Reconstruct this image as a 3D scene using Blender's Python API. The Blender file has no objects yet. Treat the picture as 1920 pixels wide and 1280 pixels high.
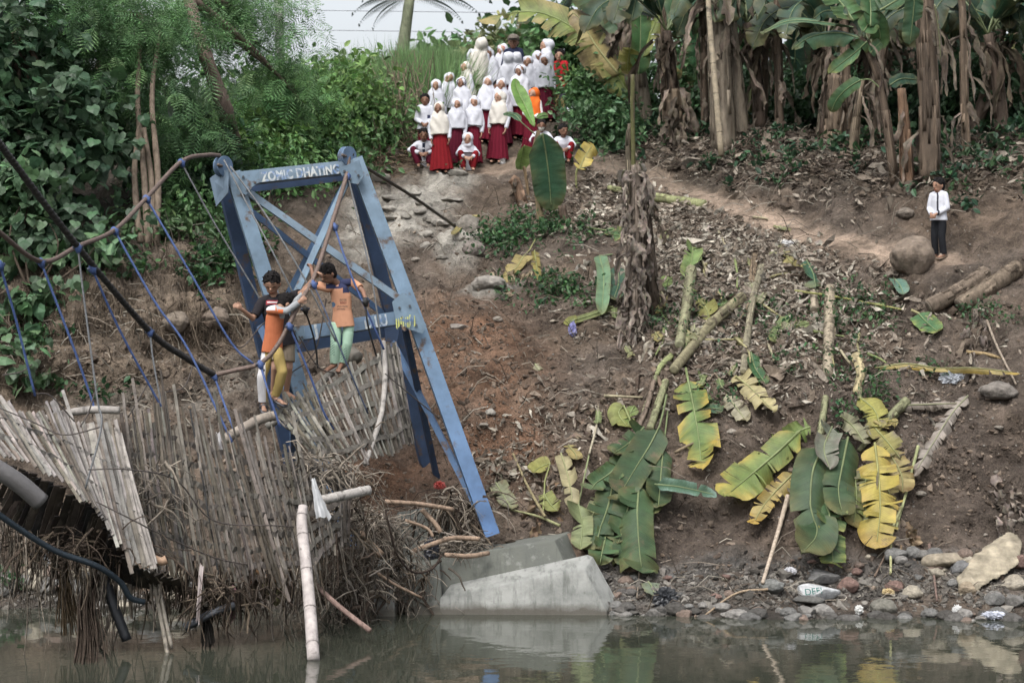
import bpy, math, random
import numpy as np
from mathutils import Vector, Matrix, noise
from mathutils.bvhtree import BVHTree

SC = bpy.context.scene
COL = SC.collection
# ---------------------------------------------------------------- camera
CAM_H = 3.25
cam_d = bpy.data.cameras.new('camera'); cam = bpy.data.objects.new('camera', cam_d); COL.objects.link(cam)
cam.location = (0, 0, CAM_H); cam.rotation_euler = (math.radians(90), 0, 0)
cam_d.lens = 75; cam_d.sensor_width = 36; cam_d.clip_start = 0.1; cam_d.clip_end = 2000
cam_d.dof.use_dof = True; cam_d.dof.focus_distance = 25.8; cam_d.dof.aperture_fstop = 2.8
SC.camera = cam
# ---------------------------------------------------------------- light: bright overcast
SUN_EL, SUN_AZ = math.radians(58), math.radians(205)
w = bpy.data.worlds.new('World'); SC.world = w; w.use_nodes = True
nt = w.node_tree; nt.nodes.clear()
sky = nt.nodes.new('ShaderNodeTexSky'); sky.sky_type = 'NISHITA'; sky.sun_disc = False
sky.sun_elevation = SUN_EL; sky.sun_rotation = SUN_AZ
sky.air_density = 1.0; sky.dust_density = 5.0; sky.ozone_density = 1.0
hs = nt.nodes.new('ShaderNodeHueSaturation'); hs.inputs['Saturation'].default_value = 0.28
bg = nt.nodes.new('ShaderNodeBackground'); bg.inputs['Strength'].default_value = 0.13
wo = nt.nodes.new('ShaderNodeOutputWorld')
nt.links.new(sky.outputs[0], hs.inputs['Color']); nt.links.new(hs.outputs[0], bg.inputs[0]); nt.links.new(bg.outputs[0], wo.inputs[0])
sd = bpy.data.lights.new('sun', 'SUN'); sd.energy = 1.1; sd.angle = math.radians(28); sd.color = (1.0, 0.97, 0.93)
sun = bpy.data.objects.new('sun', sd); COL.objects.link(sun)
_sv = Vector((math.sin(SUN_AZ)*math.cos(SUN_EL), math.cos(SUN_AZ)*math.cos(SUN_EL), math.sin(SUN_EL)))
sun.rotation_euler = _sv.to_track_quat('Z', 'Y').to_euler(); sun.location = (0, 0, 60)
SC.view_settings.view_transform = 'Standard'; SC.view_settings.look = 'None'
SC.view_settings.exposure = 1.08; SC.view_settings.gamma = 1.0; SC.view_settings.use_curve_mapping = False
SC.render.engine = 'CYCLES'
SC.cycles.max_bounces = 6; SC.cycles.diffuse_bounces = 3; SC.cycles.glossy_bounces = 3
SC.cycles.transmission_bounces = 2; SC.cycles.transparent_max_bounces = 4
SC.cycles.caustics_reflective = False; SC.cycles.caustics_refractive = False
SC.cycles.use_denoising = True; SC.cycles.adaptive_threshold = .03

# ---------------------------------------------------------------- helpers
F = 4000.0
R = np.random.default_rng(11)
random.seed(11)
def P(px, py, d):
    return Vector(((px-960)*d/F, d, CAM_H-(py-640)*d/F))
def A(v): return np.array(v, dtype=float)
def nrm(a):
    a = np.asarray(a, float); l = np.linalg.norm(a, axis=-1, keepdims=True); l[l == 0] = 1
    return a/l

class MB:
    """collects geometry, builds ONE mesh object"""
    def __init__(s): s.v = []; s.f = {}; s.c = []; s.uv = []; s.n = 0
    def add(s, verts, faces, col=(1, 1, 1), uv=None):
        verts = np.asarray(verts, float).reshape(-1, 3); m = len(verts)
        c = np.asarray(col, float)
        c = np.tile(c, (m, 1)) if c.ndim == 1 else c
        s.v.append(verts); s.c.append(c)
        s.uv.append(np.zeros((m, 2)) if uv is None else np.asarray(uv, float))
        if isinstance(faces, np.ndarray):
            s.f.setdefault(faces.shape[1], []).append(faces + s.n)
        else:
            for f in faces: s.f.setdefault(len(f), []).append(np.array([f]) + s.n)
        s.n += m
    def build(s, name, mat=None, parent=None, smooth=True, mods=None):
        me = bpy.data.meshes.new(name)
        if s.n:
            v = np.concatenate(s.v); c = np.concatenate(s.c); uv = np.concatenate(s.uv)
            loops = []; starts = []; k0 = 0
            for k, fl in s.f.items():
                fa = np.concatenate(fl).astype(np.int32)
                loops.append(fa.ravel()); starts.append(k0 + np.arange(len(fa))*k); k0 += fa.size
            loops = np.concatenate(loops); starts = np.concatenate(starts).astype(np.int32)
            me.vertices.add(len(v)); me.vertices.foreach_set('co', v.astype(np.float32).ravel())
            me.loops.add(len(loops)); me.loops.foreach_set('vertex_index', loops)
            me.polygons.add(len(starts)); me.polygons.foreach_set('loop_start', starts)
            me.polygons.foreach_set('use_smooth', np.full(len(starts), bool(smooth)))
            me.update(calc_edges=True); me.validate()
            ca = me.color_attributes.new('col', 'FLOAT_COLOR', 'POINT')
            ca.data.foreach_set('color', np.concatenate([c, np.ones((len(c), 1))], 1).astype(np.float32).ravel())
            ul = me.uv_layers.new(name='uv')
            li = np.empty(len(me.loops), np.int32); me.loops.foreach_get('vertex_index', li)
            ul.data.foreach_set('uv', uv[li].astype(np.float32).ravel())
        o = bpy.data.objects.new(name, me); COL.objects.link(o)
        if mat: me.materials.append(mat)
        if parent: adopt(o, parent)
        return o
    # ---- shapes
    def tube(s, pts, rad, n=8, col=(1, 1, 1), wob=0.0, cap=True, prof=None, up=None):
        pts = np.array([tuple(p) for p in pts], float); m = len(pts)
        rad = np.full(m, rad) if np.ndim(rad) == 0 else np.interp(np.linspace(0, 1, m), np.linspace(0, 1, len(rad)), rad)
        t = nrm(np.gradient(pts, axis=0))
        u0 = np.array(up if up is not None else (0.0, 0, 1.0))
        if abs(np.dot(u0, t[0])) > .95: u0 = np.array((1.0, 0.2, 0))
        us = []; u = u0
        for k in range(m):
            base = u0 if up is not None else u
            uu = base - t[k]*np.dot(base, t[k]); l = np.linalg.norm(uu)
            if l > 1e-5: u = uu/l
            us.append(u)
        us = np.array(us); vs = np.cross(t, us)
        if prof is None:
            a = np.linspace(0, 2*np.pi, n, endpoint=False); pr = np.stack([np.cos(a), np.sin(a)], 1)
        else: pr = np.asarray(prof, float); n = len(pr)
        rr = rad[:, None]*(1+wob*R.normal(size=(m, n)))
        V = pts[:, None, :] + us[:, None, :]*(pr[None, :, 0]*rr)[..., None] + vs[:, None, :]*(pr[None, :, 1]*rr)[..., None]
        i = np.arange(m-1)[:, None]; j = np.arange(n)[None, :]; j2 = (j+1) % n
        Fq = np.stack([i*n+j, i*n+j2, (i+1)*n+j2, (i+1)*n+j], -1).reshape(-1, 4)
        col = np.asarray(col, float)
        cc = np.repeat(col, n, 0) if col.ndim == 2 and len(col) == m else col
        uvv = np.stack([np.repeat(np.linspace(0, 1, m), n), np.tile(np.linspace(0, 1, n), m)], 1)
        b = s.n; s.add(V.reshape(-1, 3), Fq, cc, uvv)
        if cap:
            s.f.setdefault(n, []).append(np.array([list(range(n))[::-1]]) + b)
            s.f.setdefault(n, []).append(np.array([list(range(n))]) + b + (m-1)*n)
    def strip(s, pts, wd, th, up, col=(1, 1, 1)):
        """flat bar: wd across, th thick along 'up'"""
        s.tube(pts, 1.0, prof=[(th/2, -wd/2), (th/2, wd/2), (-th/2, wd/2), (-th/2, -wd/2)], up=tuple(up), col=col)
    def box(s, c, sx, sy, sz, rot=None, col=(1, 1, 1)):
        V = np.array([(x, y, z) for x in (-.5, .5) for y in (-.5, .5) for z in (-.5, .5)])*(sx, sy, sz)
        if rot is not None: V = V @ np.array(rot.to_3x3()).T
        s.add(V + A(c), np.array([(0, 1, 3, 2), (4, 6, 7, 5), (0, 4, 5, 1), (2, 3, 7, 6), (0, 2, 6, 4), (1, 5, 7, 3)]), col)
    def plate(s, poly, th, nvec, col=(1, 1, 1)):
        poly = np.array([tuple(p) for p in poly], float); k = len(poly); n = nrm(A(nvec))*th/2
        s.add(np.concatenate([poly+n, poly-n]), [tuple(range(k)), tuple(range(2*k-1, k-1, -1))]
              + [(i, k+i, k+(i+1) % k, (i+1) % k) for i in range(k)], col)
    def inst(s, T, pos, X, Y, Z, sc, col):
        """copies of template T=(verts, faces) at pos with axes X,Y,Z"""
        tv, tf = T; k = len(tv); N = len(pos)
        sc = np.asarray(sc, float)
        if sc.ndim == 1: sc = np.stack([sc, sc, sc], 1)
        L = tv[None]*sc[:, None, :]
        V = pos[:, None] + L[..., 0:1]*X[:, None] + L[..., 1:2]*Y[:, None] + L[..., 2:3]*Z[:, None]
        col = np.asarray(col, float)
        if col.ndim == 1: col = np.tile(col, (N, 1))
        s.v.append(V.reshape(-1, 3)); s.c.append(np.repeat(col, k, 0)); s.uv.append(np.tile(tv[:, :2], (N, 1)))
        byk = {}
        for f in tf: byk.setdefault(len(f), []).append(f)
        for kk, fl in byk.items():
            fa = np.array(fl)
            s.f.setdefault(kk, []).append((fa[None] + (np.arange(N)*k)[:, None, None]).reshape(-1, kk) + s.n)
        s.n += N*k

def curve(pts, m=8):
    """Catmull-Rom through pts"""
    p = np.array([tuple(q) for q in pts], float)
    if len(p) < 3: 
        t = np.linspace(0, 1, m+1)[:, None]; return p[0]*(1-t)+p[-1]*t
    q = np.concatenate([[2*p[0]-p[1]], p, [2*p[-1]-p[-2]]]); out = []
    for i in range(1, len(q)-2):
        for t in np.linspace(0, 1, m, endpoint=False):
            a, b, c, d = q[i-1], q[i], q[i+1], q[i+2]
            out.append(.5*((2*b)+(-a+c)*t+(2*a-5*b+4*c-d)*t*t+(-a+3*b-3*c+d)*t**3))
    out.append(p[-1]); return np.array(out)
def pc(pts, m=8): return curve([P(*q) for q in pts], m)

def adopt(o, parent):
    """parent while keeping the world position (vertices were built in world space)"""
    o.parent = parent; o.matrix_parent_inverse = parent.matrix_basis.inverted()
def tag(o, label=None, cat=None, group=None, kind=None):
    if label: o['label'] = label
    if cat: o['category'] = cat
    if group: o['group'] = group
    if kind: o['kind'] = kind
    return o
def thing(name, loc, label, cat, group=None):
    o = bpy.data.objects.new(name, None); COL.objects.link(o); o.location = Vector(loc); o.empty_display_size = .2
    return tag(o, label, cat, group)

# ---------------------------------------------------------------- materials
def mat_new(name):
    m = bpy.data.materials.new(name); m.use_nodes = True; nt = m.node_tree
    return m, nt, nt.nodes['Principled BSDF']
def pmat(name, color=None, rough=.8, nscale=8, namt=.3, bump=.3, bscale=40, spec=.3, trans=0, det=4, stretch=None, metal=0, mixcol=None, mixscale=5, mixlo=.55, mixhi=.65, bdist=.02, vein=False):
    """color None -> vertex colour 'col'"""
    m, nt, b = mat_new(name); N = nt.nodes; L = nt.links
    tc = N.new('ShaderNodeTexCoord'); vec = tc.outputs['Object']
    if stretch:
        mp = N.new('ShaderNodeMapping'); mp.inputs['Scale'].default_value = stretch; L.new(vec, mp.inputs[0]); vec = mp.outputs[0]
    if color is None:
        at = N.new('ShaderNodeAttribute'); at.attribute_name = 'col'; c = at.outputs['Color']
    else:
        rgb = N.new('ShaderNodeRGB'); rgb.outputs[0].default_value = (*color, 1); c = rgb.outputs[0]
    if mixcol:
        nz = N.new('ShaderNodeTexNoise'); nz.inputs['Scale'].default_value = mixscale; nz.inputs['Detail'].default_value = 6; nz.inputs['Roughness'].default_value = .65; L.new(vec, nz.inputs['Vector'])
        rp = N.new('ShaderNodeMapRange'); rp.inputs[1].default_value = mixlo; rp.inputs[2].default_value = mixhi; L.new(nz.outputs[0], rp.inputs[0])
        mx = N.new('ShaderNodeMix'); mx.data_type = 'RGBA'; L.new(rp.outputs[0], mx.inputs[0]); L.new(c, mx.inputs[6]); mx.inputs[7].default_value = (*mixcol, 1); c = mx.outputs[2]
    if namt:
        nz = N.new('ShaderNodeTexNoise'); nz.inputs['Scale'].default_value = nscale; nz.inputs['Detail'].default_value = det; nz.inputs['Roughness'].default_value = .65; L.new(vec, nz.inputs['Vector'])
        rp = N.new('ShaderNodeMapRange'); rp.inputs[1].default_value = .3; rp.inputs[2].default_value = .7
        rp.inputs[3].default_value = 1-namt; rp.inputs[4].default_value = 1+namt; L.new(nz.outputs[0], rp.inputs[0])
        vm = N.new('ShaderNodeVectorMath'); vm.operation = 'SCALE'; L.new(c, vm.inputs[0]); L.new(rp.outputs[0], vm.inputs['Scale']); c = vm.outputs[0]
    h = None
    if vein:
        uv = N.new('ShaderNodeUVMap'); uv.uv_map = 'uv'
        sx = N.new('ShaderNodeSeparateXYZ'); L.new(uv.outputs[0], sx.inputs[0])
        ab = N.new('ShaderNodeMath'); ab.operation = 'ABSOLUTE'; L.new(sx.outputs[1], ab.inputs[0])
        ml = N.new('ShaderNodeMath'); ml.operation = 'MULTIPLY_ADD'; L.new(ab.outputs[0], ml.inputs[0]); ml.inputs[1].default_value = -.12; L.new(sx.outputs[0], ml.inputs[2])
        cb = N.new('ShaderNodeCombineXYZ'); L.new(ml.outputs[0], cb.inputs[0])
        nv = N.new('ShaderNodeTexNoise'); nv.noise_dimensions = '1D'; nv.inputs['Scale'].default_value = 70; nv.inputs['Detail'].default_value = 2; L.new(ml.outputs[0], nv.inputs['W'])
        rp = N.new('ShaderNodeMapRange'); rp.inputs[1].default_value = .3; rp.inputs[2].default_value = .7; rp.inputs[3].default_value = .8; rp.inputs[4].default_value = 1.2; L.new(nv.outputs[0], rp.inputs[0])
        vm = N.new('ShaderNodeVectorMath'); vm.operation = 'SCALE'; L.new(c, vm.inputs[0]); L.new(rp.outputs[0], vm.inputs['Scale']); c = vm.outputs[0]
        h = nv.outputs[0]
    L.new(c, b.inputs['Base Color'])
    b.inputs['Roughness'].default_value = rough; b.inputs['Specular IOR Level'].default_value = spec; b.inputs['Metallic'].default_value = metal
    if bump:
        if h is None:
            nz = N.new('ShaderNodeTexNoise'); nz.inputs['Scale'].default_value = bscale; nz.inputs['Detail'].default_value = 5; nz.inputs['Roughness'].default_value = .6; L.new(vec, nz.inputs['Vector']); h = nz.outputs[0]
        bp = N.new('ShaderNodeBump'); bp.inputs['Strength'].default_value = bump; bp.inputs['Distance'].default_value = bdist; L.new(h, bp.inputs['Height']); L.new(bp.outputs[0], b.inputs['Normal'])
    if trans:
        tr = N.new('ShaderNodeBsdfTranslucent'); L.new(c, tr.inputs[0])
        ms = N.new('ShaderNodeMixShader'); ms.inputs[0].default_value = trans
        L.new(b.outputs[0], ms.inputs[1]); L.new(tr.outputs[0], ms.inputs[2]); L.new(ms.outputs[0], N['Material Output'].inputs[0])
    return m

M_LEAF = pmat('leaf', None, .5, 3, .25, 0, spec=.35, trans=.3)
M_BAN = pmat('banana_leaf', None, .5, 5, .3, .35, spec=.32, trans=.22, vein=True, bdist=.012, mixcol=(.12, .085, .05), mixscale=3.2, mixlo=.62, mixhi=.74)
M_DRY = pmat('dry_leaf', None, .85, 14, .35, .5, 60, spec=.1, trans=.15)
M_STEM = pmat('banana_stem', None, .7, 6, .4, .6, 14, spec=.2, stretch=(5, 5, 1), mixcol=(.06, .046, .034), mixscale=3, mixlo=.5, mixhi=.66)
M_BARK = pmat('bark', None, .9, 10, .4, .7, 25, spec=.1, stretch=(2, 2, .6))
M_SOIL = None
M_ROCK = pmat('rock', None, .9, 9, .3, .8, 22, spec=.2, bdist=.03)
M_BAMBOO = pmat('bamboo', None, .65, 9, .3, .4, 40, spec=.25, mixcol=(.05, .045, .04), mixscale=7, mixlo=.56, mixhi=.72)
def concmat(base=(.26, .265, .25), name='concrete'):
    m, nt, b = mat_new(name); N = nt.nodes; L = nt.links; tc = N.new('ShaderNodeTexCoord')
    def nz(sc, st=(1, 1, 1), det=6):
        mp = N.new('ShaderNodeMapping'); mp.inputs['Scale'].default_value = st; L.new(tc.outputs['Object'], mp.inputs[0])
        n = N.new('ShaderNodeTexNoise'); n.inputs['Scale'].default_value = sc; n.inputs['Detail'].default_value = det; n.inputs['Roughness'].default_value = .68; L.new(mp.outputs[0], n.inputs['Vector']); return n.outputs[0]
    def mr(src, a, b_, c, d):
        r = N.new('ShaderNodeMapRange'); r.inputs[1].default_value = a; r.inputs[2].default_value = b_; r.inputs[3].default_value = c; r.inputs[4].default_value = d; L.new(src, r.inputs[0]); return r.outputs[0]
    def mix(f, a, col):
        x = N.new('ShaderNodeMix'); x.data_type = 'RGBA'; L.new(f, x.inputs[0]); L.new(a, x.inputs[6]); x.inputs[7].default_value = (*col, 1); return x.outputs[2]
    rgb = N.new('ShaderNodeRGB'); rgb.outputs[0].default_value = (*base, 1); c = rgb.outputs[0]
    c = mix(mr(nz(1.8), .42, .68, 0, .75), c, (.10, .105, .098)); c = mix(mr(nz(3.2, (3.5, 1, .35)), .52, .66, 0, .6), c, (.075, .08, .072))
    c = mix(mr(nz(7), .56, .68, 0, .5), c, (.24, .24, .225))
    sx = N.new('ShaderNodeSeparateXYZ'); L.new(tc.outputs['Object'], sx.inputs[0])
    ad = N.new('ShaderNodeMath'); ad.operation = 'MULTIPLY_ADD'; L.new(nz(4), ad.inputs[0]); ad.inputs[1].default_value = -.18; L.new(sx.outputs[2], ad.inputs[2])
    c = mix(mr(ad.outputs[0], -.04, .05, .9, 0), c, (.06, .054, .044)); c = mix(mr(nz(11, (1, 1, 1), 3), .66, .72, 0, .5), c, (.10, .10, .092))
    L.new(c, b.inputs['Base Color']); b.inputs['Roughness'].default_value = .9; b.inputs['Specular IOR Level'].default_value = .2
    bp = N.new('ShaderNodeBump'); bp.inputs['Strength'].default_value = .6; bp.inputs['Distance'].default_value = .02; L.new(nz(16, (1, 1, 1), 8), bp.inputs['Height']); L.new(bp.outputs[0], b.inputs['Normal'])
    return m
M_CONC = concmat(); M_CONC2 = concmat((.115, .12, .105), 'stained_concrete')
M_BLUE = pmat('blue_paint', None, .6, 3, .28, .15, 60, spec=.4, mixcol=(.085, .058, .045), mixscale=5, mixlo=.565, mixhi=.66, bdist=.004)
M_CABLE = pmat('cable_steel', None, .6, 30, .3, .4, 90, spec=.4)
M_CLOTH = pmat('cloth', None, .9, 12, .06, .45, 22, spec=.1, bdist=.012)
M_SKIN = pmat('skin', None, .55, 30, .05, 0, spec=.3)
M_HAIR = pmat('hair', (.010, .0085, .0085), .75, 60, .3, .5, 120, spec=.12)
M_PAINT = pmat('white_paint', (.42, .44, .43), .7, 14, .2, 0, spec=.3, mixcol=(.12, .19, .33), mixscale=9, mixlo=.46, mixhi=.6)
M_YPAINT = pmat('yellow_paint', (.42, .44, .14), .7, 14, .2, 0, spec=.3, mixcol=(.12, .19, .33), mixscale=11, mixlo=.5, mixhi=.6)
M_PLAS = pmat('plastic', None, .4, 8, .1, .3, 20, spec=.5)
M_FAB = M_CLOTH
M_DEB = pmat('debris', None, .95, 20, .35, 0, spec=.05)

# leaf templates  (x along, y across, z up)
T_OVAL = (np.array([(0, 0, 0), (.3, .27, .05), (.7, .22, .02), (1, 0, -.12), (.7, -.22, .02), (.3, -.27, .05)]), [(0, 3, 2, 1), (0, 5, 4, 3)])
T_HEART = (np.array([(.12, 0, 0), (-.05, .25, .02), (.15, .5, -.03), (.5, .46, -.05), (.85, .2, -.1), (1.05, 0, -.22), (.85, -.2, -.1), (.5, -.46, -.05), (.15, -.5, -.03), (-.05, -.25, .02), (.5, 0, .06)]),
           [(0, 10, 3, 2), (0, 2, 1), (10, 5, 4, 3), (0, 8, 7, 10), (0, 9, 8), (10, 7, 6, 5)])
def _pinn(n, ln, wd, droop):
    v = []; f = []
    for k in range(n):
        x = .12+.88*k/(n-1); l = ln*math.sin(math.pi*(.2+.75*k/(n-1)))
        for sgn in (1, -1):
            b = len(v); z = -droop*x*x
            v += [(x-wd/2, 0, z), (x+.25*l, sgn*l*.55, z+.03), (x+.42*l, sgn*l, z-.1*l-.02), (x+.12*l+wd*.6, sgn*l*.5, z+.02)]
            f.append((b, b+1, b+2, b+3) if sgn < 0 else (b+3, b+2, b+1, b))
    b = len(v); v += [(0, .008, .01), (0, -.008, .01), (1, 0, -droop)]; f.append((b, b+1, b+2))
    return (np.array(v), f)
T_FROND = _pinn(8, .42, .13, .25)
T_PALM = _pinn(22, .34, .03, .35)
T_GRASS = (np.array([(0, .02, 0), (0, -.02, 0), (.55, .015, .03), (.55, -.015, .03), (1, 0, -.12)]), [(0, 1, 3, 2), (2, 3, 4)])
T_SHRED = (np.array([(0, .1, 0), (0, -.1, 0), (.3, .16, .08), (.3, -.12, -.04), (.65, .1, -.08), (.65, -.2, .06), (1, .02, .05), (1, -.08, -.08)]), [(0, 1, 3, 2), (2, 3, 5, 4), (4, 5, 7, 6)])
def _ico(jit=.0, seed=0, sub=0):
    t = (1+5**.5)/2
    v = nrm(np.array([(-1, t, 0), (1, t, 0), (-1, -t, 0), (1, -t, 0), (0, -1, t), (0, 1, t), (0, -1, -t), (0, 1, -t), (t, 0, -1), (t, 0, 1), (-t, 0, -1), (-t, 0, 1)], float))
    f = [(0, 11, 5), (0, 5, 1), (0, 1, 7), (0, 7, 10), (0, 10, 11), (1, 5, 9), (5, 11, 4), (11, 10, 2), (10, 7, 6), (7, 1, 8), (3, 9, 4), (3, 4, 2), (3, 2, 6), (3, 6, 8), (3, 8, 9), (4, 9, 5), (2, 4, 11), (6, 2, 10), (8, 6, 7), (9, 8, 1)]
    for _ in range(sub):
        v = list(map(tuple, v)); mid = {}; nf = []
        def m(a, b):
            k = (min(a, b), max(a, b))
            if k not in mid:
                p = nrm((A(v[a])+A(v[b]))/2); v.append(tuple(p)); mid[k] = len(v)-1
            return mid[k]
        for a, b, c in f:
            x, y, z = m(a, b), m(b, c), m(c, a); nf += [(a, x, z), (b, y, x), (c, z, y), (x, y, z)]
        f = nf; v = np.array(v)
    v = np.array(v)
    if jit:
        rr = np.random.default_rng(seed); v = v*(1+jit*rr.normal(size=(len(v), 1)))
    return v, f
T_CLOD = _ico(.18, 3)

def frames(N, dirs, ups, jit=.5):
    X = nrm(dirs); U = nrm(ups + jit*R.normal(size=(N, 3)))
    Y = nrm(np.cross(U, X)); Z = np.cross(X, Y)
    return X, Y, Z
def jcol(base, N, amt=.25, hue=.08):
    base = np.asarray(base, float)
    return np.clip(base[None]*np.clip(1+amt*R.normal(size=(N, 1)), .3, 2)*(1+hue*R.normal(size=(N, 3))), .004, .9)
# ---------------------------------------------------------------- terrain (one sheet, river bed to the plateau behind)
CP = []
def colpts(px, lst):
    for py, d in lst: CP.append((px, py, d))
colpts(-500, [(1330, 24), (1230, 25), (1140, 26.2), (1000, 27.3), (800, 28.6), (600, 29.6), (480, 30.6), (400, 32.4), (300, 36), (235, 40)])
colpts(60, [(1330, 23.6), (1230, 24.8), (1142, 26), (1090, 26.6), (1000, 27.2), (800, 28.6), (600, 29.6), (480, 30.6), (420, 32.2), (300, 36), (235, 40)])
colpts(330, [(1330, 23.6), (1230, 24.8), (1142, 26), (1090, 26.6), (1000, 27.2), (850, 28.3), (700, 29.4), (600, 30.0), (480, 31.2), (420, 33), (300, 37), (240, 40.5)])
colpts(600, [(1330, 23.5), (1230, 24.7), (1142, 26), (1000, 26.9), (900, 28.0), (800, 29.2), (650, 30.7), (500, 32.6), (400, 34.8), (330, 37.4), (250, 41)])
colpts(800, [(1330, 23.5), (1230, 24.6), (1150, 25.7), (1000, 27), (900, 28), (800, 29), (600, 31.3), (480, 33.6), (400, 36), (320, 39), (280, 40.3), (215, 43)])
colpts(960, [(1330, 23.4), (1230, 24.5), (1150, 25.5), (1050, 26.5), (1000, 27), (850, 28.4), (640, 30.6), (500, 33), (400, 35.8), (310, 39), (260, 40.8), (200, 43.6)])
colpts(1120, [(1330, 23.4), (1230, 24.5), (1150, 25.4), (1080, 26.3), (1000, 26.9), (850, 28.1), (640, 30.5), (500, 33), (400, 35.4), (330, 37.8), (300, 38.8), (225, 42)])
colpts(1300, [(1330, 23.3), (1230, 24.3), (1155, 25.2), (1090, 26.2), (1000, 26.8), (850, 27.9), (640, 30), (500, 32.3), (420, 34.2), (375, 35.8), (360, 36.6), (310, 37.6), (235, 40)])
colpts(1500, [(1330, 23.2), (1230, 24.2), (1160, 25), (1090, 26.1), (1000, 26.7), (850, 27.7), (640, 29.6), (500, 31.8), (455, 32.8), (430, 33.9), (380, 34.7), (300, 36), (240, 38.5)])
colpts(1750, [(1330, 23.1), (1230, 24.1), (1163, 24.9), (1090, 26.0), (1000, 26.7), (850, 27.5), (640, 29.2), (540, 30.2), (490, 30.9), (470, 31.6), (400, 32.3), (330, 33.2), (260, 36)])
colpts(2000, [(1330, 23), (1230, 24), (1165, 24.8), (1090, 25.8), (1000, 26.4), (850, 27.2), (640, 28.8), (520, 29.9), (470, 30.6), (400, 31.2), (300, 32.6), (230, 35)])
colpts(2500, [(1330, 23), (1230, 24), (1165, 24.8), (1000, 26.2), (850, 27), (640, 28.4), (470, 30), (300, 32), (230, 35)])
CP = np.array(CP, float)
_sx = CP[:, :2]/400.0
def _tps(r2): return np.where(r2 > 1e-12, .5*r2*np.log(np.maximum(r2, 1e-12)), 0)
_n = len(CP)
_K = _tps(((_sx[:, None]-_sx[None])**2).sum(-1)) + 2e-3*np.eye(_n)
_Pm = np.concatenate([np.ones((_n, 1)), _sx], 1)
_Lm = np.block([[_K, _Pm], [_Pm.T, np.zeros((3, 3))]])
_cf = np.linalg.solve(_Lm, np.concatenate([CP[:, 2], np.zeros(3)]))
def depth(px, py):
    q = np.stack([np.ravel(px), np.ravel(py)], 1)/400.0
    out = np.zeros(len(q))
    for s in range(0, len(q), 20000):
        b = q[s:s+20000]
        k = _tps(((b[:, None]-_sx[None])**2).sum(-1))
        out[s:s+20000] = k @ _cf[:_n] + np.concatenate([np.ones((len(b), 1)), b], 1) @ _cf[_n:]
    return out.reshape(np.shape(px))
gx = np.concatenate([np.arange(-500, -40, 20), np.arange(-40, 1960, 4.5), np.arange(1960, 2480, 20)]).astype(float)
CREST = np.interp(gx, [-500, 60, 330, 600, 700, 800, 960, 1120, 1300, 1500, 1750, 2000, 2480], [235, 235, 240, 245, 225, 205, 195, 220, 235, 240, 262, 235, 235])
NV = 235
tt = np.linspace(0, 1, NV)
GX = np.tile(gx, (NV, 1)); GY = 1330 + (CREST[None]-1330)*tt[:, None]
D0 = depth(GX, GY)
D0 = np.maximum.accumulate(D0, axis=0)            # never folds back
def mask(px, py, lst):
    """smooth union of ellipses (cx,cy,rx,ry,rot deg)"""
    o = np.zeros(np.shape(px))
    for cx, cy, rx, ry, *ro in lst:
        a = math.radians(ro[0]) if ro else 0
        dx, dy = px-cx, py-cy; u = dx*math.cos(a)+dy*math.sin(a); v = -dx*math.sin(a)+dy*math.cos(a)
        o = np.maximum(o, np.clip(1.6-1.3*np.sqrt((u/rx)**2+(v/ry)**2), 0, 1))
    return o
PATHL = [(1600, 462, 150, 22, 12), (1470, 425, 110, 24, 24), (1340, 378, 100, 18, 22), (1230, 335, 110, 20, 20), (1110, 305, 90, 16, 15), (880, 318, 130, 12, -3), (980, 300, 100, 14), (1750, 488, 80, 14)]
PATHM = mask(GX, GY, PATHL)
ROCKM = mask(GX, GY, [(750, 400, 120, 55, -15), (840, 345, 60, 25), (690, 450, 55, 30), (860, 455, 45, 35), (920, 535, 60, 18, -10)])
NX = (GX-960)*D0/F; NY = D0; NZ = CAM_H-(GY-640)*D0/F
pts = np.stack([NX, NY, NZ], -1)
du = np.gradient(pts, axis=1); dv = np.gradient(pts, axis=0)
nor = nrm(np.cross(du, dv)); nor = np.where(nor[..., 1:2] > 0, -nor, nor)
disp = np.zeros((NV, len(gx)))
flat = pts.reshape(-1, 3); rough = (1-.8*PATHM).ravel(); cliff = mask(GX, GY, [(160, 600, 420, 190)]).ravel()
dd = np.empty(len(flat))
for k in range(len(flat)):
    x, y, z = flat[k]
    a = noise.fractal((x*.55, y*.55, z*.55), 1, 2, 2)*.22 + cliff[k]*noise.fractal((x*1.1, y*.8, z*2.2), 1, 2, 3)*.28
    b = noise.fractal((x*1.7+7, y*1.7, z*1.7), .7, 2, 4)*.13 - abs(noise.noise((x*1.6+.3*z, y*1.1, z*.6)))*.15
    c = noise.turbulence((x*6, y*6, z*6), 4, True)*.045
    dd[k] = a*(.4+.6*rough[k]) + (b+c)*rough[k]
disp = dd.reshape(disp.shape)
rk = ROCKM*(np.abs(np.sin(NX*5.1+NZ*9+2*np.sin(NY*3)))*.09+.03)
shore = np.clip((NZ-.02)/.35, 0, 1)              # calm at the waterline
below = np.clip(-NZ/.3, 0, 1)
pts = pts + nor*((disp*(.35+.65*shore)*(1-below)+rk)[..., None])
# plateau behind the crest
back = []
for dy, dz in ((1.2, .12), (3, .2), (7, .3), (14, .5), (30, .8), (70, 1.5), (170, 3)):
    r = pts[-1].copy(); s = (r[:, 1]+dy)/r[:, 1]; r[:, 0] *= s; r[:, 1] += dy; r[:, 2] += dz; back.append(r)
ALL = np.concatenate([pts, np.array(back)], 0)
nr, nc = ALL.shape[:2]
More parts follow.
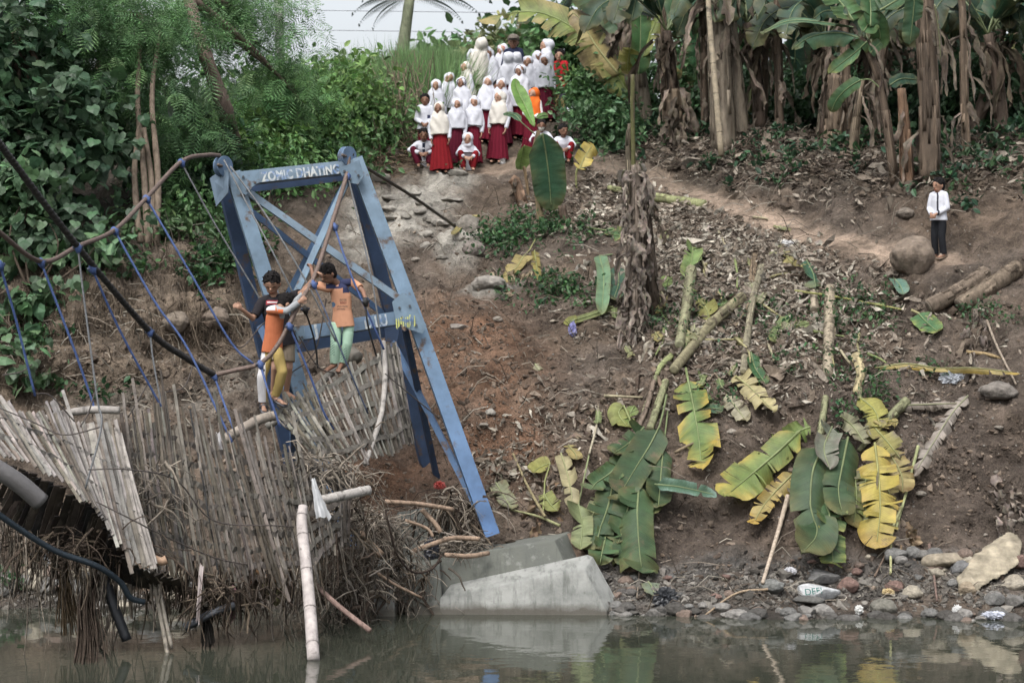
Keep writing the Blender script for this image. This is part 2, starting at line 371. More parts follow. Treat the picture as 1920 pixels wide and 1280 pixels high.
# earth colours
def fb(s, o=0): return np.array([noise.fractal((p[0]*s+o, p[1]*s, p[2]*s), .9, 2, 4) for p in flat]).reshape(NV, len(gx))
C = np.zeros((NV, len(gx), 3)) + (.105, .081, .062)
def blend(m, col): 
    global C
    C = C*(1-m[..., None]) + np.array(col)*m[..., None]
n1 = fb(.8); n2 = fb(2.6, 9)
blend(np.clip(.5+n1*1.2, 0, .75), (.082, .068, .057))
blend(mask(GX, GY, [(880, 690, 170, 160, 20), (930, 820, 120, 120), (730, 900, 130, 80)])*np.clip(.75+n2*.5, 0, 1)*.9, (.125, .072, .046))
blend(mask(GX, GY, [(180, 640, 330, 130), (420, 560, 160, 120)])*.75, (.135, .107, .08))
blend(mask(GX, GY, [(1700, 880, 330, 190), (1300, 980, 300, 90)])*.8, (.066, .053, .044))
blend(mask(GX, GY, [(1500, 1080, 700, 48), (1100, 1120, 300, 40)])*np.clip(.7+n2*.6, 0, 1), (.088, .083, .077))
blend(mask(GX, GY, [(300, 760, 200, 40), (470, 720, 120, 60)])*np.clip(.4+n2, 0, .8), (.16, .145, .125))
blend(mask(GX, GY, [(1800, 400, 180, 70), (1600, 640, 130, 60)])*.6, (.10, .075, .056))
blend(PATHM*np.clip(.8+n2*.4, 0, 1), (.28, .215, .165))
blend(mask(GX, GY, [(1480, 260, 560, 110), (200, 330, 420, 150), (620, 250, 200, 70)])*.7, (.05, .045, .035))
blend(np.clip(ROCKM*1.6*np.clip(.8+n2*.6, 0, 1), 0, 1), (.27, .255, .225))
blend(np.clip((.16-NZ)/.16, 0, 1)*.8, (.045, .042, .038))
C = np.concatenate([C, np.tile(np.array((.05, .06, .03)), (len(back), len(gx), 1))], 0)
mb = MB()
i = np.arange(nr-1)[:, None]*nc; j = np.arange(nc-1)[None]
FQ = np.stack([i+j, i+j+1, i+nc+j+1, i+nc+j], -1).reshape(-1, 4)
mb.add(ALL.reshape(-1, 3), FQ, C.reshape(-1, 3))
# soil material: lumps, pale grit, darker damp patches
m, nt, b = mat_new('soil'); N = nt.nodes; L = nt.links
tc = N.new('ShaderNodeTexCoord'); vec = tc.outputs['Object']
at = N.new('ShaderNodeAttribute'); at.attribute_name = 'col'
def _nz(sc, det=6, ro=.65):
    n = N.new('ShaderNodeTexNoise'); n.inputs['Scale'].default_value = sc; n.inputs['Detail'].default_value = det; n.inputs['Roughness'].default_value = ro; L.new(vec, n.inputs['Vector']); return n.outputs[0]
def _mr(src, a, b_, c, d):
    r = N.new('ShaderNodeMapRange'); r.inputs[1].default_value = a; r.inputs[2].default_value = b_; r.inputs[3].default_value = c; r.inputs[4].default_value = d; L.new(src, r.inputs[0]); return r.outputs[0]
def _sc(c, f):
    v = N.new('ShaderNodeVectorMath'); v.operation = 'SCALE'; L.new(c, v.inputs[0]); L.new(f, v.inputs['Scale']); return v.outputs[0]
na = _nz(1.7, 5); nb = _nz(9, 5, .7); ncn = _nz(42, 2)
c = _sc(at.outputs['Color'], _mr(na, .32, .68, .5, 1.45)); c = _sc(c, _mr(nb, .3, .7, .6, 1.4)); c = _sc(c, _mr(ncn, .3, .7, .75, 1.25))
vo = N.new('ShaderNodeTexVoronoi'); vo.inputs['Scale'].default_value = 17; L.new(vec, vo.inputs['Vector'])
vs = N.new('ShaderNodeSeparateColor'); L.new(vo.outputs['Color'], vs.inputs[0])
ma = N.new('ShaderNodeMath'); ma.operation = 'MULTIPLY'
L.new(_mr(vo.outputs['Distance'], .2, .34, 1, 0), ma.inputs[0]); L.new(_mr(vs.outputs[0], .93, .95, 0, 1), ma.inputs[1])
mx = N.new('ShaderNodeMix'); mx.data_type = 'RGBA'; L.new(ma.outputs[0], mx.inputs[0]); L.new(c, mx.inputs[6]); mx.inputs[7].default_value = (.2, .185, .165, 1)
L.new(mx.outputs[2], b.inputs['Base Color'])
b.inputs['Roughness'].default_value = .95; b.inputs['Specular IOR Level'].default_value = .12
ad = N.new('ShaderNodeMath'); ad.operation = 'MULTIPLY_ADD'; L.new(ma.outputs[0], ad.inputs[0]); ad.inputs[1].default_value = .35; L.new(nb, ad.inputs[2])
ad2 = N.new('ShaderNodeMath'); ad2.operation = 'MULTIPLY_ADD'; L.new(ncn, ad2.inputs[0]); ad2.inputs[1].default_value = .35; L.new(ad.outputs[0], ad2.inputs[2])
bp = N.new('ShaderNodeBump'); bp.inputs['Strength'].default_value = .9; bp.inputs['Distance'].default_value = .09; L.new(ad2.outputs[0], bp.inputs['Height']); L.new(bp.outputs[0], b.inputs['Normal'])
M_SOIL = m
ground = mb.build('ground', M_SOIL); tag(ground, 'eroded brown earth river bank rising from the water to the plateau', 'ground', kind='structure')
GB = BVHTree.FromPolygons([tuple(v) for v in ALL.reshape(-1, 3)], FQ.tolist())
CAMP = Vector((0, 0, CAM_H))
def G(px, py, off=0.0):
    """where the sight line through a photo point meets the bank -> (point, normal)"""
    dr = Vector(((px-960)/F, 1, -(py-640)/F)).normalized()
    h, n, _, _ = GB.ray_cast(CAMP, dr)
    if h is None:
        h = P(px, py, 43); n = Vector((0, -.5, .85))
    if n.y > 0 and n.z < 0: n = -n
    n = (n + Vector((0, -.5, .85))*1.2).normalized()
    return h + n*off, n
def gz(x, y):
    h, n, _, _ = GB.ray_cast(Vector((x, y, 60)), Vector((0, 0, -1)))
    return h.z if h else 0
def gp(lst, off=.03): return [G(x, y, off)[0] for x, y in lst]

# ---------------------------------------------------------------- river
m, nt, b = mat_new('river_water'); N = nt.nodes; L = nt.links
tc = N.new('ShaderNodeTexCoord'); mp = N.new('ShaderNodeMapping'); mp.inputs['Scale'].default_value = (1.0, 1.0, 1); L.new(tc.outputs['Object'], mp.inputs[0])
z1 = N.new('ShaderNodeTexNoise'); z1.inputs['Scale'].default_value = 3.2; z1.inputs['Detail'].default_value = 3; L.new(mp.outputs[0], z1.inputs['Vector'])
z2 = N.new('ShaderNodeTexNoise'); z2.inputs['Scale'].default_value = .7; z2.inputs['Detail'].default_value = 2; L.new(mp.outputs[0], z2.inputs['Vector'])
mr = N.new('ShaderNodeMapRange'); mr.inputs[1].default_value = .4; mr.inputs[2].default_value = .65; mr.inputs[3].default_value = .25; mr.inputs[4].default_value = 1; L.new(z2.outputs[0], mr.inputs[0])
mu = N.new('ShaderNodeMath'); mu.operation = 'MULTIPLY'; L.new(z1.outputs[0], mu.inputs[0]); L.new(mr.outputs[0], mu.inputs[1])
bp = N.new('ShaderNodeBump'); bp.inputs['Strength'].default_value = 1; bp.inputs['Distance'].default_value = .0055; L.new(mu.outputs[0], bp.inputs['Height']); L.new(bp.outputs[0], b.inputs['Normal'])
b.inputs['Base Color'].default_value = (.036, .040, .030, 1); b.inputs['Roughness'].default_value = .03; b.inputs['IOR'].default_value = 1.38
mb = MB(); 
xs = np.linspace(-60, 60, 31); ys = np.linspace(-30, 30, 16); XX, YY = np.meshgrid(xs, ys)
k = np.arange(15)[:, None]*31; j = np.arange(30)[None]
mb.add(np.stack([XX, YY, np.zeros_like(XX)], -1).reshape(-1, 3), np.stack([k+j, k+j+1, k+31+j+1, k+31+j], -1).reshape(-1, 4))
water = mb.build('water', m); tag(water, 'still murky brown river water mirroring the bank', 'water', kind='structure')
# ---------------------------------------------------------------- blue steel bridge tower
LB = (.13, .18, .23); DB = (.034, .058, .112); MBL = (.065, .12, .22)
def chan(mb, p0, p1, wd, dp, face=(0, -1, 0), col=LB, th=.014, lip=1):
    pr = [(0, -wd/2), (0, wd/2), (-dp, wd/2), (-dp, wd/2-th), (-th, wd/2-th), (-th, -wd/2+th), (-dp, -wd/2+th), (-dp, -wd/2)]
    mb.tube([p0, p0.lerp(p1, .5), p1], 1.0, prof=pr, up=face, col=col)
tower = thing('bridge_tower', G(780, 960)[0], 'leaning blue steel bridge tower with crossed braces and painted letters', 'bridge tower')
def tpart(name, fn, mat=None):
    mb = MB(); fn(mb); return mb.build(name, mat or M_BLUE, tower, smooth=False)
FL = [(437, 322, 26.6), (565, 730, 26.4), (660, 1030, 26.2)]
FR = [(666, 296, 27.0), (780, 600, 26.75), (924, 1003, 26.4)]
RL = [(424, 350, 27.0), (480, 585, 27.5), (548, 870, 28.0)]
RR = [(668, 320, 27.3), (738, 600, 27.8), (815, 925, 28.3)]
def legf(p, wd, dp, col, face=(0, -1, 0)):
    def f(mb):
        q = [P(*a) for a in p]
        pr = [(0, -wd/2), (0, wd/2), (-dp, wd/2), (-dp, wd/2-.014), (-.014, wd/2-.014), (-.014, -wd/2+.014), (-dp, -wd/2+.014), (-dp, -wd/2)]
        mb.tube(q, 1.0, prof=pr, up=face, col=col)
    return f
cl = np.array([(.135, .195, .255), (.115, .18, .255), (.07, .135, .27)])
tpart('leg', legf(FL, .185, .12, cl, (.25, -1, .1))); tpart('leg', legf(FR, .185, .12, cl, (.15, -1, .1)))
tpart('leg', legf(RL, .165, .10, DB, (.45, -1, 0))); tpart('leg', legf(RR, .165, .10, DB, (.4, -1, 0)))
def cb(name, a, b, wd, dp, col, face=(0, -1, 0)):
    return tpart(name, lambda mb: chan(mb, P(*a), P(*b), wd, dp, face, col))
tb = cb('cross_beam', (448, 334, 26.58), (664, 311, 26.95), .165, .12, LB, (0, -1, .12))
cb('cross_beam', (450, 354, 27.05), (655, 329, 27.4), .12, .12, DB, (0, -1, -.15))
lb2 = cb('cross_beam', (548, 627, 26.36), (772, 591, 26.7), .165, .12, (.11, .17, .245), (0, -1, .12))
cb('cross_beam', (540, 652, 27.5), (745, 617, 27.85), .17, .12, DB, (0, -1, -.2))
cb('diagonal_brace', (452, 350, 26.63), (752, 562, 26.72), .085, .07, LB, (0, -1, .25))
cb('diagonal_brace', (652, 334, 26.88), (536, 590, 26.42), .08, .07, (.135, .20, .265), (0, -1, .1))
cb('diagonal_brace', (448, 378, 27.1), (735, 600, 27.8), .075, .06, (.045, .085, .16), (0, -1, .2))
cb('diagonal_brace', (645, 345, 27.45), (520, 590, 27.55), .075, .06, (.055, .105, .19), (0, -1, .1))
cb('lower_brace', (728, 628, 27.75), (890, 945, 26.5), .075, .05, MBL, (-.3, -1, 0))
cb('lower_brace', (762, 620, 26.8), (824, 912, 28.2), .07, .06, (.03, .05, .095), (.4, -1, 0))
cb('lower_brace', (486, 610, 27.45), (640, 960, 26.35), .09, .06, MBL, (-.3, -1, 0))
cb('lower_brace', (548, 690, 26.5), (552, 850, 27.9), .09, .06, MBL, (.3, -1, 0))
for poly, n in ((((447, 322), (486, 318), (487, 342), (474, 350), (462, 366), (446, 360)), 26.52), (((634, 316), (674, 300), (682, 330), (672, 346), (655, 343), (640, 328)), 26.88),
                (((735, 566), (755, 548), (770, 560), (800, 610), (792, 625), (768, 618), (742, 600)), 26.6), (((548, 612), (570, 610), (572, 632), (558, 655), (549, 650)), 26.32)):
    gpl = tpart('gusset_plate', lambda mb: mb.plate([P(x, y, n-.03) for x, y in poly], .016, (0, -1, .1), (.13, .19, .25)))
    gc = np.mean(np.array(poly, float), 0)
    for q in poly[::2]:
        bx, by = gc*.45+np.array(q)*.55; mb = MB(); mb.tube([P(bx, by, n-.036), P(bx, by, n-.06)], .016, n=6, col=(.07, .075, .085)); mb.build('bolt', M_BLUE, gpl, smooth=False)
tpart('gusset_plate', lambda mb: mb.plate([P(394, 334, 26.75), P(418, 318, 26.6), P(430, 319, 26.5), P(428, 362, 26.5), P(406, 387, 26.75)], .016, (-.7, -1, 0), (.13, .18, .235)))
tpart('gusset_plate', lambda mb: mb.plate([P(722, 605, 27.7), P(752, 600, 27.7), P(745, 640, 27.7), P(722, 640, 27.7)], .016, (0, -1, 0), DB))
def wheel(c, r, ax):
    def f(mb):
        c_ = P(*c); ax_ = Vector(ax).normalized()
        prof = [(-.045, r*.2), (-.045, r), (-.03, r), (-.012, r*.82), (.012, r*.82), (.03, r), (.045, r), (.045, r*.2)]
        mb.tube([c_+ax_*a for a, _ in prof], [b for _, b in prof], n=24, col=(.11, .17, .26))
    return f
for c in ((418, 312, 26.62), (651, 294, 26.98)):
    s = tpart('saddle_wheel', wheel((c[0], c[1], c[2]), .13, (.75, -.6, 0)))
    mb = MB(); mb.tube([P(c[0]-9, c[1]-3, c[2]-.2), P(c[0]+9, c[1]+3, c[2]+.2)], .02, col=(.1, .08, .07)); mb.build('axle', M_CABLE, s)
def lettering(txt, a, b, size, mat, push=.012, sx=1.0):
    cu = bpy.data.curves.new('lettering', 'FONT'); cu.body = txt; cu.size = size; cu.extrude = .0015; cu.offset = .006; cu.space_character = 1.05
    o = bpy.data.objects.new('lettering', cu); COL.objects.link(o); cu.materials.append(mat)
    p0, p1 = P(*a), P(*b); x = (p1-p0).normalized(); n = Vector((0, -1, .12)); n = (n-x*n.dot(x)).normalized(); y = n.cross(x)
    M = Matrix((x*sx, y, n)).transposed().to_4x4(); M.translation = p0+n*push
    o.matrix_world = M
    bpy.context.view_layer.update(); me = bpy.data.meshes.new_from_object(o.evaluated_get(bpy.context.evaluated_depsgraph_get()))
    me.transform(M); bpy.data.objects.remove(o); o = bpy.data.objects.new('lettering', me); COL.objects.link(o); adopt(o, tower); return o
lettering('ZOMIC DHATING', (491, 341, 26.55), (650, 324, 26.93), .165, M_PAINT, .022, .74)
lettering('J', (590, 630, 26.36), (610, 627, 26.4), .2, M_PAINT, .03)
lettering('D.LU', (684, 617, 26.53), (740, 608, 26.62), .2, M_PAINT, .03, .66)
for k in range(9):
    x = 742+k*4.2; tpart('paint_smear', lambda mb: mb.plate([P(x, 597-k*.6+R.normal()*2, 26.54), P(x+2.6, 597-k*.6+R.normal()*2, 26.54), P(x+3.2, 612+R.normal()*4, 26.54), P(x+.6, 612+R.normal()*4, 26.54)], .004, (0, -1, .1)), M_YPAINT)

# ---------------------------------------------------------------- cables and hanger rods
BRN = (.10, .072, .06); BLK = (.016, .015, .015); HB = (.05, .085, .21); HG = (.12, .125, .13)
def cable(pts, r, col, label, name='cable', cat='cable', group=None, n=7, m=8, twist=False):
    mb = MB(); c = pc(pts, m)
    mb.tube(c, r, n=n, col=col)
    if twist:                                   # rope lay
        L_ = np.linalg.norm(np.diff(c, axis=0), axis=1).sum(); k = int(L_/.012); t = np.linspace(0, 1, k)
        cc = np.stack([np.interp(t, np.linspace(0, 1, len(c)), c[:, q]) for q in range(3)], 1)
        for ph in (0, 2.1, 4.2):
            a = t*L_/.16*2*np.pi+ph
            mb.tube(cc + np.stack([np.cos(a)*r*.75, np.zeros(k), np.sin(a)*r*.75], 1), r*.55, n=4, col=(.03, .028, .027))
    o = mb.build(name, M_CABLE); tag(o, label, cat, group); return o
cable([(412, 292, 26.6), (388, 291, 26.3), (340, 303, 25.8), (275, 371, 25), (215, 431, 24.3), (145, 462, 23.5), (78, 490, 22.8), (0, 436, 22), (-90, 350, 21)], .027, BRN, 'sagging rusty brown main cable running left off the tower top over the bank', 'main_cable')
cable([(-70, 180, 19.3), (0, 270, 20.2), (145, 461, 22.5), (280, 620, 24.2), (345, 668, 24.7), (402, 703, 25.1)], .031, BLK, 'thick black twisted rope cable slanting down from the upper left corner', 'rope_cable', twist=True)
cable([(402, 703, 25.1), (440, 694, 25.1), (488, 681, 25.15), (522, 645, 25.2), (560, 572, 25.35), (592, 512, 25.6), (622, 420, 26.2), (648, 335, 26.8), (655, 288, 27)], .028, (.12, .085, .07), 'brown hand cable the three boys hold, rising to the right tower top', 'main_cable')
cable([(660, 290, 27), (683, 312, 27.6), (770, 366, 31), (858, 428, 35.1)], .024, (.03, .025, .022), 'dark back stay running from the tower top to the rocks behind', 'stay_cable')
cable([(420, 300, 26.45), (470, 395, 26.2), (510, 470, 26), (560, 570, 26)], .011, HG, 'thin grey wire hanging from the left tower top to the boys, the left of two', 'stay_wire')
cable([(432, 312, 26.4), (500, 405, 26.2), (570, 520, 26), (630, 640, 26)], .011, HG, 'thin grey wire slanting from the left tower top across the cross braces', 'stay_wire')
HANG = [([(0, 497, 22), (30, 600, 22.2), (66, 742, 22.4)], HB, 'blue hanger rod at the far left edge above the torn deck'),
 ([(77, 492, 22.8), (130, 630, 22.9), (165, 728, 23), (180, 775, 23)], HB, 'blue hanger rod hung from the lowest point of the sagging brown cable'),
 ([(146, 464, 22.5), (160, 580, 22.4), (182, 745, 22.3), (190, 800, 22.2), (160, 915, 22.0)], HG, 'grey hanger rod below the crossing of brown and black cables'),
 ([(173, 505, 22.9), (225, 620, 23.2), (290, 740, 23.5), (318, 790, 23.6)], HB, 'blue hanger rod starting on the black rope just right of the crossing'),
 ([(215, 433, 24.3), (290, 565, 24.3), (350, 650, 24.3), (412, 780, 24.2), (436, 830, 24.2)], HB, 'long blue hanger rod from the brown cable passing behind the black rope'),
 ([(275, 373, 25), (350, 500, 25), (432, 640, 25.1), (475, 682, 25.15)], HB, 'long pale blue hanger rod from the brown cable to the boys\' hand cable'),
 ([(340, 305, 25.8), (400, 415, 25.9), (480, 548, 26), (520, 620, 26)], HG, 'grey hanger rod nearest the left tower leg'),
 ([(281, 622, 24.2), (288, 680, 24.1), (306, 775, 24)], HG, 'short thin wire hanging from the middle of the black rope'),
 ([(402, 705, 25.1), (418, 750, 25), (442, 815, 24.8)], HB, 'short blue hanger rod where the black rope meets the brown cable'),
 ([(488, 683, 25.1), (505, 740, 25), (525, 800, 25)], HB, 'short blue hanger rod in front of the orange shirted boy\'s legs'),
 ([(543, 612, 25.2), (580, 700, 25.3), (606, 770, 25.4), (626, 805, 25.5)], HB, 'blue hanger rod between the orange shirted boy and the mint trousers'),
 ([(588, 533, 25.5), (615, 595, 25.4), (645, 670, 25.4), (690, 775, 25.6)], (.045, .06, .10), 'dark blue hanger rod crossing the mint trousers'),
 ([(627, 425, 26.2), (660, 520, 26), (700, 610, 26), (720, 655, 26.1)], HB, 'blue hanger rod just right of the boy with the navy collar'),
 ([(652, 330, 26.85), (676, 430, 26.6), (700, 540, 26.4), (716, 660, 26.3), (716, 720, 26.2)], HG, 'long grey rod hanging from the right tower top to the end of the tilted deck'),
 ([(685, 565, 25.7), (690, 610, 25.7), (706, 668, 25.9)], BLK, 'short black rod below the hand of the boy with the navy collar'),
 ([(572, 580, 25.7), (590, 640, 25.9), (596, 690, 26)], BLK, 'dark rod hanging between the two groups of boys')]
for pts, col, lab in HANG:
    h = cable(pts, .0135 if col is HB else .011, col, lab, 'hanger_rod', 'hanger rod', 'hanger rods of the broken bridge', n=6)
    mb = MB(); p = P(*pts[0]); q = P(*pts[1]); dr = (q-p).normalized()
    mb.tube([p-dr*.05, p+dr*.0, p+dr*.06], [.02, .045, .022], n=7, col=HB if col is not BLK else BLK); mb.tube([p+Vector((-.045, -.03, .0)), p+Vector((.045, .03, .01))], .018, n=6, col=(.05, .06, .09))
    mb.build('clamp', M_CABLE, h)
WIRES = [([(60, 683, 22.4), (40, 697, 22.3), (5, 703, 22.2)], 'pale rope end tied to the leftmost hanger rod'), ([(66, 738, 22.4), (95, 742, 22.5), (140, 790, 22.6)], 'thin rope looping from the left hanger rod to the deck edge'),
 ([(282, 707, 23.5), (268, 735, 23.4), (240, 782, 23.3)], 'grey rope trailing from the middle hanger rod to the deck'), ([(362, 685, 24.3), (345, 725, 24.2), (310, 735, 24.1)], 'bent wire loop on the long blue rod above the deck'),
 ([(430, 640, 25.1), (455, 650, 25.3), (490, 610, 25.6), (520, 590, 25.9)], 'slack grey wire from the pale blue rod to the tower leg'), ([(185, 300, 23), (178, 735, 22.6), (165, 775, 22.5), (150, 800, 22.4)][1:], 'twisted white rope end beside the grey rod'),
 ([(190, 800, 22.2), (120, 815, 22.3), (60, 790, 22.3), (0, 765, 22.3)], 'rusty edge wire threaded along the top of the left bamboo panel'),
 ([(165, 880, 22), (240, 880, 22.1), (330, 900, 22.6), (400, 975, 22.9), (520, 985, 23.2), (600, 990, 23.6)], 'rusty wire running across the bamboo wall at mid height'),
 ([(180, 940, 21.9), (250, 975, 22), (300, 1000, 22.2), (420, 1050, 22.8), (560, 1065, 23.4)], 'dark wire tying the lower edge of the bamboo wall'),
 ([(560, 630, 25.8), (600, 690, 25.9), (650, 700, 26.1)], 'tangled dark wire below the cross beam left of the mint trousers'), ([(545, 700, 26), (590, 660, 26.1), (612, 560, 26.2)], 'thin dark wire crossing behind the mint trousers'),
 ([(722, 700, 26), (770, 740, 26.2), (825, 785, 26.4)], 'dark wire stretched from the deck end over the tower leg')]
for pts, lab in WIRES: cable(pts, .008, (.055, .045, .04), lab, 'loose_wire', 'wire', n=5)
cable([(-30, 945, 21.2), (50, 1000, 21.5), (110, 1035, 21.7), (180, 1060, 21.9), (225, 1090, 22.1), (245, 1120, 22.2), (270, 1128, 22.3)], .032, (.012, .02, .028), 'thick black cable along the underside of the collapsed deck', 'deck_cable')

# ---------------------------------------------------------------- broken bamboo deck
def lerp_poly(poly, t):
    p = np.array([tuple(P(*q)) for q in poly]); s = np.linspace(0, 1, len(p))
    return np.array([np.interp(t, s, p[:, k]) for k in range(3)])
def panel(name, label, T, B, n, wd, base, jt=.06, jb=.06, bow=.06, cross=(.15, .4, .65, .9), up=(0, -1, .1), ragged=.12, miss=.0, brk=.12):
    root = thing(name, lerp_poly(B, .5), label, 'bamboo deck', 'broken bamboo deck panels')
    mb = MB(); mb2 = MB()
    ts = (np.arange(n)+.5)/n
    for k, t in enumerate(ts):
        if R.random() < miss: continue
        a = Vector(lerp_poly(T, np.clip(t+R.normal()*.3/n, 0, 1))); b = Vector(lerp_poly(B, np.clip(t+R.normal()*.45/n, 0, 1)))
        d = b-a; a2 = a - d*(abs(R.normal())*ragged-.04); b2 = b + d*(abs(R.normal())*ragged*.6-.03)
        mid = (a2+b2)/2 + Vector((R.normal()*.012, -bow+R.normal()*.012, R.normal()*.01))
        lf, rg = (a2, b2) if R.random() > brk else ((a2, a2.lerp(b2, R.uniform(.45, .9))) if R.random() < .5 else (a2.lerp(b2, R.uniform(.1, .5)), b2))
        mid = (lf+rg)/2+(mid-(a2+b2)/2)
        c = np.array([tuple(v) for v in curve([lf, mid, rg], 7)])
        wv = np.sin(np.linspace(0, math.pi*len(cross), len(c)) + (k % 2)*math.pi)*.014
        c[:, 1] += wv
        col = jcol(base, 1, .3, .025)[0]
        if R.random() < .25: col = col*np.array((.6, .56, .5))
        cc = np.tile(col, (len(c), 1))*(1+.12*R.normal(size=(len(c), 1)))
        ww = wd*R.uniform(.45, 1.3)
        mb.tube(c, 1.0, prof=[(.006, -ww/2), (.01, 0), (.006, ww/2), (-.004, ww/2), (-.004, -ww/2)], up=(up[0]+R.normal()*.15, up[1], up[2]), col=np.clip(cc, .02, .7))
    for v in cross:
        row = [Vector(lerp_poly(T, t)).lerp(Vector(lerp_poly(B, t)), v+R.normal()*.012)+Vector((0, -bow*4*v*(1-v)+.012*(1 if k % 2 else -1)+.01, 0)) for k, t in enumerate(np.linspace(.01, .99, max(8, n//2)))]
        mb2.tube(row, 1.0, prof=[(.012, -.03), (.012, .03), (-.006, .03), (-.006, -.03)], up=up, col=jcol(np.array(base)*.75, 1, .2, .02)[0])
    mb.build('slats', M_BAMBOO, root, smooth=False); mb2.build('cross_strip', M_BAMBOO, root, smooth=False)
    return root
panel('bamboo_deck_panel', 'fanned pale bamboo slats of the collapsed deck end nearest the camera at lower left',
      [(-70, 745, 22.3), (-10, 755, 22.5), (45, 770, 22.7), (95, 775, 22.8), (150, 790, 22.9), (190, 800, 22.9), (228, 812, 22.9)],
      [(0, 850, 21.6), (70, 875, 21.7), (130, 910, 21.8), (180, 955, 21.9), (212, 1000, 21.95), (245, 1052, 22), (296, 1062, 22.1)], 62, .042, (.20, .185, .17), bow=.05, cross=(.3, .62), ragged=.09, miss=.05)
panel('bamboo_deck_panel', 'weathered grey upright bamboo wall of the collapsed deck at lower centre left',
      [(225, 790, 23.2), (300, 790, 23.4), (370, 812, 23.5), (450, 838, 23.6), (540, 858, 23.8), (660, 880, 24.4)],
      [(270, 1048, 22.7), (340, 1062, 22.8), (420, 1078, 22.9), (520, 1082, 23.1), (590, 1070, 23.3), (655, 985, 23.9)], 124, .03, (.092, .082, .071), bow=.1, cross=(.1, .24, .38, .52, .66, .8, .92), ragged=.2, miss=.13, brk=.55)
panel('bamboo_deck_panel', 'tilted woven bamboo deck panel under the boys\' bare feet beside the tower',
      [(508, 768, 25.5), (560, 735, 25.7), (620, 704, 25.9), (680, 672, 26.2), (728, 650, 26.5), (748, 655, 26.7)],
      [(590, 858, 25.2), (640, 872, 25.3), (690, 862, 25.5), (735, 850, 25.9), (768, 832, 26.3), (775, 825, 26.5)], 56, .036, (.15, .138, .122), bow=.16, cross=(.1, .28, .46, .64, .82), ragged=.05)
panel('bamboo_deck_panel', 'dark weathered underside of the collapsed deck at the lower left edge',
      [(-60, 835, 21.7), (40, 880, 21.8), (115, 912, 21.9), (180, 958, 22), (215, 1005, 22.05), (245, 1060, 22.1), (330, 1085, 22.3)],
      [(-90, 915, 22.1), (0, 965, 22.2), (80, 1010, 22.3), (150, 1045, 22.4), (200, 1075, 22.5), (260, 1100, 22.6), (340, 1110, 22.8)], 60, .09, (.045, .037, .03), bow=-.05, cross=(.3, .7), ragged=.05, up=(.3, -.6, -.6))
def pole(pts, r, col, label, name='bamboo_pole', cat='bamboo pole', mat=None, nodes=0, n=10, m=6, group=None):
    mb = MB(); c = pc(pts, m); rr = np.full(len(c), r) if np.ndim(r) == 0 else np.interp(np.linspace(0, 1, len(c)), np.linspace(0, 1, len(r)), r)
    cc = np.tile(np.array(col, float), (len(c), 1))
    mb.tube(c, rr, n=n, col=cc)
    for k in range(nodes):
        t = (k+.6)/nodes; x = np.array([np.interp(t, np.linspace(0, 1, len(c)), c[:, q]) for q in range(3)]); x2 = np.array([np.interp(t+.004, np.linspace(0, 1, len(c)), c[:, q]) for q in range(3)])
        d = nrm(x2-x)*.008; ra = float(np.interp(t, np.linspace(0, 1, len(c)), rr))
        mb.tube([x-d*1.5, x-d*.5, x+d*.5, x+d*1.5], [ra*.98, ra*1.13, ra*1.13, ra*.98], n=n, col=np.array(col)*.75)
    o = mb.build(name, mat or M_BAMBOO); return tag(o, label, cat, group)
PALE = (.32, .30, .28)
pole([(568, 948, 23.0), (566, 985, 22.9), (574, 1060, 22.6), (582, 1150, 22.3), (588, 1236, 21.75)], [.05, .06, .062, .066, .066], (.36, .325, .31), 'pale bent bamboo post standing in the water below the bamboo wall', nodes=5)
pole([(600, 938, 23.5), (650, 927, 23.7), (692, 918, 23.9)], .055, PALE, 'short whitish bamboo pole sticking out right of the hanging plastic bag', nodes=2)
pole([(400, 836, 24.3), (450, 806, 24.8), (490, 785, 25.1), (516, 779, 25.2)], .06, (.25, .215, .18), 'thick bamboo pole under the sandalled foot of the small boy', nodes=3)
pole([(50, 797, 23.0), (110, 778, 23), (170, 768, 23), (224, 769, 23)], .042, (.28, .26, .24), 'bowed split bamboo pole along the top of the fanned slats', nodes=1)
pole([(718, 640, 26.4), (722, 700, 26.2), (716, 770, 25.9), (700, 825, 25.7), (684, 870, 25.5)], .034, (.30, .28, .26), 'curved white branch leaning on the right end of the tilted deck', 'branch', 'branch')
pole([(655, 660, 26.6), (670, 672, 26.5)], .09, (.26, .235, .2), 'sawn bamboo end lying behind the mint trousered boy\'s foot')
pole([(500, 800, 25.9), (560, 760, 26), (620, 700, 26.3), (660, 672, 26.6)], .045, (.2, .19, .17), 'dark bamboo beam carrying the upper edge of the tilted deck')
pole([(-20, 870, 21.3), (35, 905, 21.4), (78, 942, 21.5)], .095, (.10, .095, .095), 'thick grey plastic pipe end jutting out under the collapsed deck', 'pipe', 'pipe', M_PLAS, n=16)
pole([(195, 1080, 22.4), (215, 1140, 22.4), (238, 1200, 22.4)], .055, (.018, .02, .024), 'black steel bar hanging down towards the water at lower left', 'steel_bar', 'steel bar', M_CABLE, n=4)
pole([(346, 1176, 22.6), (400, 1148, 22.7), (440, 1135, 22.8)], .045, (.06, .065, .075), 'dark angled steel bar sticking out of the hanging debris', 'steel_bar', 'steel bar', M_CABLE, n=4)
pole([(590, 1096, 23.6), (640, 1140, 23.3), (694, 1182, 23.0)], .03, (.20, .14, .12), 'brown stick slanting into the water right of the pale post', 'stick', 'stick', M_BARK)
pole([(478, 1070, 23.2), (510, 1085, 23.2), (540, 1097, 23.2)], .022, (.30, .18, .10), 'orange brown stick end under the bamboo wall', 'stick', 'stick', M_BARK)
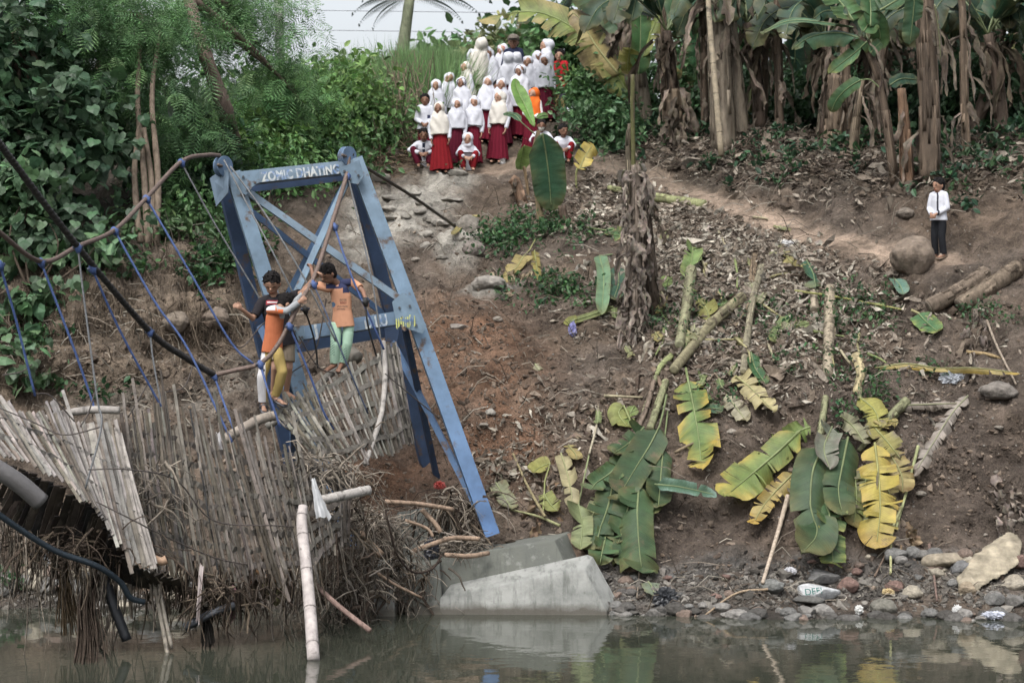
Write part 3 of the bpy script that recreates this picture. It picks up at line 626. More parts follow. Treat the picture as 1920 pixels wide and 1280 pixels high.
pole([(470, 1065, 23.2), (474, 1110, 23.2), (479, 1152, 23.2)], .017, (.24, .13, .09), 'reddish stick hanging straight down under the bamboo wall', 'stick', 'stick', M_BARK)
pole([(495, 1092, 23.3), (512, 1108, 23.3), (528, 1128, 23.3)], [.10, .105, .08], (.20, .19, .09), 'fat greenish bamboo log end hanging under the deck')
pole([(278, 1040, 22.4), (300, 1052, 22.3), (312, 1048, 22.3)], .045, (.33, .22, .15), 'tan bamboo end poking out beside the fanned slats')
pole([(283, 1060, 22.6), (298, 1140, 22.5), (318, 1245, 22.3)], .022, (.26, .23, .19), 'pair of pale reeds trailing to the water, left one', 'reed', 'reed', group='reeds trailing from the deck')
pole([(290, 1060, 22.6), (306, 1140, 22.5), (322, 1215, 22.4)], .020, (.28, .25, .21), 'pair of pale reeds trailing to the water, right one', 'reed', 'reed', group='reeds trailing from the deck')
pole([(215, 1090, 23.5), (205, 1160, 23.2), (183, 1218, 22.6)], .022, (.09, .075, .06), 'thin dark stick slanting into the water near the black bar', 'stick', 'stick', M_BARK)

# debris: tangled stalks
def tangle(mb, cx, cy, d, rx, ry, rd, n, ln, rad, cols, droop=.3, flat=.5, seed=0):
    for k in range(n):
        u, v = R.normal()*.5, R.normal()*.5
        p = P(cx+u*rx, cy+v*ry, d+R.normal()*rd*.5)
        dr = Vector((R.normal(), R.normal()*.6, R.normal()*flat)); dr.normalize()
        l = ln*R.uniform(.4, 1.3); pts = [p]
        for s in range(4):
            dr = (dr + Vector((R.normal()*.3, R.normal()*.3, R.normal()*.3-droop))).normalized(); pts.append(pts[-1]+dr*l/4)
        c = np.array(cols[int(R.integers(len(cols)))])*R.uniform(.6, 1.3)
        rd_ = rad*math.exp(R.normal()*.55); mb.tube(pts, [rd_, rd_*.5], n=3, col=c, cap=False)
def hang(mb, line, n, ln, rad, cols, sway=.12):
    for k in range(n):
        p = Vector(lerp_poly(line, R.random())) + Vector((R.normal()*.05, R.normal()*.12, R.normal()*.08))
        l = ln*R.uniform(.15, 1)**1.4; pts = [p]; sw = R.normal()*sway
        for s in range(5): pts.append(pts[-1]+Vector((sw+R.normal()*.08, R.normal()*.06, -1)).normalized()*l/5)
        rd_ = rad*math.exp(R.normal()*.5); mb.tube(pts, [rd_, rd_*.5], n=3, col=np.array(cols[int(R.integers(len(cols)))])*R.uniform(.5, 1.5), cap=False)
STRAW = [(.19, .165, .135), (.26, .225, .185), (.11, .095, .078), (.16, .14, .12)]
DARK = [(.04, .032, .026), (.065, .05, .04), (.10, .08, .06)]
mb = MB()
low = [(-40, 960, 22.2), (60, 1010, 22.3), (150, 1050, 22.4), (230, 1090, 22.5), (330, 1095, 22.7), (450, 1085, 23), (560, 1080, 23.2), (650, 1010, 23.8)]
hang(mb, low, 420, .6, .007, DARK+STRAW); hang(mb, low[:4], 130, 1.3, .007, STRAW)
hang(mb, [(300, 1070, 22.7), (420, 1085, 22.9), (560, 1085, 23.2)], 260, .45, .008, DARK)
tangle(mb, 420, 1110, 22.9, 80, 22, .4, 260, .45, .008, DARK, .4); tangle(mb, 130, 1020, 22.3, 130, 40, .3, 260, .5, .008, DARK, .3)
tangle(mb, 590, 880, 24.1, 80, 22, .3, 260, .4, .007, STRAW); tangle(mb, 260, 940, 23, 70, 90, .3, 220, .5, .006, STRAW)
o = mb.build('hanging_debris', M_DEB); tag(o, 'matted dry stalks and roots hanging from the collapsed deck to the water', 'flood debris', kind='stuff')
mb = MB()
tangle(mb, 640, 1010, 24.8, 80, 150, .6, 520, .5, .0075, STRAW+DARK, .35); tangle(mb, 700, 985, 25.4, 80, 40, .5, 170, .45, .008, STRAW, .3)
tangle(mb, 850, 950, 26.6, 60, 30, .3, 300, .45, .008, STRAW+DARK, .5); tangle(mb, 730, 1080, 25.5, 90, 70, .3, 420, .4, .008, STRAW+DARK, .5)
tangle(mb, 860, 1022, 26.3, 70, 12, .2, 140, .35, .008, STRAW, .2); tangle(mb, 620, 1100, 24.8, 80, 40, .5, 170, .45, .008, STRAW+DARK, .5)
o = mb.build('driftwood_tangle', M_DEB); tag(o, 'heap of dry flood debris tangled round the tower foot', 'flood debris', kind='stuff')
for pts, r, lab in [([(722, 940, 25.4), (790, 945, 25.6), (850, 955, 25.8)], .028, 'straight pale stick lying across the debris below the tower'), ([(770, 1035, 25.6), (815, 1018, 25.7), (850, 1008, 25.9), (900, 1010, 26)], .03, 'forked pale branch lying on the broken concrete'),
 ([(790, 955, 25.7), (815, 980, 25.7), (826, 998, 25.7)], .03, 'crooked pale branch stub above the forked branch'), ([(835, 1040, 25.6), (880, 1042, 25.8), (916, 1036, 26)], .03, 'brown branch lying along the concrete edge'),
 ([(676, 1000, 24.8), (700, 1025, 25), (716, 1040, 25)], .045, 'thick broken branch in the debris left of the concrete'), ([(690, 1062, 24.9), (740, 1095, 25), (790, 1120, 25.2)], .018, 'long thin pale stick slanting down to the water'),
 ([(712, 920, 24.9), (728, 980, 24.8), (745, 1040, 24.9), (775, 1072, 25.1), (810, 1066, 25.3), (828, 1040, 25.5)], .013, 'curved dark vine hanging in front of the concrete'), ([(760, 975, 25.3), (800, 990, 25.4), (812, 1006, 25.4)], .02, 'thin crossing stick in the debris')]:
    pole(pts, r, (.26, .19, .14) if 'dark' not in lab else (.04, .03, .025), lab, 'branch' if 'branch' in lab else ('vine' if 'vine' in lab else 'stick'), 'branch' if 'branch' in lab else ('vine' if 'vine' in lab else 'stick'), M_BARK, n=7)
# dark hanging roots that reach the water
def ragged(pts, w0, col, label, name='hanging_root', cat='roots', n=60):
    mb = MB(); c = pc(pts, 6)
    for k in range(n):
        q = c + np.stack([np.linspace(R.normal()*.8, R.normal()*1.6, len(c))*w0, R.normal()*w0*np.ones(len(c)), np.zeros(len(c))], 1)
        a = int(R.integers(0, len(c)//2)); b_ = int(R.integers(len(c)//2+1, len(c)))
        mb.tube(q[a:b_+1], [.012, .008], n=3, col=np.array(col)*R.uniform(.5, 1.5), cap=False)
    tag(mb.build(name, M_DEB), label, cat)
ragged([(170, 1080, 22.4), (160, 1130, 22.3), (164, 1200, 22), (160, 1262, 21.4)], .05, (.045, .035, .028), 'dark bundle of soaked roots reaching into the water', n=110)
ragged([(118, 1060, 22.4), (124, 1120, 22.4), (130, 1190, 22.4)], .05, (.10, .075, .05), 'brown bundle of fibres left of the dark root bundle')
ragged([(390, 1140, 22.9), (392, 1180, 22.8), (395, 1216, 22.6)], .03, (.02, .018, .016), 'short black root tuft under the angled steel bar', n=40)

# ---------------------------------------------------------------- broken concrete
def prism(mb, poly, off, col=(1, 1, 1)):
    p = np.array([tuple(v) for v in poly]); k = len(p); q = p+A(off)
    mb.add(np.concatenate([p, q]), [tuple(range(k)), tuple(range(2*k-1, k-1, -1))]+[(i, k+i, k+(i+1) % k, (i+1) % k) for i in range(k)], col)
def conc(poly, off, label, name='concrete_block', cat='concrete block', bev=.02, group=None, mat=None):
    mb = MB(); prism(mb, [P(*q) for q in poly], off); o = mb.build(name, mat or M_CONC, smooth=False)
    bm = o.modifiers.new('bevel', 'BEVEL'); bm.width = bev; bm.segments = 2; bm.limit_method = 'ANGLE'
    return tag(o, label, cat, group)
conc([(826, 1118, 25.95), (822, 1046, 26.15), (1040, 1012, 26.15), (1062, 1062, 26.0), (1066, 1080, 25.95)], (.3, 1.1, .05), 'tilted upper concrete block with a crack, behind the wedge slab', bev=.014, mat=M_CONC2)
wd = conc([(824, 1121, 25.52), (1086, 1064, 25.62), (1096, 1068, 25.6), (1138, 1145, 25.38), (1138, 1170, 25.3), (824, 1175, 25.36)], (.12, .42, .12), 'pale wedge shaped concrete slab sliding into the water', bev=.014)
conc([(700, 1068, 25.7), (735, 1060, 25.7), (742, 1165, 25.2), (702, 1165, 25.2)], (0, .6, .05), 'narrow grey concrete stump under the debris left of the wedge slab')
conc([(744, 1068, 25.9), (824, 1050, 25.95), (832, 1165, 25.35), (765, 1165, 25.3)], (0, .8, .05), 'rough mossy concrete block between the stump and the wedge slab', mat=M_CONC2)
conc([(740, 975, 26.9), (850, 960, 27.0), (870, 1045, 26.6), (760, 1050, 26.6)], (0, .9, .1), 'debris covered concrete footing under the tower', mat=M_CONC2)
# ---------------------------------------------------------------- people
def capsule(mb, p0, r0, p1, r1, n=12):
    p0 = Vector(p0); p1 = Vector(p1); d = p1-p0; d = d.normalized() if d.length > 1e-6 else Vector((0, 0, 1))
    ps = []; rs = []
    for a in (88, 65, 40, 15, 0): ps.append(p0-d*r0*math.sin(math.radians(a))); rs.append(r0*math.cos(math.radians(a)))
    for a in (0, 15, 40, 65, 88): ps.append(p1+d*r1*math.sin(math.radians(a))); rs.append(r1*math.cos(math.radians(a)))
    mb.tube(ps, rs, n=n)
def cone(mb, pts, rs, n=14): mb.tube([Vector(p) for p in pts], rs, n=n)
def ell(mb, c, ax, ra, n=16):
    """ellipsoid: ax=(right, fwd, up) unit vectors, ra radii"""
    a = np.linspace(-1.55, 1.55, 11); b = np.linspace(0, 2*np.pi, n, endpoint=False)
    V = np.array([[A(c)+A(ax[0])*ra[0]*math.cos(u)*math.cos(v)+A(ax[1])*ra[1]*math.cos(u)*math.sin(v)+A(ax[2])*ra[2]*math.sin(u) for v in b] for u in a])
    i = np.arange(10)[:, None]*n; j = np.arange(n)[None]; j2 = (j+1) % n
    k = mb.n; mb.add(V.reshape(-1, 3), np.stack([i+j, i+j2, i+n+j2, i+n+j], -1).reshape(-1, 4))
    mb.f.setdefault(n, []).append(np.array([list(range(n))[::-1]])+k); mb.f.setdefault(n, []).append(np.array([list(range(n))])+k+10*n)
def ering(mb, pts, wr, dp, fwd, n=20):
    """elliptical loft: wr half widths, dp depth ratio, fwd facing"""
    a = np.linspace(0, 2*np.pi, n, endpoint=False)
    mb.tube([Vector(p) for p in pts], wr, prof=np.stack([np.cos(a)*dp, np.sin(a)], 1), up=tuple(fwd))
def remesh(mb, voxel, name, mat, parent, col, smooth=2, fold=0.0, fs=9.0):
    t = mb.build('tmp', None); md = t.modifiers.new('r', 'REMESH'); md.mode = 'VOXEL'; md.voxel_size = voxel; md.use_smooth_shade = True
    if smooth: sm = t.modifiers.new('s', 'SMOOTH'); sm.factor = .5; sm.iterations = smooth
    dg = bpy.context.evaluated_depsgraph_get(); me = bpy.data.meshes.new_from_object(t.evaluated_get(dg))
    old = t.data; bpy.data.objects.remove(t); bpy.data.meshes.remove(old)
    me.name = name; me.materials.clear(); me.materials.append(mat)
    n = len(me.vertices); co = np.empty(n*3, np.float32); me.vertices.foreach_get('co', co); co = co.reshape(-1, 3)
    if fold:
        nn = np.empty(n*3, np.float32); me.vertices.foreach_get('normal', nn); nn = nn.reshape(-1, 3)
        q = np.sin(co[:, 0]*fs*2.3+np.sin(co[:, 2]*fs)*1.5+co[:, 1]*fs)*.6 + np.sin(co[:, 2]*fs*1.7+co[:, 0]*fs*2.9)*.4
        co = co + nn*(q*fold)[:, None]; me.vertices.foreach_set('co', co.astype(np.float32).ravel())
    c = col(co) if callable(col) else np.tile(np.array(col, float), (n, 1))
    for a in list(me.color_attributes): me.color_attributes.remove(a)
    ca = me.color_attributes.new('col', 'FLOAT_COLOR', 'POINT'); ca.data.foreach_set('color', np.concatenate([c, np.ones((n, 1))], 1).astype(np.float32).ravel())
    me.polygons.foreach_set('use_smooth', np.ones(len(me.polygons), bool)); me.update()
    o = bpy.data.objects.new(name, me); COL.objects.link(o); adopt(o, parent); return o
def hand(mb, w_, d, pn, s, curl=.5, side=1):
    """wrist, direction, palm normal; five unequal fingers"""
    d = Vector(d).normalized(); pn = Vector(pn); pn = (pn-d*pn.dot(d)).normalized(); r = d.cross(pn)*side; w_ = Vector(w_)
    ell(mb, w_+d*.038*s, (r, pn, d), (.031*s, .015*s, .042*s), 10)
    for k, (o, l) in enumerate(((-.024, .052), (-.008, .062), (.008, .058), (.023, .045))):
        b = w_+d*.072*s+r*o*s; d1 = (d*math.cos(curl)+pn*math.sin(curl)+r*o*3).normalized(); k1 = b+d1*l*.55*s
        d2 = (d*math.cos(curl*2.2)+pn*math.sin(curl*2.2)).normalized()
        capsule(mb, b-d*.02*s, .0088*s, k1, .0085*s, 6); capsule(mb, k1, .0085*s, k1+d2*l*.5*s, .0075*s, 6)
    b = w_+d*.022*s-r*.024*s; t1 = (d*.6-r*.75+pn*.3).normalized(); k1 = b+t1*.034*s
    capsule(mb, b, .011*s, k1, .0095*s, 6); capsule(mb, k1, .0095*s, k1+(d*.8-r*.1+pn*.5).normalized()*.028*s, .008*s, 6)
def haxes(f, u=(0, 0, 1)):
    f = Vector(f).normalized(); u = Vector(u); u = (u-f*u.dot(f)).normalized(); return f.cross(u), f, u
def figure(name, label, J, s, fwd, hf, skin, shirt=None, sleeve=.5, pants=None, plen=1.0, skirt=None, hijab=None, hem=.58, hair=True, voxel=.009, group=None, cat='person', hup=(0, 0, 1), shoes=None, wide=1.0, hs=1.12, band=None, hcurl=.5, tie=False, cap=None, buttons=False, facecover=None):
    V_ = {k: Vector(v) for k, v in J.items() if k != 'H'}
    root = thing(name, (V_['an_l']+V_['an_r'])/2-Vector((0, 0, .05*s)), label, cat, group)
    r, f, u = haxes(hf, hup); fw = Vector(fwd).normalized(); H = V_['head']; s0 = s; s = s*hs
    mb = MB()
    ell(mb, H+u*.012*s, (r, f, u), (.077*s, .090*s, .092*s)); ell(mb, H-u*.045*s+f*.018*s, (r, f, u), (.056*s, .062*s, .062*s))
    ell(mb, H-u*.022*s+f*.088*s, (r, f, u), (.013*s, .018*s, .02*s), 8)                       # nose
    ell(mb, H-u*.062*s+f*.075*s, (r, f, u), (.024*s, .010*s, .009*s), 8)                      # lips
    for k in (1, -1): ell(mb, H-u*.01*s+r*k*.077*s-f*.004*s, (r, f, u), (.010*s, .017*s, .026*s), 8)
    capsule(mb, V_['neck'], .043*s, H-u*.05*s-f*.01*s, .042*s); s = s0
    ering(mb, [V_['pelvis']-Vector((0, 0, .04*s)), V_['pelvis'], V_['pelvis'].lerp(V_['chest'], .5), V_['chest'], V_['neck'].lerp(V_['chest'], .35), V_['neck']], [n*s*wide for n in (.09, .118, .10, .122, .11, .045)], .62, fw)
    for k in 'lr':
        capsule(mb, V_['sh_'+k], .042*s, V_['el_'+k], .030*s); capsule(mb, V_['el_'+k], .030*s, V_['ha_'+k], .021*s)
        d = (V_['ha_'+k]-V_['el_'+k]); pn = J.get('pn_'+k, (0, -.3, -.4)); hand(mb, V_['ha_'+k], d, pn, s*1.0, hcurl, 1 if k == 'l' else -1)
        capsule(mb, V_['hip_'+k], .062*s, V_['kn_'+k], .046*s); capsule(mb, V_['kn_'+k], .046*s, V_['an_'+k], .029*s)
        ft = Vector(J.get('ft_'+k, V_['an_'+k]+fw*.13*s-Vector((0, 0, .035*s))))
        capsule(mb, V_['an_'+k]-Vector((0, 0, .01*s)), .033*s, ft, .024*s)
        side = fw.cross(Vector((0, 0, 1)))
        for q, (o, l) in enumerate(((-.024, .03), (-.011, .027), (0, .024), (.011, .021), (.022, .017))):
            capsule(mb, ft+side*o*s, .011*s, ft+side*o*s+(ft-V_['an_'+k]).normalized()*l*1.3*s, .008*s, 6)
    sk = np.array(skin)
    def fc(co):
        q = (co-A(H))/hs; x = q@A(r)/s; y = q@A(f)/s; z = q@A(u)/s; c = np.tile(sk, (len(co), 1))*(1+.05*np.sin(co[:, [0]]*80))
        front = (y > .03) & (np.abs(x) < .09) & (np.abs(z) < .14)
        for k in (1, -1):
            e = ((x-k*.031)/.018)**2+((z-.004)/.0075)**2; c[front & (e < .9)] = sk*.16
            e = ((x-k*.032)/.026)**2+((z-.03)/.006)**2; c[front & (e < .8)] = sk*.5
        e = (x/.026)**2+((z+.062)/.010)**2; c[front & (e < 1)] = sk*(.8, .5, .5)
        if facecover is not None: c[front & (z < -.03)] = facecover
        return c
    remesh(mb, voxel, 'body', M_SKIN, root, fc, 2)
    s = s0*hs
    if hair and not hijab:
        mb = MB(); ell(mb, H+u*.032*s-f*.016*s, (r, f, u), (.087*s, .098*s, .086*s)); ell(mb, H-u*.02*s-f*.045*s, (r, f, u), (.077*s, .06*s, .075*s))
        for k in range(26):
            a = R.uniform(0, 6.28); b = R.uniform(.1, 1.3); dv = r*math.cos(a)*math.cos(b)+f*math.sin(a)*math.cos(b)+u*math.sin(b)
            c0 = H+u*.03*s-f*.016*s+dv*.078*s; capsule(mb, c0, .014*s, c0+(dv+f*.5)*.022*s, .006*s, 6)
        remesh(mb, voxel*.8, 'hair', M_HAIR, root, (.012, .01, .01), 1)
    if cap is not None:
        mb = MB(); ell(mb, H+u*.05*s-f*.01*s, (r, f, u), (.095*s, .105*s, .075*s)); ell(mb, H+u*.05*s+f*.10*s, (r, f, u), (.07*s, .08*s, .012*s))
        remesh(mb, voxel, 'cap', M_CLOTH, root, cap, 1)
    s = s0; g = .016*s
    if shirt is not None:
        mb = MB(); pl = V_['pelvis']; ch = V_['chest']
        ering(mb, [pl-(ch-pl)*(.30 if skirt is None else -.12), pl-(ch-pl)*(.1 if skirt is None else -.2), pl.lerp(ch, .4), ch, V_['neck'].lerp(ch, .4), V_['neck'].lerp(ch, .12), V_['neck']], [n*s*wide+g for n in ((.142, .136, .114, .122, .108, .072, .036) if skirt is None else (.098, .1, .106, .122, .108, .072, .036))], .68, fw)
        for k in 'lr':
            a, e, h = V_['sh_'+k], V_['el_'+k], V_['ha_'+k]; capsule(mb, a, .052*s, V_['neck'].lerp(a, .35), .045*s)
            if sleeve <= .5: b = a.lerp(e, sleeve*1.7); cone(mb, [a+(a-e)*.12, a, b], [.04*s, .053*s, .055*s])
            else: cone(mb, [a+(a-e)*.12, a, a.lerp(e, .5), e], [.04*s, .052*s, .05*s, .046*s]); capsule(mb, e, .046*s, e, .046*s); cone(mb, [e, e.lerp(h, .5), e.lerp(h, .93)], [.046*s, .042*s, .036*s])
        if buttons or tie: pass
        remesh(mb, voxel*.9, 'shirt', M_CLOTH, root, shirt, 2, .005*s)
        if tie:
            mb = MB(); n0 = V_['neck']+fw*.075*s-Vector((0, 0, .04*s)); n1 = V_['chest'].lerp(V_['pelvis'], .75)+fw*.12*s
            mb.strip([n0, n0.lerp(n1, .12), n0.lerp(n1, .2), n0.lerp(n1, .85), n1], .05*s, .012, fw, (.02, .025, .045)); mb.build('tie', M_CLOTH, root)
    if pants is not None:
        mb = MB(); pl = V_['pelvis']
        ering(mb, [pl+Vector((0, 0, .03*s)), pl, pl-Vector((0, 0, .07*s))], [n*s*wide+g*.4 for n in (.100, .112, .114)], .62, fw)
        for k in 'lr':
            h, kn, an = V_['hip_'+k], V_['kn_'+k], V_['an_'+k]
            capsule(mb, h.lerp(kn, .06), .064*s, h.lerp(kn, .3), .07*s)
            if plen <= .5: cone(mb, [h, h.lerp(kn, .4), h.lerp(kn, plen*1.8)], [.07*s, .074*s, .074*s])
            else: cone(mb, [h, h.lerp(kn, .5), kn], [.062*s, .069*s, .062*s]); capsule(mb, kn, .062*s, kn, .062*s); cone(mb, [kn, kn.lerp(an, .5), kn.lerp(an, plen*.94)], [.062*s, .06*s, .055*s])
        remesh(mb, voxel*.9, 'trousers', M_CLOTH, root, pants, 2, .006*s)
    if skirt is not None:
        mb = MB(); pl = V_['pelvis']; bz = min(V_['an_l'].z, V_['an_r'].z)+.015*s; n = 72; a = np.linspace(0, 2*np.pi, n, endpoint=False); rings = []
        rr = haxes(fw)
        for t in np.linspace(0, 1, 12):
            c = pl+Vector((0, 0, .06*s)); z = c.z*(1-t)+bz*t; wv = (.112+.098*t**.8)*s; pt = 1+(.03+.05*t)*np.cos(14*a+R.uniform(0, .3))*t**.4 + .03*t*np.sin(3*a+1)
            rings.append(np.stack([c.x+(rr[0].x*np.cos(a)+fw.x*np.sin(a)*.72)*wv*pt, c.y+(rr[0].y*np.cos(a)+fw.y*np.sin(a)*.72)*wv*pt, np.full(n, z)+.008*s*np.cos(5*a)*t], 1))
        V = np.concatenate(rings); i = np.arange(11)[:, None]*n; j = np.arange(n)[None]; j2 = (j+1) % n
        shd = np.tile(np.array(skirt), (len(V), 1))*(1+.12*np.tile(np.cos(14*a), 12))[:, None]
        mb.add(V, np.stack([i+j, i+n+j, i+n+j2, i+j2], -1).reshape(-1, 4), shd); mb.build('skirt', M_CLOTH, root)
    if hijab is not None:
        mb = MB(); h_ = s*hs; ell(mb, H+u*.016*h_-f*.034*h_, (r, f, u), (.098*h_, .112*h_, .112*h_), 20); nk = V_['neck']
        ell(mb, H-u*.105*h_+f*.004*h_, (r, f, u), (.078*h_, .076*h_, .055*h_))
        ch = V_['chest']; zz = hem*J['H']+min(V_['an_l'].z, V_['an_r'].z)-.04*s; low = Vector((ch.x, ch.y, zz)); w2 = (.18 if hem > .5 else .215)*s
        dn = Vector((0, 0, 1)); ering(mb, [H-u*.0*s-f*.035*s, H-dn*.06*h_-f*.025*s, nk.lerp(H, .25), nk, nk.lerp(ch, .3), nk.lerp(ch, .65), ch, ch.lerp(low, .6), low], [.085*h_, .105*h_, .118*s, .138*s, .160*s, .172*s, .180*s, w2*1.03, w2*1.08], .72, fw, 24)
        if band is not None: ell(mb, H+u*.018*h_-f*.026*h_, (r, f, u), (.100*h_, .106*h_, .108*h_), 20)
        hc = np.array(hijab)
        def hcf(co):
            c = np.tile(hc, (len(co), 1)); q = co-A(H); y = q@A(f)/s; z = q@A(u)/s; x = q@A(r)/s
            if band is not None: c[(y > .035) & (y < .055) & (z > -.06) & (np.abs(x) < .1)] = band
            return c
        remesh(mb, voxel, 'hijab', M_CLOTH, root, hcf, 2, .011*s, 15)
    if shoes is not None:
        for k in 'lr':
            mb = MB(); an = V_['an_'+k]; ft = Vector(J.get('ft_'+k, an+fw*.13*s-Vector((0, 0, .035*s)))); d = (ft-an).normalized(); dn = Vector((0, 0, -.034*s))
            mb.strip([an-d*.05*s+dn, an+d*.05*s+dn, ft+d*.05*s+Vector((0, 0, -.022*s))], .085*s, .022*s, (0, 0, 1), shoes)
            mb.strip([an.lerp(ft, .6)+Vector((-.045*s, 0, -.02*s)), an.lerp(ft, .6)+Vector((0, -.01, .028*s)), an.lerp(ft, .6)+Vector((.045*s, 0, -.02*s))], .04*s, .008, fw, shoes)
            mb.build('sandal', M_PLAS, root)
    return root
def yaw(v, a): return (v[0]*math.cos(a)-v[1]*math.sin(a), v[0]*math.sin(a)+v[1]*math.cos(a), v[2])
def stand(H, base, a, arms='down'):
    """a = turn about z (0 faces the camera, -Y)"""
    s = H/1.3; L = dict(head=(0, -.01, .915*H), neck=(0, 0, .835*H), chest=(0, 0, .725*H), pelvis=(0, 0, .53*H), H=H)
    for k, q in (('l', -1), ('r', 1)):
        L['sh_'+k] = (q*.118*s, 0, .795*H)
        if arms == 'down': L['el_'+k] = (q*(.165+.02*R.random())*s, .01, .625*H); L['ha_'+k] = (q*.165*s, -.05*s, .475*H); L['pn_'+k] = (-q, 0, 0)
        elif arms == 'clasp': L['el_'+k] = (q*.17*s, -.02*s, .625*H); L['ha_'+k] = (q*.05*s, -.15*s, .55*H); L['pn_'+k] = (-q*.3, 1, .2)
        elif arms == 'back': L['el_'+k] = (q*.17*s, .05*s, .63*H); L['ha_'+k] = (q*.06*s, .13*s, .54*H); L['pn_'+k] = (0, 1, 0)
        L['hip_'+k] = (q*.062*s, 0, .50*H); L['kn_'+k] = (q*.07*s, -.015*s, .275*H); L['an_'+k] = (q*.075*s, .02*s, .05*s)
    return {k: (v if k == 'H' else (Vector(yaw(v, a)) if k[:2] == 'pn' else Vector(yaw(v, a))+base)) for k, v in L.items()}, s, Vector(yaw((0, -1, 0), a))
def squat(H, base, a, wide=1.0):
    s = H/1.3; L = dict(head=(0, -.12*s, .62*s), neck=(0, -.06*s, .50*s), chest=(0, -.04*s, .38*s), pelvis=(0, .06*s, .13*s), H=H*.55)
    for k, q in (('l', -1), ('r', 1)):
        L['sh_'+k] = (q*.118*s, -.04*s, .455*s); L['el_'+k] = (q*.20*s*wide, -.16*s, .33*s); L['ha_'+k] = (q*.07*s, -.30*s, .26*s); L['pn_'+k] = (-q*.4, .5, -.4)
        L['hip_'+k] = (q*.07*s, .03*s, .13*s); L['kn_'+k] = (q*.15*s*wide, -.22*s, .34*s); L['an_'+k] = (q*.09*s, -.24*s, .05*s)
    return {k: (v if k == 'H' else (Vector(yaw(v, a)) if k[:2] == 'pn' else Vector(yaw(v, a))+base)) for k, v in L.items()}, s, Vector(yaw((0, -1, 0), a))
def solve_base(px, pytop, H):
    lo, hi = 36.0, 47.0
    for _ in range(40):
        d = (lo+hi)/2; x = (px-960)*d/F; z = gz(x, d)+H; py = 640-(z-CAM_H)*F/d
        if py > pytop: lo = d
        else: hi = d
    return Vector((x, d, gz(x, d)-.01))
SK1 = (.28, .16, .108); SK2 = (.19, .102, .068); SK3 = (.34, .205, .145)
WH = (.50, .51, .56); CR = (.52, .495, .45); MAR = (.105, .009, .020); RED = (.15, .010, .014); DMAR = (.07, .008, .018)
GRP = 'school children standing on the bank'
# (px, py of head top, height, kind, yaw, hijab colour, skirt colour, hem, skin, label, extra)
KIDS = [
 (829, 192, 1.26, 'g', .05, CR, RED, .60, SK2, 'girl in cream hijab and bright red skirt standing at the front left', {}),
 (933, 172, 1.30, 'g', -.1, CR, MAR, .61, SK3, 'tallest front row girl in cream hijab and maroon skirt looking to one side', dict(hx=-.35)),
 (855, 186, 1.22, 'g', .0, WH, DMAR, .60, SK1, 'girl in white hijab right behind the girl in the bright red skirt', {}),
 (884, 181, 1.26, 'g', .1, WH, MAR, .61, SK1, 'girl in wide white hijab with one hand on her hip beside the seated girl', dict(hx=-.2)),
 (815, 151, 1.22, 'g', .05, WH, DMAR, .52, SK1, 'girl in white hijab behind the boy with the chest pocket at the left end', {}),
 (835, 137, 1.26, 'g', -.05, WH, DMAR, .52, SK1, 'girl in white hijab at the upper left end with shaded eyes', dict(hx=.25)),
 (870, 146, 1.24, 'g', .0, WH, DMAR, .52, SK2, 'girl whose white hijab has a black rim round the face', dict(band=(.015, .015, .02))),
 (910, 144, 1.24, 'g', .0, WH, MAR, .56, SK3, 'girl in long white hijab in the middle of the third row with calm face', {}),
 (941, 149, 1.26, 'g', .0, WH, DMAR, .50, SK1, 'girl in white hijab directly behind the tallest front row girl', {}),
 (974, 122, 1.40, 'g', .0, WH, MAR, .47, SK2, 'tall girl in very long white hijab half hidden by the young banana leaf', dict(band=(.02, .02, .02))),
 (878, 117, 1.34, 'g', -1.0, CR, DMAR, .48, SK1, 'girl in long cream hijab turned sideways with lowered head', dict(hx=.7)),
 (888, 94, 1.30, 'g', .0, WH, MAR, .58, SK1, 'girl in white hijab standing before the tall hijab wearer seen from behind', {}),
 (881, 71, 1.50, 'g', 2.9, CR, DMAR, .45, SK1, 'tall person in long cream hijab seen from behind at the top left', {}),
 (921, 90, 1.42, 'g', .0, WH, RED, .50, SK2, 'tall girl in long white hijab with a dark belt over her red skirt', dict(belt=1)),
 (938, 84, 1.33, 'g', -.4, WH, DMAR, .5, SK3, 'girl whose white hijab has a red stripe above the forehead', dict(band=(.35, .03, .05))),
 (953, 99, 1.38, 'g', 3.1, WH, DMAR, .58, SK1, 'left one of two girls in white hijab with their backs turned', {}),
 (973, 99, 1.33, 'g', 3.3, WH, DMAR, .56, SK1, 'right one of two girls in white hijab with their backs turned', {}),
 (997, 106, 1.28, 'g', .0, WH, MAR, .58, SK1, 'girl in short white hijab and maroon skirt left of the girl at the right end', {}),
 (1009, 97, 1.22, 'g', .2, WH, DMAR, .52, SK2, 'girl with shaded face hidden between two girls in the upper right of the group', dict(hx=.4)),
 (1024, 104, 1.31, 'g', .0, WH, DMAR, .58, SK2, 'girl in white hijab and dark maroon skirt at the right end', {}),
 (1025, 75, 1.44, 'g', -1.25, WH, DMAR, .56, SK3, 'woman in white hijab seen in profile facing right at the top of the group', {}),
 (998, 166, 1.22, 'o', .1, (.62, .13, .025), MAR, .60, SK3, 'girl in bright orange hijab with white cuffs behind the banana leaf', dict(hx=-.4)),
]
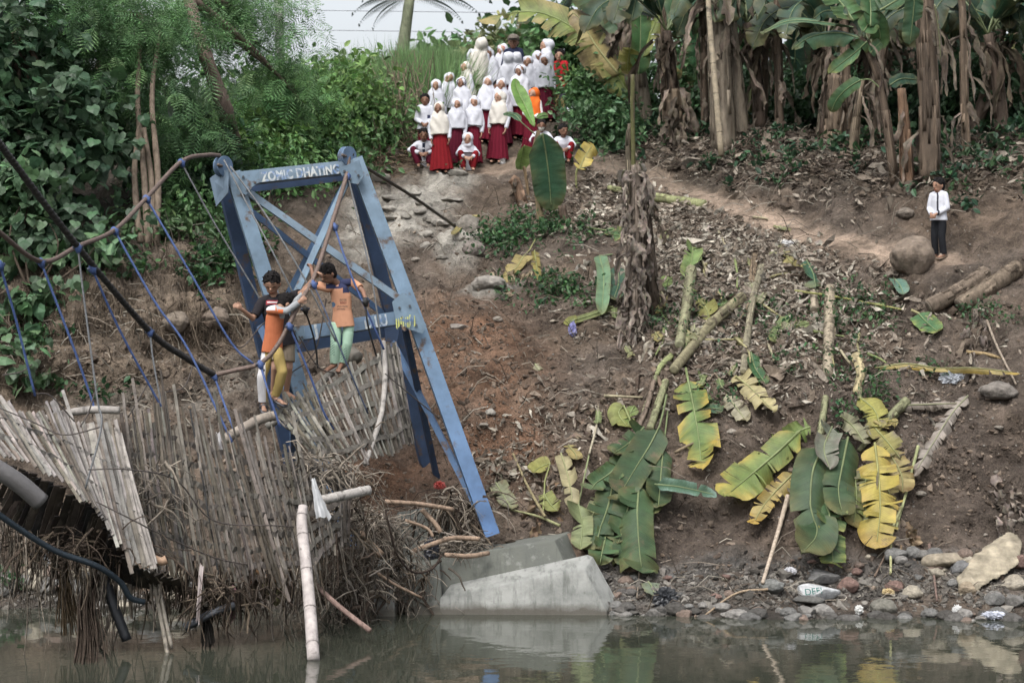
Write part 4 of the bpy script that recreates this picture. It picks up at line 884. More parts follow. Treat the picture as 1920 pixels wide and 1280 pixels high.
for px, py, H, kd, a, hc, sk, hem, skin, lab, ex in KIDS:
    base = solve_base(px, py, H); J, s, fw = stand(H, base, a+R.normal()*.05, 'clasp' if kd == 'o' else 'down')
    hf = Vector(yaw((ex.get('hx', R.normal()*.08), -1, -.08), a))
    kr = figure('person', lab, J, s, fw, hf, skin, wide=R.uniform(.9, 1.1), shirt=WH if kd == 'g' else (.6, .58, .58), sleeve=1, skirt=sk, hijab=hc, hem=hem-.035-R.uniform(0, .05), voxel=.0105, group=GRP, band=ex.get('band'), hup=(R.normal()*.12, 0, 1))
    kr.rotation_euler = (R.normal()*.03, R.normal()*.035, R.normal()*.1)
# boys and adults of the group
def kid_boy(px, py, H, lab, mode, a=0, hx=0, **kw):
    if mode == 'squat':
        base = solve_base(px, py, .74*H/1.3); J, s, fw = squat(H, base, a, kw.pop('w', 1.0))
    else: base = solve_base(px, py, H); J, s, fw = stand(H, base, a, kw.pop('arms', 'clasp'))
    return figure('person', lab, J, s, fw, Vector(yaw((hx, -1, -.08), a)), kw.pop('skin', SK1), voxel=.0105, group=GRP, sleeve=kw.pop('sleeve', 1), **kw)
def pocket(col0, ctr, fwv):
    def f(co):
        c = np.tile(np.array(col0), (len(co), 1)); q = co-A(ctr); c[(np.abs(q[:, 0]) < .028) & (np.abs(q[:, 2]) < .03) & (q[:, 1] < 0)] = (.03, .035, .07); return c
    return f
b = solve_base(797, 176, 1.22)
kid_boy(797, 176, 1.22, 'boy in white shirt with a dark chest pocket badge standing at the left end', 'stand', pants=MAR, plen=.9, shirt=pocket(WH, b+Vector((.07, 0, .80)), None), skin=SK2)
kid_boy(795, 241, 1.24, 'seated boy in white shirt and dark tie with arms round his knees', 'squat', pants=DMAR, shirt=WH, tie=True, skin=SK2, w=1.35)
kid_boy(1056, 233, 1.24, 'boy in white shirt and maroon shorts seated at the right end looking aside', 'squat', hx=.5, pants=RED, shirt=WH, skin=SK2)
kid_boy(1015, 224, 1.24, 'boy in white shirt seated behind the big banana leaf', 'squat', pants=DMAR, shirt=WH, skin=SK2, facecover=(.5, .5, .45))
kid_boy(932, 152, 1.18, 'small boy whose dark hair shows between two girls in hijab', 'stand', pants=DMAR, shirt=WH, skin=SK2, arms='down')
kid_boy(963, 66, 1.54, 'man in navy jacket and faded cap with arms crossed behind the children', 'stand', a=-.3, hx=.2, pants=(.05, .05, .06), shirt=(.022, .027, .055), skin=SK2, cap=(.12, .105, .09))
kid_boy(1050, 62, 1.56, 'adult in bright red shirt partly hidden by the yellow banana leaf', 'stand', a=-.5, hx=.3, pants=(.05, .05, .06), shirt=(.30, .012, .02), skin=SK3, sleeve=.5)
# seated girl at the front
base = solve_base(876, 249, .75*1.2/1.3); J, s, fw = squat(1.2, base, .1)
figure('person', 'small girl in white hijab sitting on the ground in front of the others', J, s, fw, Vector((.0, -1, -.1)), SK3, shirt=WH, sleeve=1, pants=RED, plen=1.05, hijab=WH, hem=.5, voxel=.0105, group=GRP)
# lone boy at the right
base = G(1760, 484)[0]; d_ = base.y; J, s, fw = stand(149*d_/F, base+Vector((0, 0, .0)), -.75, 'clasp')
rb = base
def wsh(co):
    c = np.tile(np.array(WH), (len(co), 1)); q = co-A(rb); t = q[:, 2]
    c[(np.abs(q[:, 0]+.035-(t-.55)*.02) < .012) & (q[:, 1] < 0) & (t > .62)] = (.03, .03, .04); return c
figure('person', 'small boy in white tunic and black trousers standing alone by the boulder', J, s, fw, Vector(yaw((-.2, -1, -.1), -.75)), SK1, shirt=wsh, sleeve=1, pants=(.016, .017, .02), plen=1.0, voxel=.009, shoes=(.2, .15, .11))

# ---- three boys on the broken bridge
dA = 25.85
J = dict(head=P(510, 531, dA-.05), neck=P(513, 556, dA), chest=P(516, 584, dA), pelvis=P(529, 634, dA), sh_l=P(491, 566, dA-.02), sh_r=P(539, 560, dA), el_l=P(474, 597, dA-.15), ha_l=P(454, 580, dA-.3), pn_l=(.3, .6, -.4),
         el_r=P(566, 549, dA-.15), ha_r=P(589, 521, dA-.22), pn_r=(.6, -.5, .2), hip_l=P(520, 642, dA), hip_r=P(540, 642, dA), kn_l=P(516, 690, dA-.12), kn_r=P(541, 690, dA-.05), an_l=P(512, 736, dA), an_r=P(537, 736, dA+.05),
         ft_l=P(514, 746, dA-.12), ft_r=P(552, 746, dA-.08), H=1.5)
def shA(co):
    c = np.tile(np.array((.022, .020, .023)), (len(co), 1)); px = 960+co[:, 0]*F/co[:, 1]; py = 640-(co[:, 2]-CAM_H)*F/co[:, 1]; fr = co[:, 1] < dA
    c[fr & (px > 499) & (px < 526) & (py > 563) & (py < 571)] = (.25, .04, .05)
    c[fr & (px > 501) & (px < 524) & (py > 565.5) & (py < 568)] = (.45, .45, .45); return c
figure('person', 'tall boy in black t-shirt and khaki shorts at the back gripping the brown cable', J, 1.12, (.15, -1, 0), (-.05, -.8, -.5), (.30, .175, .12), shirt=shA, sleeve=.5, pants=(.20, .165, .125), plen=.42, voxel=.0065, group='boys crossing the broken bridge', hcurl=.8)
dB = 25.4
J = dict(head=P(538, 569, dB+.12), neck=P(524, 577, dB+.03), chest=P(515, 596, dB), pelvis=P(511, 646, dB), sh_l=P(506, 582, dB-.06), sh_r=P(528, 582, dB+.08), el_l=P(538, 583, dB-.14), ha_l=P(561, 566, dB-.14), pn_l=(.3, .9, .2),
         el_r=P(552, 570, dB+.1), ha_r=P(569, 550, dB+.05), pn_r=(.3, .9, .2), hip_l=P(502, 656, dB), hip_r=P(519, 656, dB), kn_l=P(492, 705, dB-.05), kn_r=P(530, 697, dB-.1), an_l=P(493, 756, dB), an_r=P(515, 744, dB),
         ft_l=P(495, 767, dB-.1), ft_r=P(530, 755, dB-.08), H=1.25)
def shB(co):
    c = np.tile(np.array((.38, .125, .06)), (len(co), 1)); px = 960+co[:, 0]*F/co[:, 1]; py = 640-(co[:, 2]-CAM_H)*F/co[:, 1]
    g_ = (px > 516+.35*(py-570)) & (py < 597); c[g_] = (.27, .28, .29); c[(px > 521) & (px < 531) & (py > 580) & (py < 588)] = (.5, .13, .05)
    c[(px < 516) & (py < 582)] = (.5, .5, .52); return c
def paB(co):
    c = np.tile(np.array((.32, .24, .09)), (len(co), 1)); px = 960+co[:, 0]*F/co[:, 1]; py = 640-(co[:, 2]-CAM_H)*F/co[:, 1]
    c[px < 497+.02*(py-655)] = (.55, .54, .55); c[((px-493)/4)**2+((py-694)/3)**2 < 1] = (.06, .06, .07); c[(px < 489) & (px > 485)] = (.55, .54, .55); return c
figure('person', 'small boy in orange shirt with grey sleeves and yellow trousers holding the cable', J, .98, (.45, -.9, 0), (.9, .25, -.35), (.30, .175, .12), shirt=shB, sleeve=1, pants=paB, plen=1.0, voxel=.006, wide=.82, group='boys crossing the broken bridge', shoes=(.035, .035, .042), hcurl=.9)
dC = 26.1
J = dict(head=P(614, 513, dC-.12), neck=P(632, 532, dC-.02), chest=P(640, 557, dC), pelvis=P(643, 600, dC), sh_l=P(614, 541, dC-.05), sh_r=P(661, 529, dC), el_l=P(590, 533, dC+.02), ha_l=P(584, 504, dC+.15), pn_l=(-.4, .6, .3),
         el_r=P(680, 545, dC-.1), ha_r=P(686, 562, dC-.25), pn_r=(-.5, .3, -.4), hip_l=P(630, 607, dC), hip_r=P(654, 607, dC), kn_l=P(628, 646, dC-.05), kn_r=P(652, 645, dC-.02), an_l=P(628, 682, dC), an_r=P(641, 681, dC+.03),
         ft_l=P(612, 694, dC-.12), ft_r=P(634, 694, dC-.12), H=1.28)
PE = (.46, .24, .15)
def shC(co):
    c = np.tile(np.array(PE), (len(co), 1)); px = 960+co[:, 0]*F/co[:, 1]; py = 640-(co[:, 2]-CAM_H)*F/co[:, 1]; fr = co[:, 1] < dC+.02; NV_ = (.035, .04, .085)
    c[(py < 549-.33*(px-614)) & (px > 611) & (px < 658) & (py < 541)] = NV_
    c[fr & (px > 643) & (px < 655) & (py > 537) & (py < 549)] = NV_; c[fr & (np.abs(px-632) < 2.5) & (py > 526) & (py < 537)] = (.55, .30, .22)
    for y0, y1, x0, x1, dn in ((560, 564, 637, 650, .5), (565, 570, 637, 649, 1), (573, 576, 632, 652, .7), (578, 581, 631, 648, .7)):
        m_ = fr & (py > y0) & (py < y1) & (px > x0) & (px < x1) & (np.sin(px*3.1+py*.6) > -.2); c[m_] = (.10, .07, .06) if dn < 1 else (.12, .03, .03)
    c[fr & (((px-624)/5)**2+((py-571)/5)**2 < 1)] = (.08, .14, .22); return c
def paC(co):
    c = np.tile(np.array((.33, .48, .37)), (len(co), 1)); px = 960+co[:, 0]*F/co[:, 1]; py = 640-(co[:, 2]-CAM_H)*F/co[:, 1]
    for x0, x1, y0, y1 in ((619, 628, 638, 666), (638, 650, 652, 676)):
        m_ = (px > x0) & (px < x1) & (py > y0) & (py < y1) & (np.sin(px*2.2)+np.sin(py*1.3+px) > .5); c[m_] = (.10, .17, .14)
    return c
figure('person', 'boy in peach shirt with navy collar and mint trousers balancing on the tilted deck', J, 1.0, (-.25, -1, 0), (-.6, -.6, -.55), SK2, shirt=shC, sleeve=.42, pants=paC, plen=1.0, voxel=.006, wide=.9, group='boys crossing the broken bridge', hcurl=.9)
# ---------------------------------------------------------------- vegetation
UPV = np.array((0, 0, 1.0))
LEAFGAIN = np.array((2.35, 2.1, 1.7))
def crown(mb, blobs, T, n, size, col, clump=26, spread=.32, droop=.35, upj=.5, cvar=.45, outer=.45):
    """leaf clumps spread through blobs (px,py,d,rx px,ry px[,rd m])"""
    vol = np.array([b[3]*b[4] for b in blobs], float); vol /= vol.sum(); nc = max(1, n//clump)
    ids = R.choice(len(blobs), nc, p=vol)
    for k in range(nc):
        b = blobs[ids[k]]; c0 = A(P(b[0], b[1], b[2])); s = b[2]/F; rd = b[5] if len(b) > 5 else (b[3]+b[4])*.5*s
        o = nrm(R.normal(size=3)); o[1] -= .25; rr = R.random()**outer
        c = c0 + o*rr*np.array((b[3]*s, rd, b[4]*s))
        m = int(clump*R.uniform(.6, 1.4)); sp = spread*R.uniform(.6, 1.3)
        pos = c + R.normal(size=(m, 3))*sp*np.array((1, 1, .6))
        d = nrm(o*.5 + R.normal(size=(m, 3))*.75 + np.array((0, -.15, -droop)))
        X, Y, Z = frames(m, d, np.tile(UPV, (m, 1)), upj)
        cc = jcol(np.array(col)*LEAFGAIN*R.uniform(1-cvar, 1+cvar), m, .18, .06)
        mb.inst(T, pos, X, Y, Z, size*R.uniform(.65, 1.3, m), cc)
def limbs(mb, base, blobs, r, col, n=9):
    for k in range(n):
        b = blobs[k % len(blobs)]; t = P(b[0]+R.normal()*b[3]*.4, b[1]+R.normal()*b[4]*.4, b[2]); m_ = Vector(base).lerp(t, .5)+Vector((R.normal()*.15, R.normal()*.15, .1))
        mb.tube(curve([base, m_, t], 5), [r*.5, r*.1], n=5, col=col)
def plant(name, label, cat, base, blobs, T, n, size, col, trunks=(), r=.05, bcol=(.07, .055, .042), group=None, nl=9, **kw):
    base = Vector(base); root = thing(name, base, label, cat, group)
    mb = MB(); crown(mb, blobs, T, n, size, col, **kw); mb.build('crown', M_LEAF, root, smooth=False)
    mb = MB()
    for tp in trunks: mb.tube(curve(tp, 6), [r, r*.6], n=9, col=bcol, wob=.05)
    limbs(mb, Vector(trunks[0][-1]) if trunks else base, blobs, r, bcol, nl); mb.build('trunk' if trunks else 'stems', M_BARK, root)
    return root
DK = (.017, .038, .025); MG = (.032, .07, .034); LG = (.05, .10, .04); YG = (.075, .12, .04)
plant('vine_covered_tree', 'dark broad leaved vine smothering the trees at the far left', 'tree', G(60, 470)[0], [(40, 330, 31.6, 130, 140, 1.0), (10, 120, 32.6, 150, 130, 1.2), (150, 250, 32.2, 110, 110, 1.0), (-140, 250, 32, 150, 240, 1.2), (110, 430, 31, 90, 60, .5)], T_HEART, 5600, .19, (.02, .043, .028), trunks=[[G(60, 480)[0], P(70, 300, 32), P(40, 60, 32.5)]], r=.12, droop=.9, upj=.35, clump=18, spread=.35)
plant('vine', 'pale green lobed vine leaves at the far left edge below the dark vine', 'vine', G(60, 560)[0], [(50, 345, 30.4, 60, 50, .3), (60, 440, 30.4, 70, 60, .3), (170, 455, 30.4, 40, 34, .3), (30, 660, 29.2, 70, 60, .3), (60, 560, 29.6, 60, 50, .3)], T_HEART, 620, .19, (.045, .085, .055), droop=.8, upj=.4, clump=12, spread=.22)
plant('feathery_tree', 'feathery leaved tree with thin upright stems in the upper left', 'tree', G(280, 440)[0], [(290, 60, 33.4, 95, 70), (215, 60, 33.6, 120, 80), (225, 190, 33.2, 90, 70), (320, 180, 34, 60, 60), (290, 250, 33.6, 60, 50), (130, 20, 33, 110, 60), (350, 260, 34, 50, 50)], T_FROND, 2700, .40, (.042, .092, .046),
      trunks=[[G(278, 460)[0], P(268, 300, 31.9), P(258, 190, 32.4), P(265, 30, 33.2)], [G(294, 460)[0], P(296, 330, 31.8), P(285, 180, 32.4), P(300, 60, 33)], [G(264, 455)[0], P(252, 330, 31.8), P(262, 220, 32.2)], [G(286, 455)[0], P(284, 340, 31.8), P(270, 240, 32)]], r=.055, bcol=(.17, .135, .105), droop=.3, upj=.3, clump=12, spread=.4)
plant('leaning_tree', 'tree with a thick leaning brown trunk and light feathery leaves', 'tree', G(440, 330)[0], [(455, 40, 36.8, 70, 55), (520, 140, 37, 70, 45), (410, 0, 36, 90, 40), (540, 175, 36.8, 50, 40)], T_FROND, 1500, .38, (.052, .112, .055),
      trunks=[[G(450, 330)[0], P(428, 230, 34.6), P(408, 165, 34.3), P(375, 75, 34.3), P(352, -10, 34.6)]], r=.15, bcol=(.15, .115, .095), droop=.35, upj=.3, clump=12, spread=.4)
for px, py, d, rx, ry, n, sz, c, T, lab in [(385, 430, 33, 90, 90, 2600, .12, MG, T_OVAL, 'leafy climber hanging over the bank left of the tower'), (350, 300, 34.6, 100, 70, 1700, .17, DK, T_OVAL, 'dark bush behind the left tower top'),
  (500, 330, 35.6, 90, 90, 2600, .12, (.04, .088, .038), T_OVAL, 'green bush seen through the tower frame'), (560, 225, 38.5, 100, 80, 2200, .15, LG, T_OVAL, 'yellow green bush above the tower beam'), (655, 190, 39.8, 90, 75, 2300, .15, (.055, .105, .04), T_OVAL, 'rounded bush right of the leaning trunk below the sky'),
  (590, 165, 40.5, 80, 50, 700, .36, (.06, .12, .055), T_FROND, 'light feathery bush against the pale sky'), (690, 235, 39.4, 60, 60, 1500, .13, (.035, .075, .033), T_OVAL, 'dark green bush left of the dry stems'), (480, 270, 36.8, 80, 70, 1700, .14, (.05, .10, .035), T_OVAL, 'bush at the foot of the leaning trunk'),
  (610, 300, 37.4, 80, 40, 1300, .12, MG, T_OVAL, 'low bush just above the painted top beam'), (300, 440, 31.8, 60, 60, 800, .13, (.03, .06, .03), T_OVAL, 'small bush on the cliff edge at left')]:
    plant('shrub', lab, 'shrub', G(px, min(py+ry, 520))[0], [(px, py, d, rx, ry), (px+rx*.5, py+ry*.35, d, rx*.6, ry*.6), (px-rx*.5, py-ry*.2, d+.4, rx*.6, ry*.6)], T, n, sz, c, r=.03, group='bushes along the bank top', clump=22 if T is T_OVAL else 10, spread=.3)
for px, py, d, rx, ry, n, sz, c, T, lab in [(1108, 178, 41.6, 48, 45, 1500, .13, MG, T_OVAL, 'dense dark bush right of the children'), (1128, 228, 40, 56, 46, 1600, .13, (.03, .066, .036), T_OVAL, 'dark weedy bush below the yellow banana leaf'), (1100, 150, 43.4, 36, 30, 700, .13, LG, T_OVAL, 'small bush beside the adult in red')]:
    plant('shrub', lab, 'shrub', G(px, py+ry)[0], [(px, py, d, rx, ry), (px+rx*.4, py+ry*.4, d-.3, rx*.6, ry*.5)], T, n, sz, c, r=.03, group='bushes beside the school children', clump=20, spread=.26)
# far trees behind the crest
FT = [(560, 165, 58, 150, 40, LG, 'pale distant tree left of the pole'), (700, 160, 62, 120, 40, (.055, .10, .05), 'pale distant tree beside the palm'), (860, 120, 60, 90, 50, (.05, .095, .05), 'distant tree behind the tall grass'), (950, 95, 58, 60, 40, (.065, .085, .05), 'thin distant bush behind the capped man'), (1080, 60, 55, 90, 80, MG, 'distant tree behind the adult in red'),
      (1330, 90, 56, 60, 110, MG, 'distant tree between the dry banana stems'), (1570, 90, 52, 90, 90, DK, 'dark distant tree behind the fan of banana leaves'), (1720, 70, 50, 130, 110, (.012, .026, .018), 'dark distant tree in the upper right'), (1890, 90, 47, 130, 140, (.012, .026, .018), 'dark distant tree at the upper right corner'), (200, 120, 50, 220, 150, (.018, .04, .025), 'dark distant tree behind the left trees'), (-60, 200, 48, 200, 200, DK, 'dark distant tree beyond the left edge')]
for px, py, d, rx, ry, c, lab in FT:
    b = P(px, 330, d); b.z = gz(b.x, d)
    plant('distant_tree', lab, 'tree', b, [(px, py+20, d, rx, ry), (px-rx*.4, py+ry*.8, d, rx*.7, ry), (px+rx*.5, py+ry*.6, d, rx*.6, ry*.8)], T_OVAL, 2600, .30, c, trunks=[[b, P(px+5, py+ry, d), P(px, py, d)]], r=.12, group='trees beyond the bank top', clump=26, spread=.5)
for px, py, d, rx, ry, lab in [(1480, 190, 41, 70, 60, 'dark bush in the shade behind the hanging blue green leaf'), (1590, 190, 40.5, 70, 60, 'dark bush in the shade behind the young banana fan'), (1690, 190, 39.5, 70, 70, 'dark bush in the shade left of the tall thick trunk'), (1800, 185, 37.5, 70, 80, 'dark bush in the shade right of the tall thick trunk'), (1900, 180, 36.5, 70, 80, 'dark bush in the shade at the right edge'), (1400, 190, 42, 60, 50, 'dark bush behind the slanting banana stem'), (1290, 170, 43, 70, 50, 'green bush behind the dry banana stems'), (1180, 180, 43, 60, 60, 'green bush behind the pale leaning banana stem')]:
    plant('shrub', lab, 'shrub', G(px, 235)[0], [(px, py, d, rx, ry), (px-rx*.5, py-ry*.6, d+.4, rx*.7, ry*.6), (px+rx*.5, py+ry*.3, d, rx*.6, ry*.6)], T_OVAL, 1500, .15, (.013, .03, .017) if px > 1350 else (.022, .05, .026), r=.03, group='shaded bushes behind the banana plants', clump=20, spread=.3)  # grove shade is put into the leaf colour, darker for the right bushes
# grass on the crest
def grass(mb, cx, cy, rx, ry, n, ln, col, lean=.35, lim=845):
    for _ in range(n//40):
        px, py = cx+R.normal()*rx*.5, cy+R.normal()*ry*.5; px = min(px, lim-abs(R.normal())*30); p, nn = G(px, py); m = 40
        pos = A(p)+R.normal(size=(m, 3))*(.14, .14, .02); d = nrm(np.stack([R.normal(size=m)*lean, R.normal(size=m)*lean-.1, np.ones(m)], 1))
        X, Y, Z = frames(m, d, np.tile((0, -1., .2), (m, 1)), .6)
        mb.inst(T_GRASS, pos, X, Y, Z, np.stack([ln*R.uniform(.5, 1.3, m), np.full(m, .5), np.full(m, ln*.8)], 1), jcol(np.array(col)*R.uniform(.7, 1.3), m, .2, .06))
mb = MB(); grass(mb, 790, 228, 130, 22, 9000, 1.25, (.13, .22, .085)); grass(mb, 750, 235, 100, 26, 5000, 1.0, (.10, .175, .065)); grass(mb, 830, 212, 30, 6, 1400, 1.2, (.10, .17, .065))
grass(mb, 560, 250, 200, 14, 3600, 1.0, (.06, .105, .045))
tag(mb.build('tall_grass', M_LEAF, smooth=False), 'tall light green grass on the crest left of the children', 'grass', kind='stuff')
mb = MB()
for k in range(240):
    px, py = 752+R.normal()*24, 262+R.normal()*16; p, _ = G(px, py); l = R.uniform(.5, 1.6)
    mb.tube([p, p+Vector((R.normal()*.12, R.normal()*.1, l*.5)), p+Vector((R.normal()*.25, R.normal()*.2, l))], [.016, .007], n=4, col=np.array((.20, .165, .12))*R.uniform(.5, 1.2), cap=False)
for k in range(420):
    px, py = 690+R.normal()*50, 285+R.normal()*16; p, _ = G(px, py); mb.tube([p, p+Vector((R.normal()*.4, -.1, R.normal()*.15+.15)), p+Vector((R.normal()*.6, -.15, R.normal()*.1))], .008, n=3, col=np.array((.15, .115, .08))*R.uniform(.5, 1.3), cap=False)
tag(mb.build('dry_stems', M_DEB), 'thicket of dry tan stems left of the children', 'dry stems', kind='stuff')
# roots hanging on the left cliff
mb = MB()
for k in range(900):
    px, py = R.uniform(-20, 470), R.uniform(455, 600)+R.normal()*20; p, nn = G(px, py, .05); l = R.uniform(.25, 1.1)
    mb.tube([p, p+Vector((R.normal()*.08, -.05, -l*.5)), p+Vector((R.normal()*.16, -.06, -l))], [.008, .004], n=3, col=np.array((.13, .105, .08))*R.uniform(.4, 1.3), cap=False)
tag(mb.build('hanging_roots', M_DEB), 'fine roots hanging over the eroded left cliff', 'roots', kind='stuff')

# palm, pole and wires
b = P(752, 300, 56); b.z = gz(b.x, 56); pr = thing('palm_tree', b, 'palm tree with drooping dark fronds cut by the top edge', 'palm tree')
mb = MB(); mb.tube(curve([b, P(754, 120, 56), P(768, -2, 56)], 6), [.22, .17, .13], n=10, wob=.03, col=(.15, .165, .11)); mb.build('trunk', M_BARK, pr)
for a, l in ((2.95, 1.25), (2.6, 1.0), (3.35, 1.2), (.55, 1.7), (.9, 1.9), (.25, 1.5), (1.25, 1.8), (3.7, 1.0), (2.2, 1.3), (.75, 1.4), (-.1, 1.2)):
    mb = MB(); X = Vector((math.cos(a), -.2, math.sin(a)*.55+.1)).normalized(); Z = Vector((0, -.25, 1)); Y = Z.cross(X).normalized(); Z = X.cross(Y)
    mb.inst((T_PALM[0]*np.array((1, 1, 1.5)), T_PALM[1]), np.array([A(P(769, 0, 56))]), A(X)[None], A(Y)[None], A(Z)[None], np.array([l*1.1]), np.array((.035, .055, .04))); mb.build('frond', M_LEAF, pr, smooth=False)
p0 = P(527, 150, 60); p0.z = gz(p0.x, 60)
up = thing('utility_pole', p0, 'grey round pole rising into the sky at top left', 'pole'); mb = MB(); mb.tube([p0, P(524, 40, 60), P(523, -60, 60)], .13, n=12, col=(.13, .125, .12)); mb.build('shaft', M_CONC, up)
mb = MB(); mb.tube([P(509, -45, 60), P(537, -45, 60)], .05, n=6, col=(.1, .1, .1)); mb.build('crossarm', M_BARK, up)
for py, lab in ((19, 'upper thin power line across the sky'), (56, 'lower thin power line across the sky')):
    mb = MB(); mb.tube([P(300, py-8, 62), P(600, py+1, 62), P(1000, py+6, 62), P(1500, py-4, 62)], .008, n=4, col=(.12, .12, .13)); tag(mb.build('power_line', M_CABLE), lab, 'power line', 'power lines')

# ---------------------------------------------------------------- banana leaves and plants
GRN = (.034, .075, .034); LGRN = (.10, .19, .05); YEL = (.275, .228, .095); PALEY = (.34, .30, .16); DRY = (.145, .12, .095)
def bleaf(mid, W, nv, col, edge=None, tears=0, droop=.1, fold=.12, parent=None, label=None, cat='banana leaf', group=None, wave=.03, blunt=.75, ribcol=None, curl=0., name=None, petiole=None, edgeamt=.45, sides=(1, -1), base=.1):
    mid = curve(mid, 8); n = len(mid); S = np.linspace(0, 1, n); nv = A(nv)
    cum = np.concatenate([[0], np.cumsum(np.linalg.norm(np.diff(mid, axis=0), axis=1))]); Lg = cum[-1]; S_ = cum/Lg
    def M_(s): return np.stack([np.interp(s, S_, mid[:, k]) for k in range(3)], -1)
    tg = nrm(np.gradient(mid, axis=0)); sd = nrm(np.cross(tg, nv)); nn = nrm(np.cross(sd, tg))
    def ax(arr, s): return np.stack([np.interp(s, S_, arr[:, k]) for k in range(3)], -1)
    shp = lambda s: np.minimum(1, (np.maximum(s, 0)/base+1e-4)**.6)*(1-np.clip((s-blunt)/(1.0-blunt), 0, 1)**2.2+1e-4)**.55
    mb = MB(); V5 = np.array([0, .2, .45, .72, 1.0]); col = np.array(col, float); edge = col*.45+np.array((.075, .06, .022)) if edge is None else np.array(edge, float)
    ph = R.uniform(0, 6)
    for sg in sides:
        cuts = np.concatenate([[0], np.sort(np.concatenate([R.uniform(.06, .97, tears-tears//2), np.clip(R.uniform(.2, .9)+R.normal(size=tears//2)*.09, .05, .97)])), [1]]) if tears else np.array([0, 1.0])
        for a, b in zip(cuts[:-1], cuts[1:]):
            if b-a < .004: continue
            m = max(3, int((b-a)*44)+1); s = np.linspace(a, b, m); torn = tears > 0
            dr = droop+(R.normal()*.35 if torn else 0); fo = fold+(R.normal()*.2 if torn else 0); sh = min(.6, R.exponential(.16)) if torn else 0; wl = R.uniform(.7, 1.04) if torn else 1
            sm, vm = np.meshgrid(s, V5, indexing='ij')
            se = np.clip(sm+((a+b)/2-sm)*sh*vm + .035*vm*np.sin(sm*3), 0, 1); w_ = W*shp(sm)*wl
            pos = M_(se); sdv = ax(sd, se); nv_ = ax(nn, se)
            off = (fo*vm - dr*vm**2 - curl*vm**3)*w_ + wave*1.8*vm*np.sin(sm*19+ph+sg*2)*W + wave*.8*vm*np.sin(sm*47+ph*3)*W + .02*W*R.normal(size=sm.shape)*vm
            lat = vm*w_*np.cos(np.clip(curl*vm, 0, 1.2))
            Vt = pos + sdv*(sg*lat)[..., None] + nv_*off[..., None]
            e = np.clip((vm**2.2*.8+np.clip((sm-.7)/.3, 0, 1)**1.5)*edgeamt*1.6*(1+.6*np.sin(sm*17+ph*3)+.3*R.normal(size=sm.shape)), 0, 1)
            c = col*(1-e[..., None])+edge*e[..., None]; c = c*(1+.06*R.normal(size=(m, 1, 1)))
            i = np.arange(m-1)[:, None]*5; j = np.arange(4)[None]
            mb.add(Vt.reshape(-1, 3), np.stack([i+j, i+5+j, i+5+j+1, i+j+1], -1).reshape(-1, 4), np.clip(c, .004, .8).reshape(-1, 3), np.stack([sm*2, vm*sg], -1).reshape(-1, 2))
    o = mb.build(name or ('leaf' if parent else 'banana_leaf'), M_BAN, parent)
    if not parent: tag(o, label, cat, group)
    mr = MB(); full = mid[:max(3, int(n*.96))] + nn[:max(3, int(n*.96))]*.006
    if petiole is not None: full = np.concatenate([curve(list(petiole)+[mid[0]], 6)[:-1], full])
    rc = ribcol if ribcol is not None else (np.array(col)*.5+np.array((.16, .18, .09)))
    mr.tube(full, [max(.012, W*.07), .006], n=6, col=rc); mr.build('midrib', M_STEM if False else M_LEAF, o)
    return o
def stem(mb, pts, r, col=DRY, strips=22, flap=.0):
    c = curve(pts, 6); m = len(c); cc = np.clip(np.array(col)*(1+.2*np.tile(R.normal(size=14), m)[:, None]+.06*R.normal(size=(m*14, 1))), .01, .6)
    rr = np.full(m, r) if np.ndim(r) == 0 else np.interp(np.linspace(0, 1, m), np.linspace(0, 1, len(r)), r)
    mb.tube(c, rr*(1+.03*R.normal(size=m)), n=14, wob=.02, col=cc)
    t = nrm(np.gradient(c, axis=0)); ref = np.array((0, -1.0, .12)); s1 = nrm(np.cross(t, ref)); s2 = np.cross(s1, t)
    for k in range(strips):
        a = R.uniform(0, 6.28); i0 = int(R.integers(0, max(1, m*2//3))); i1 = min(m, i0+int(R.integers(3, 9)))
        if i1-i0 < 3: continue
        dv = s1[i0:i1]*math.cos(a)+s2[i0:i1]*math.sin(a)
        q = c[i0:i1]+dv*(rr[i0:i1]*1.02)[:, None]*(1+flap*np.linspace(0, 1, i1-i0)[:, None]*R.random())
        mb.strip(q, R.uniform(.03, .09)*min(1, rr[i0]/.09), .006, dv[0], np.clip(np.array(col)*R.uniform(.45, 1.6), .01, .5))
def dryleaf(mb, top, ln, w, col=DRY, dirv=(0, 0, -1), sw=.15, n=10):
    p = Vector(top); pts = [p]; d = Vector(dirv).normalized()
    for k in range(n):
        d = (d*.75+Vector((R.normal()*sw, R.normal()*sw, -.35))).normalized(); pts.append(pts[-1]+d*ln/n)
    pts = np.array([tuple(q) for q in pts]); m = len(pts); tg = nrm(np.gradient(pts, axis=0)); sdv = nrm(np.cross(tg, nrm(np.array((R.normal(), -1, R.normal()*.3))))); nv = np.cross(sdv, tg)
    t = np.linspace(0, 1, m); ww = w*(np.sin(np.pi*np.clip(t*.9+.08, 0, 1))**.6)*(1+.3*R.normal(size=m)); v = np.array([-1, -.45, .1, .5, 1])
    V = pts[:, None]+sdv[:, None]*(v[None, :]*ww[:, None]*.6)[..., None]+nv[:, None]*(R.normal(size=(m, 5))*w*.35+np.abs(v)[None]*w*.3*np.sin(t*9+R.uniform(0, 6))[:, None])[..., None]
    i = np.arange(m-1)[:, None]*5; j = np.arange(4)[None]
    mb.add(V.reshape(-1, 3), np.stack([i+j, i+5+j, i+5+j+1, i+j+1], -1).reshape(-1, 4), jcol(np.array(col)*R.uniform(.6, 1.4), m*5, .12, .04))
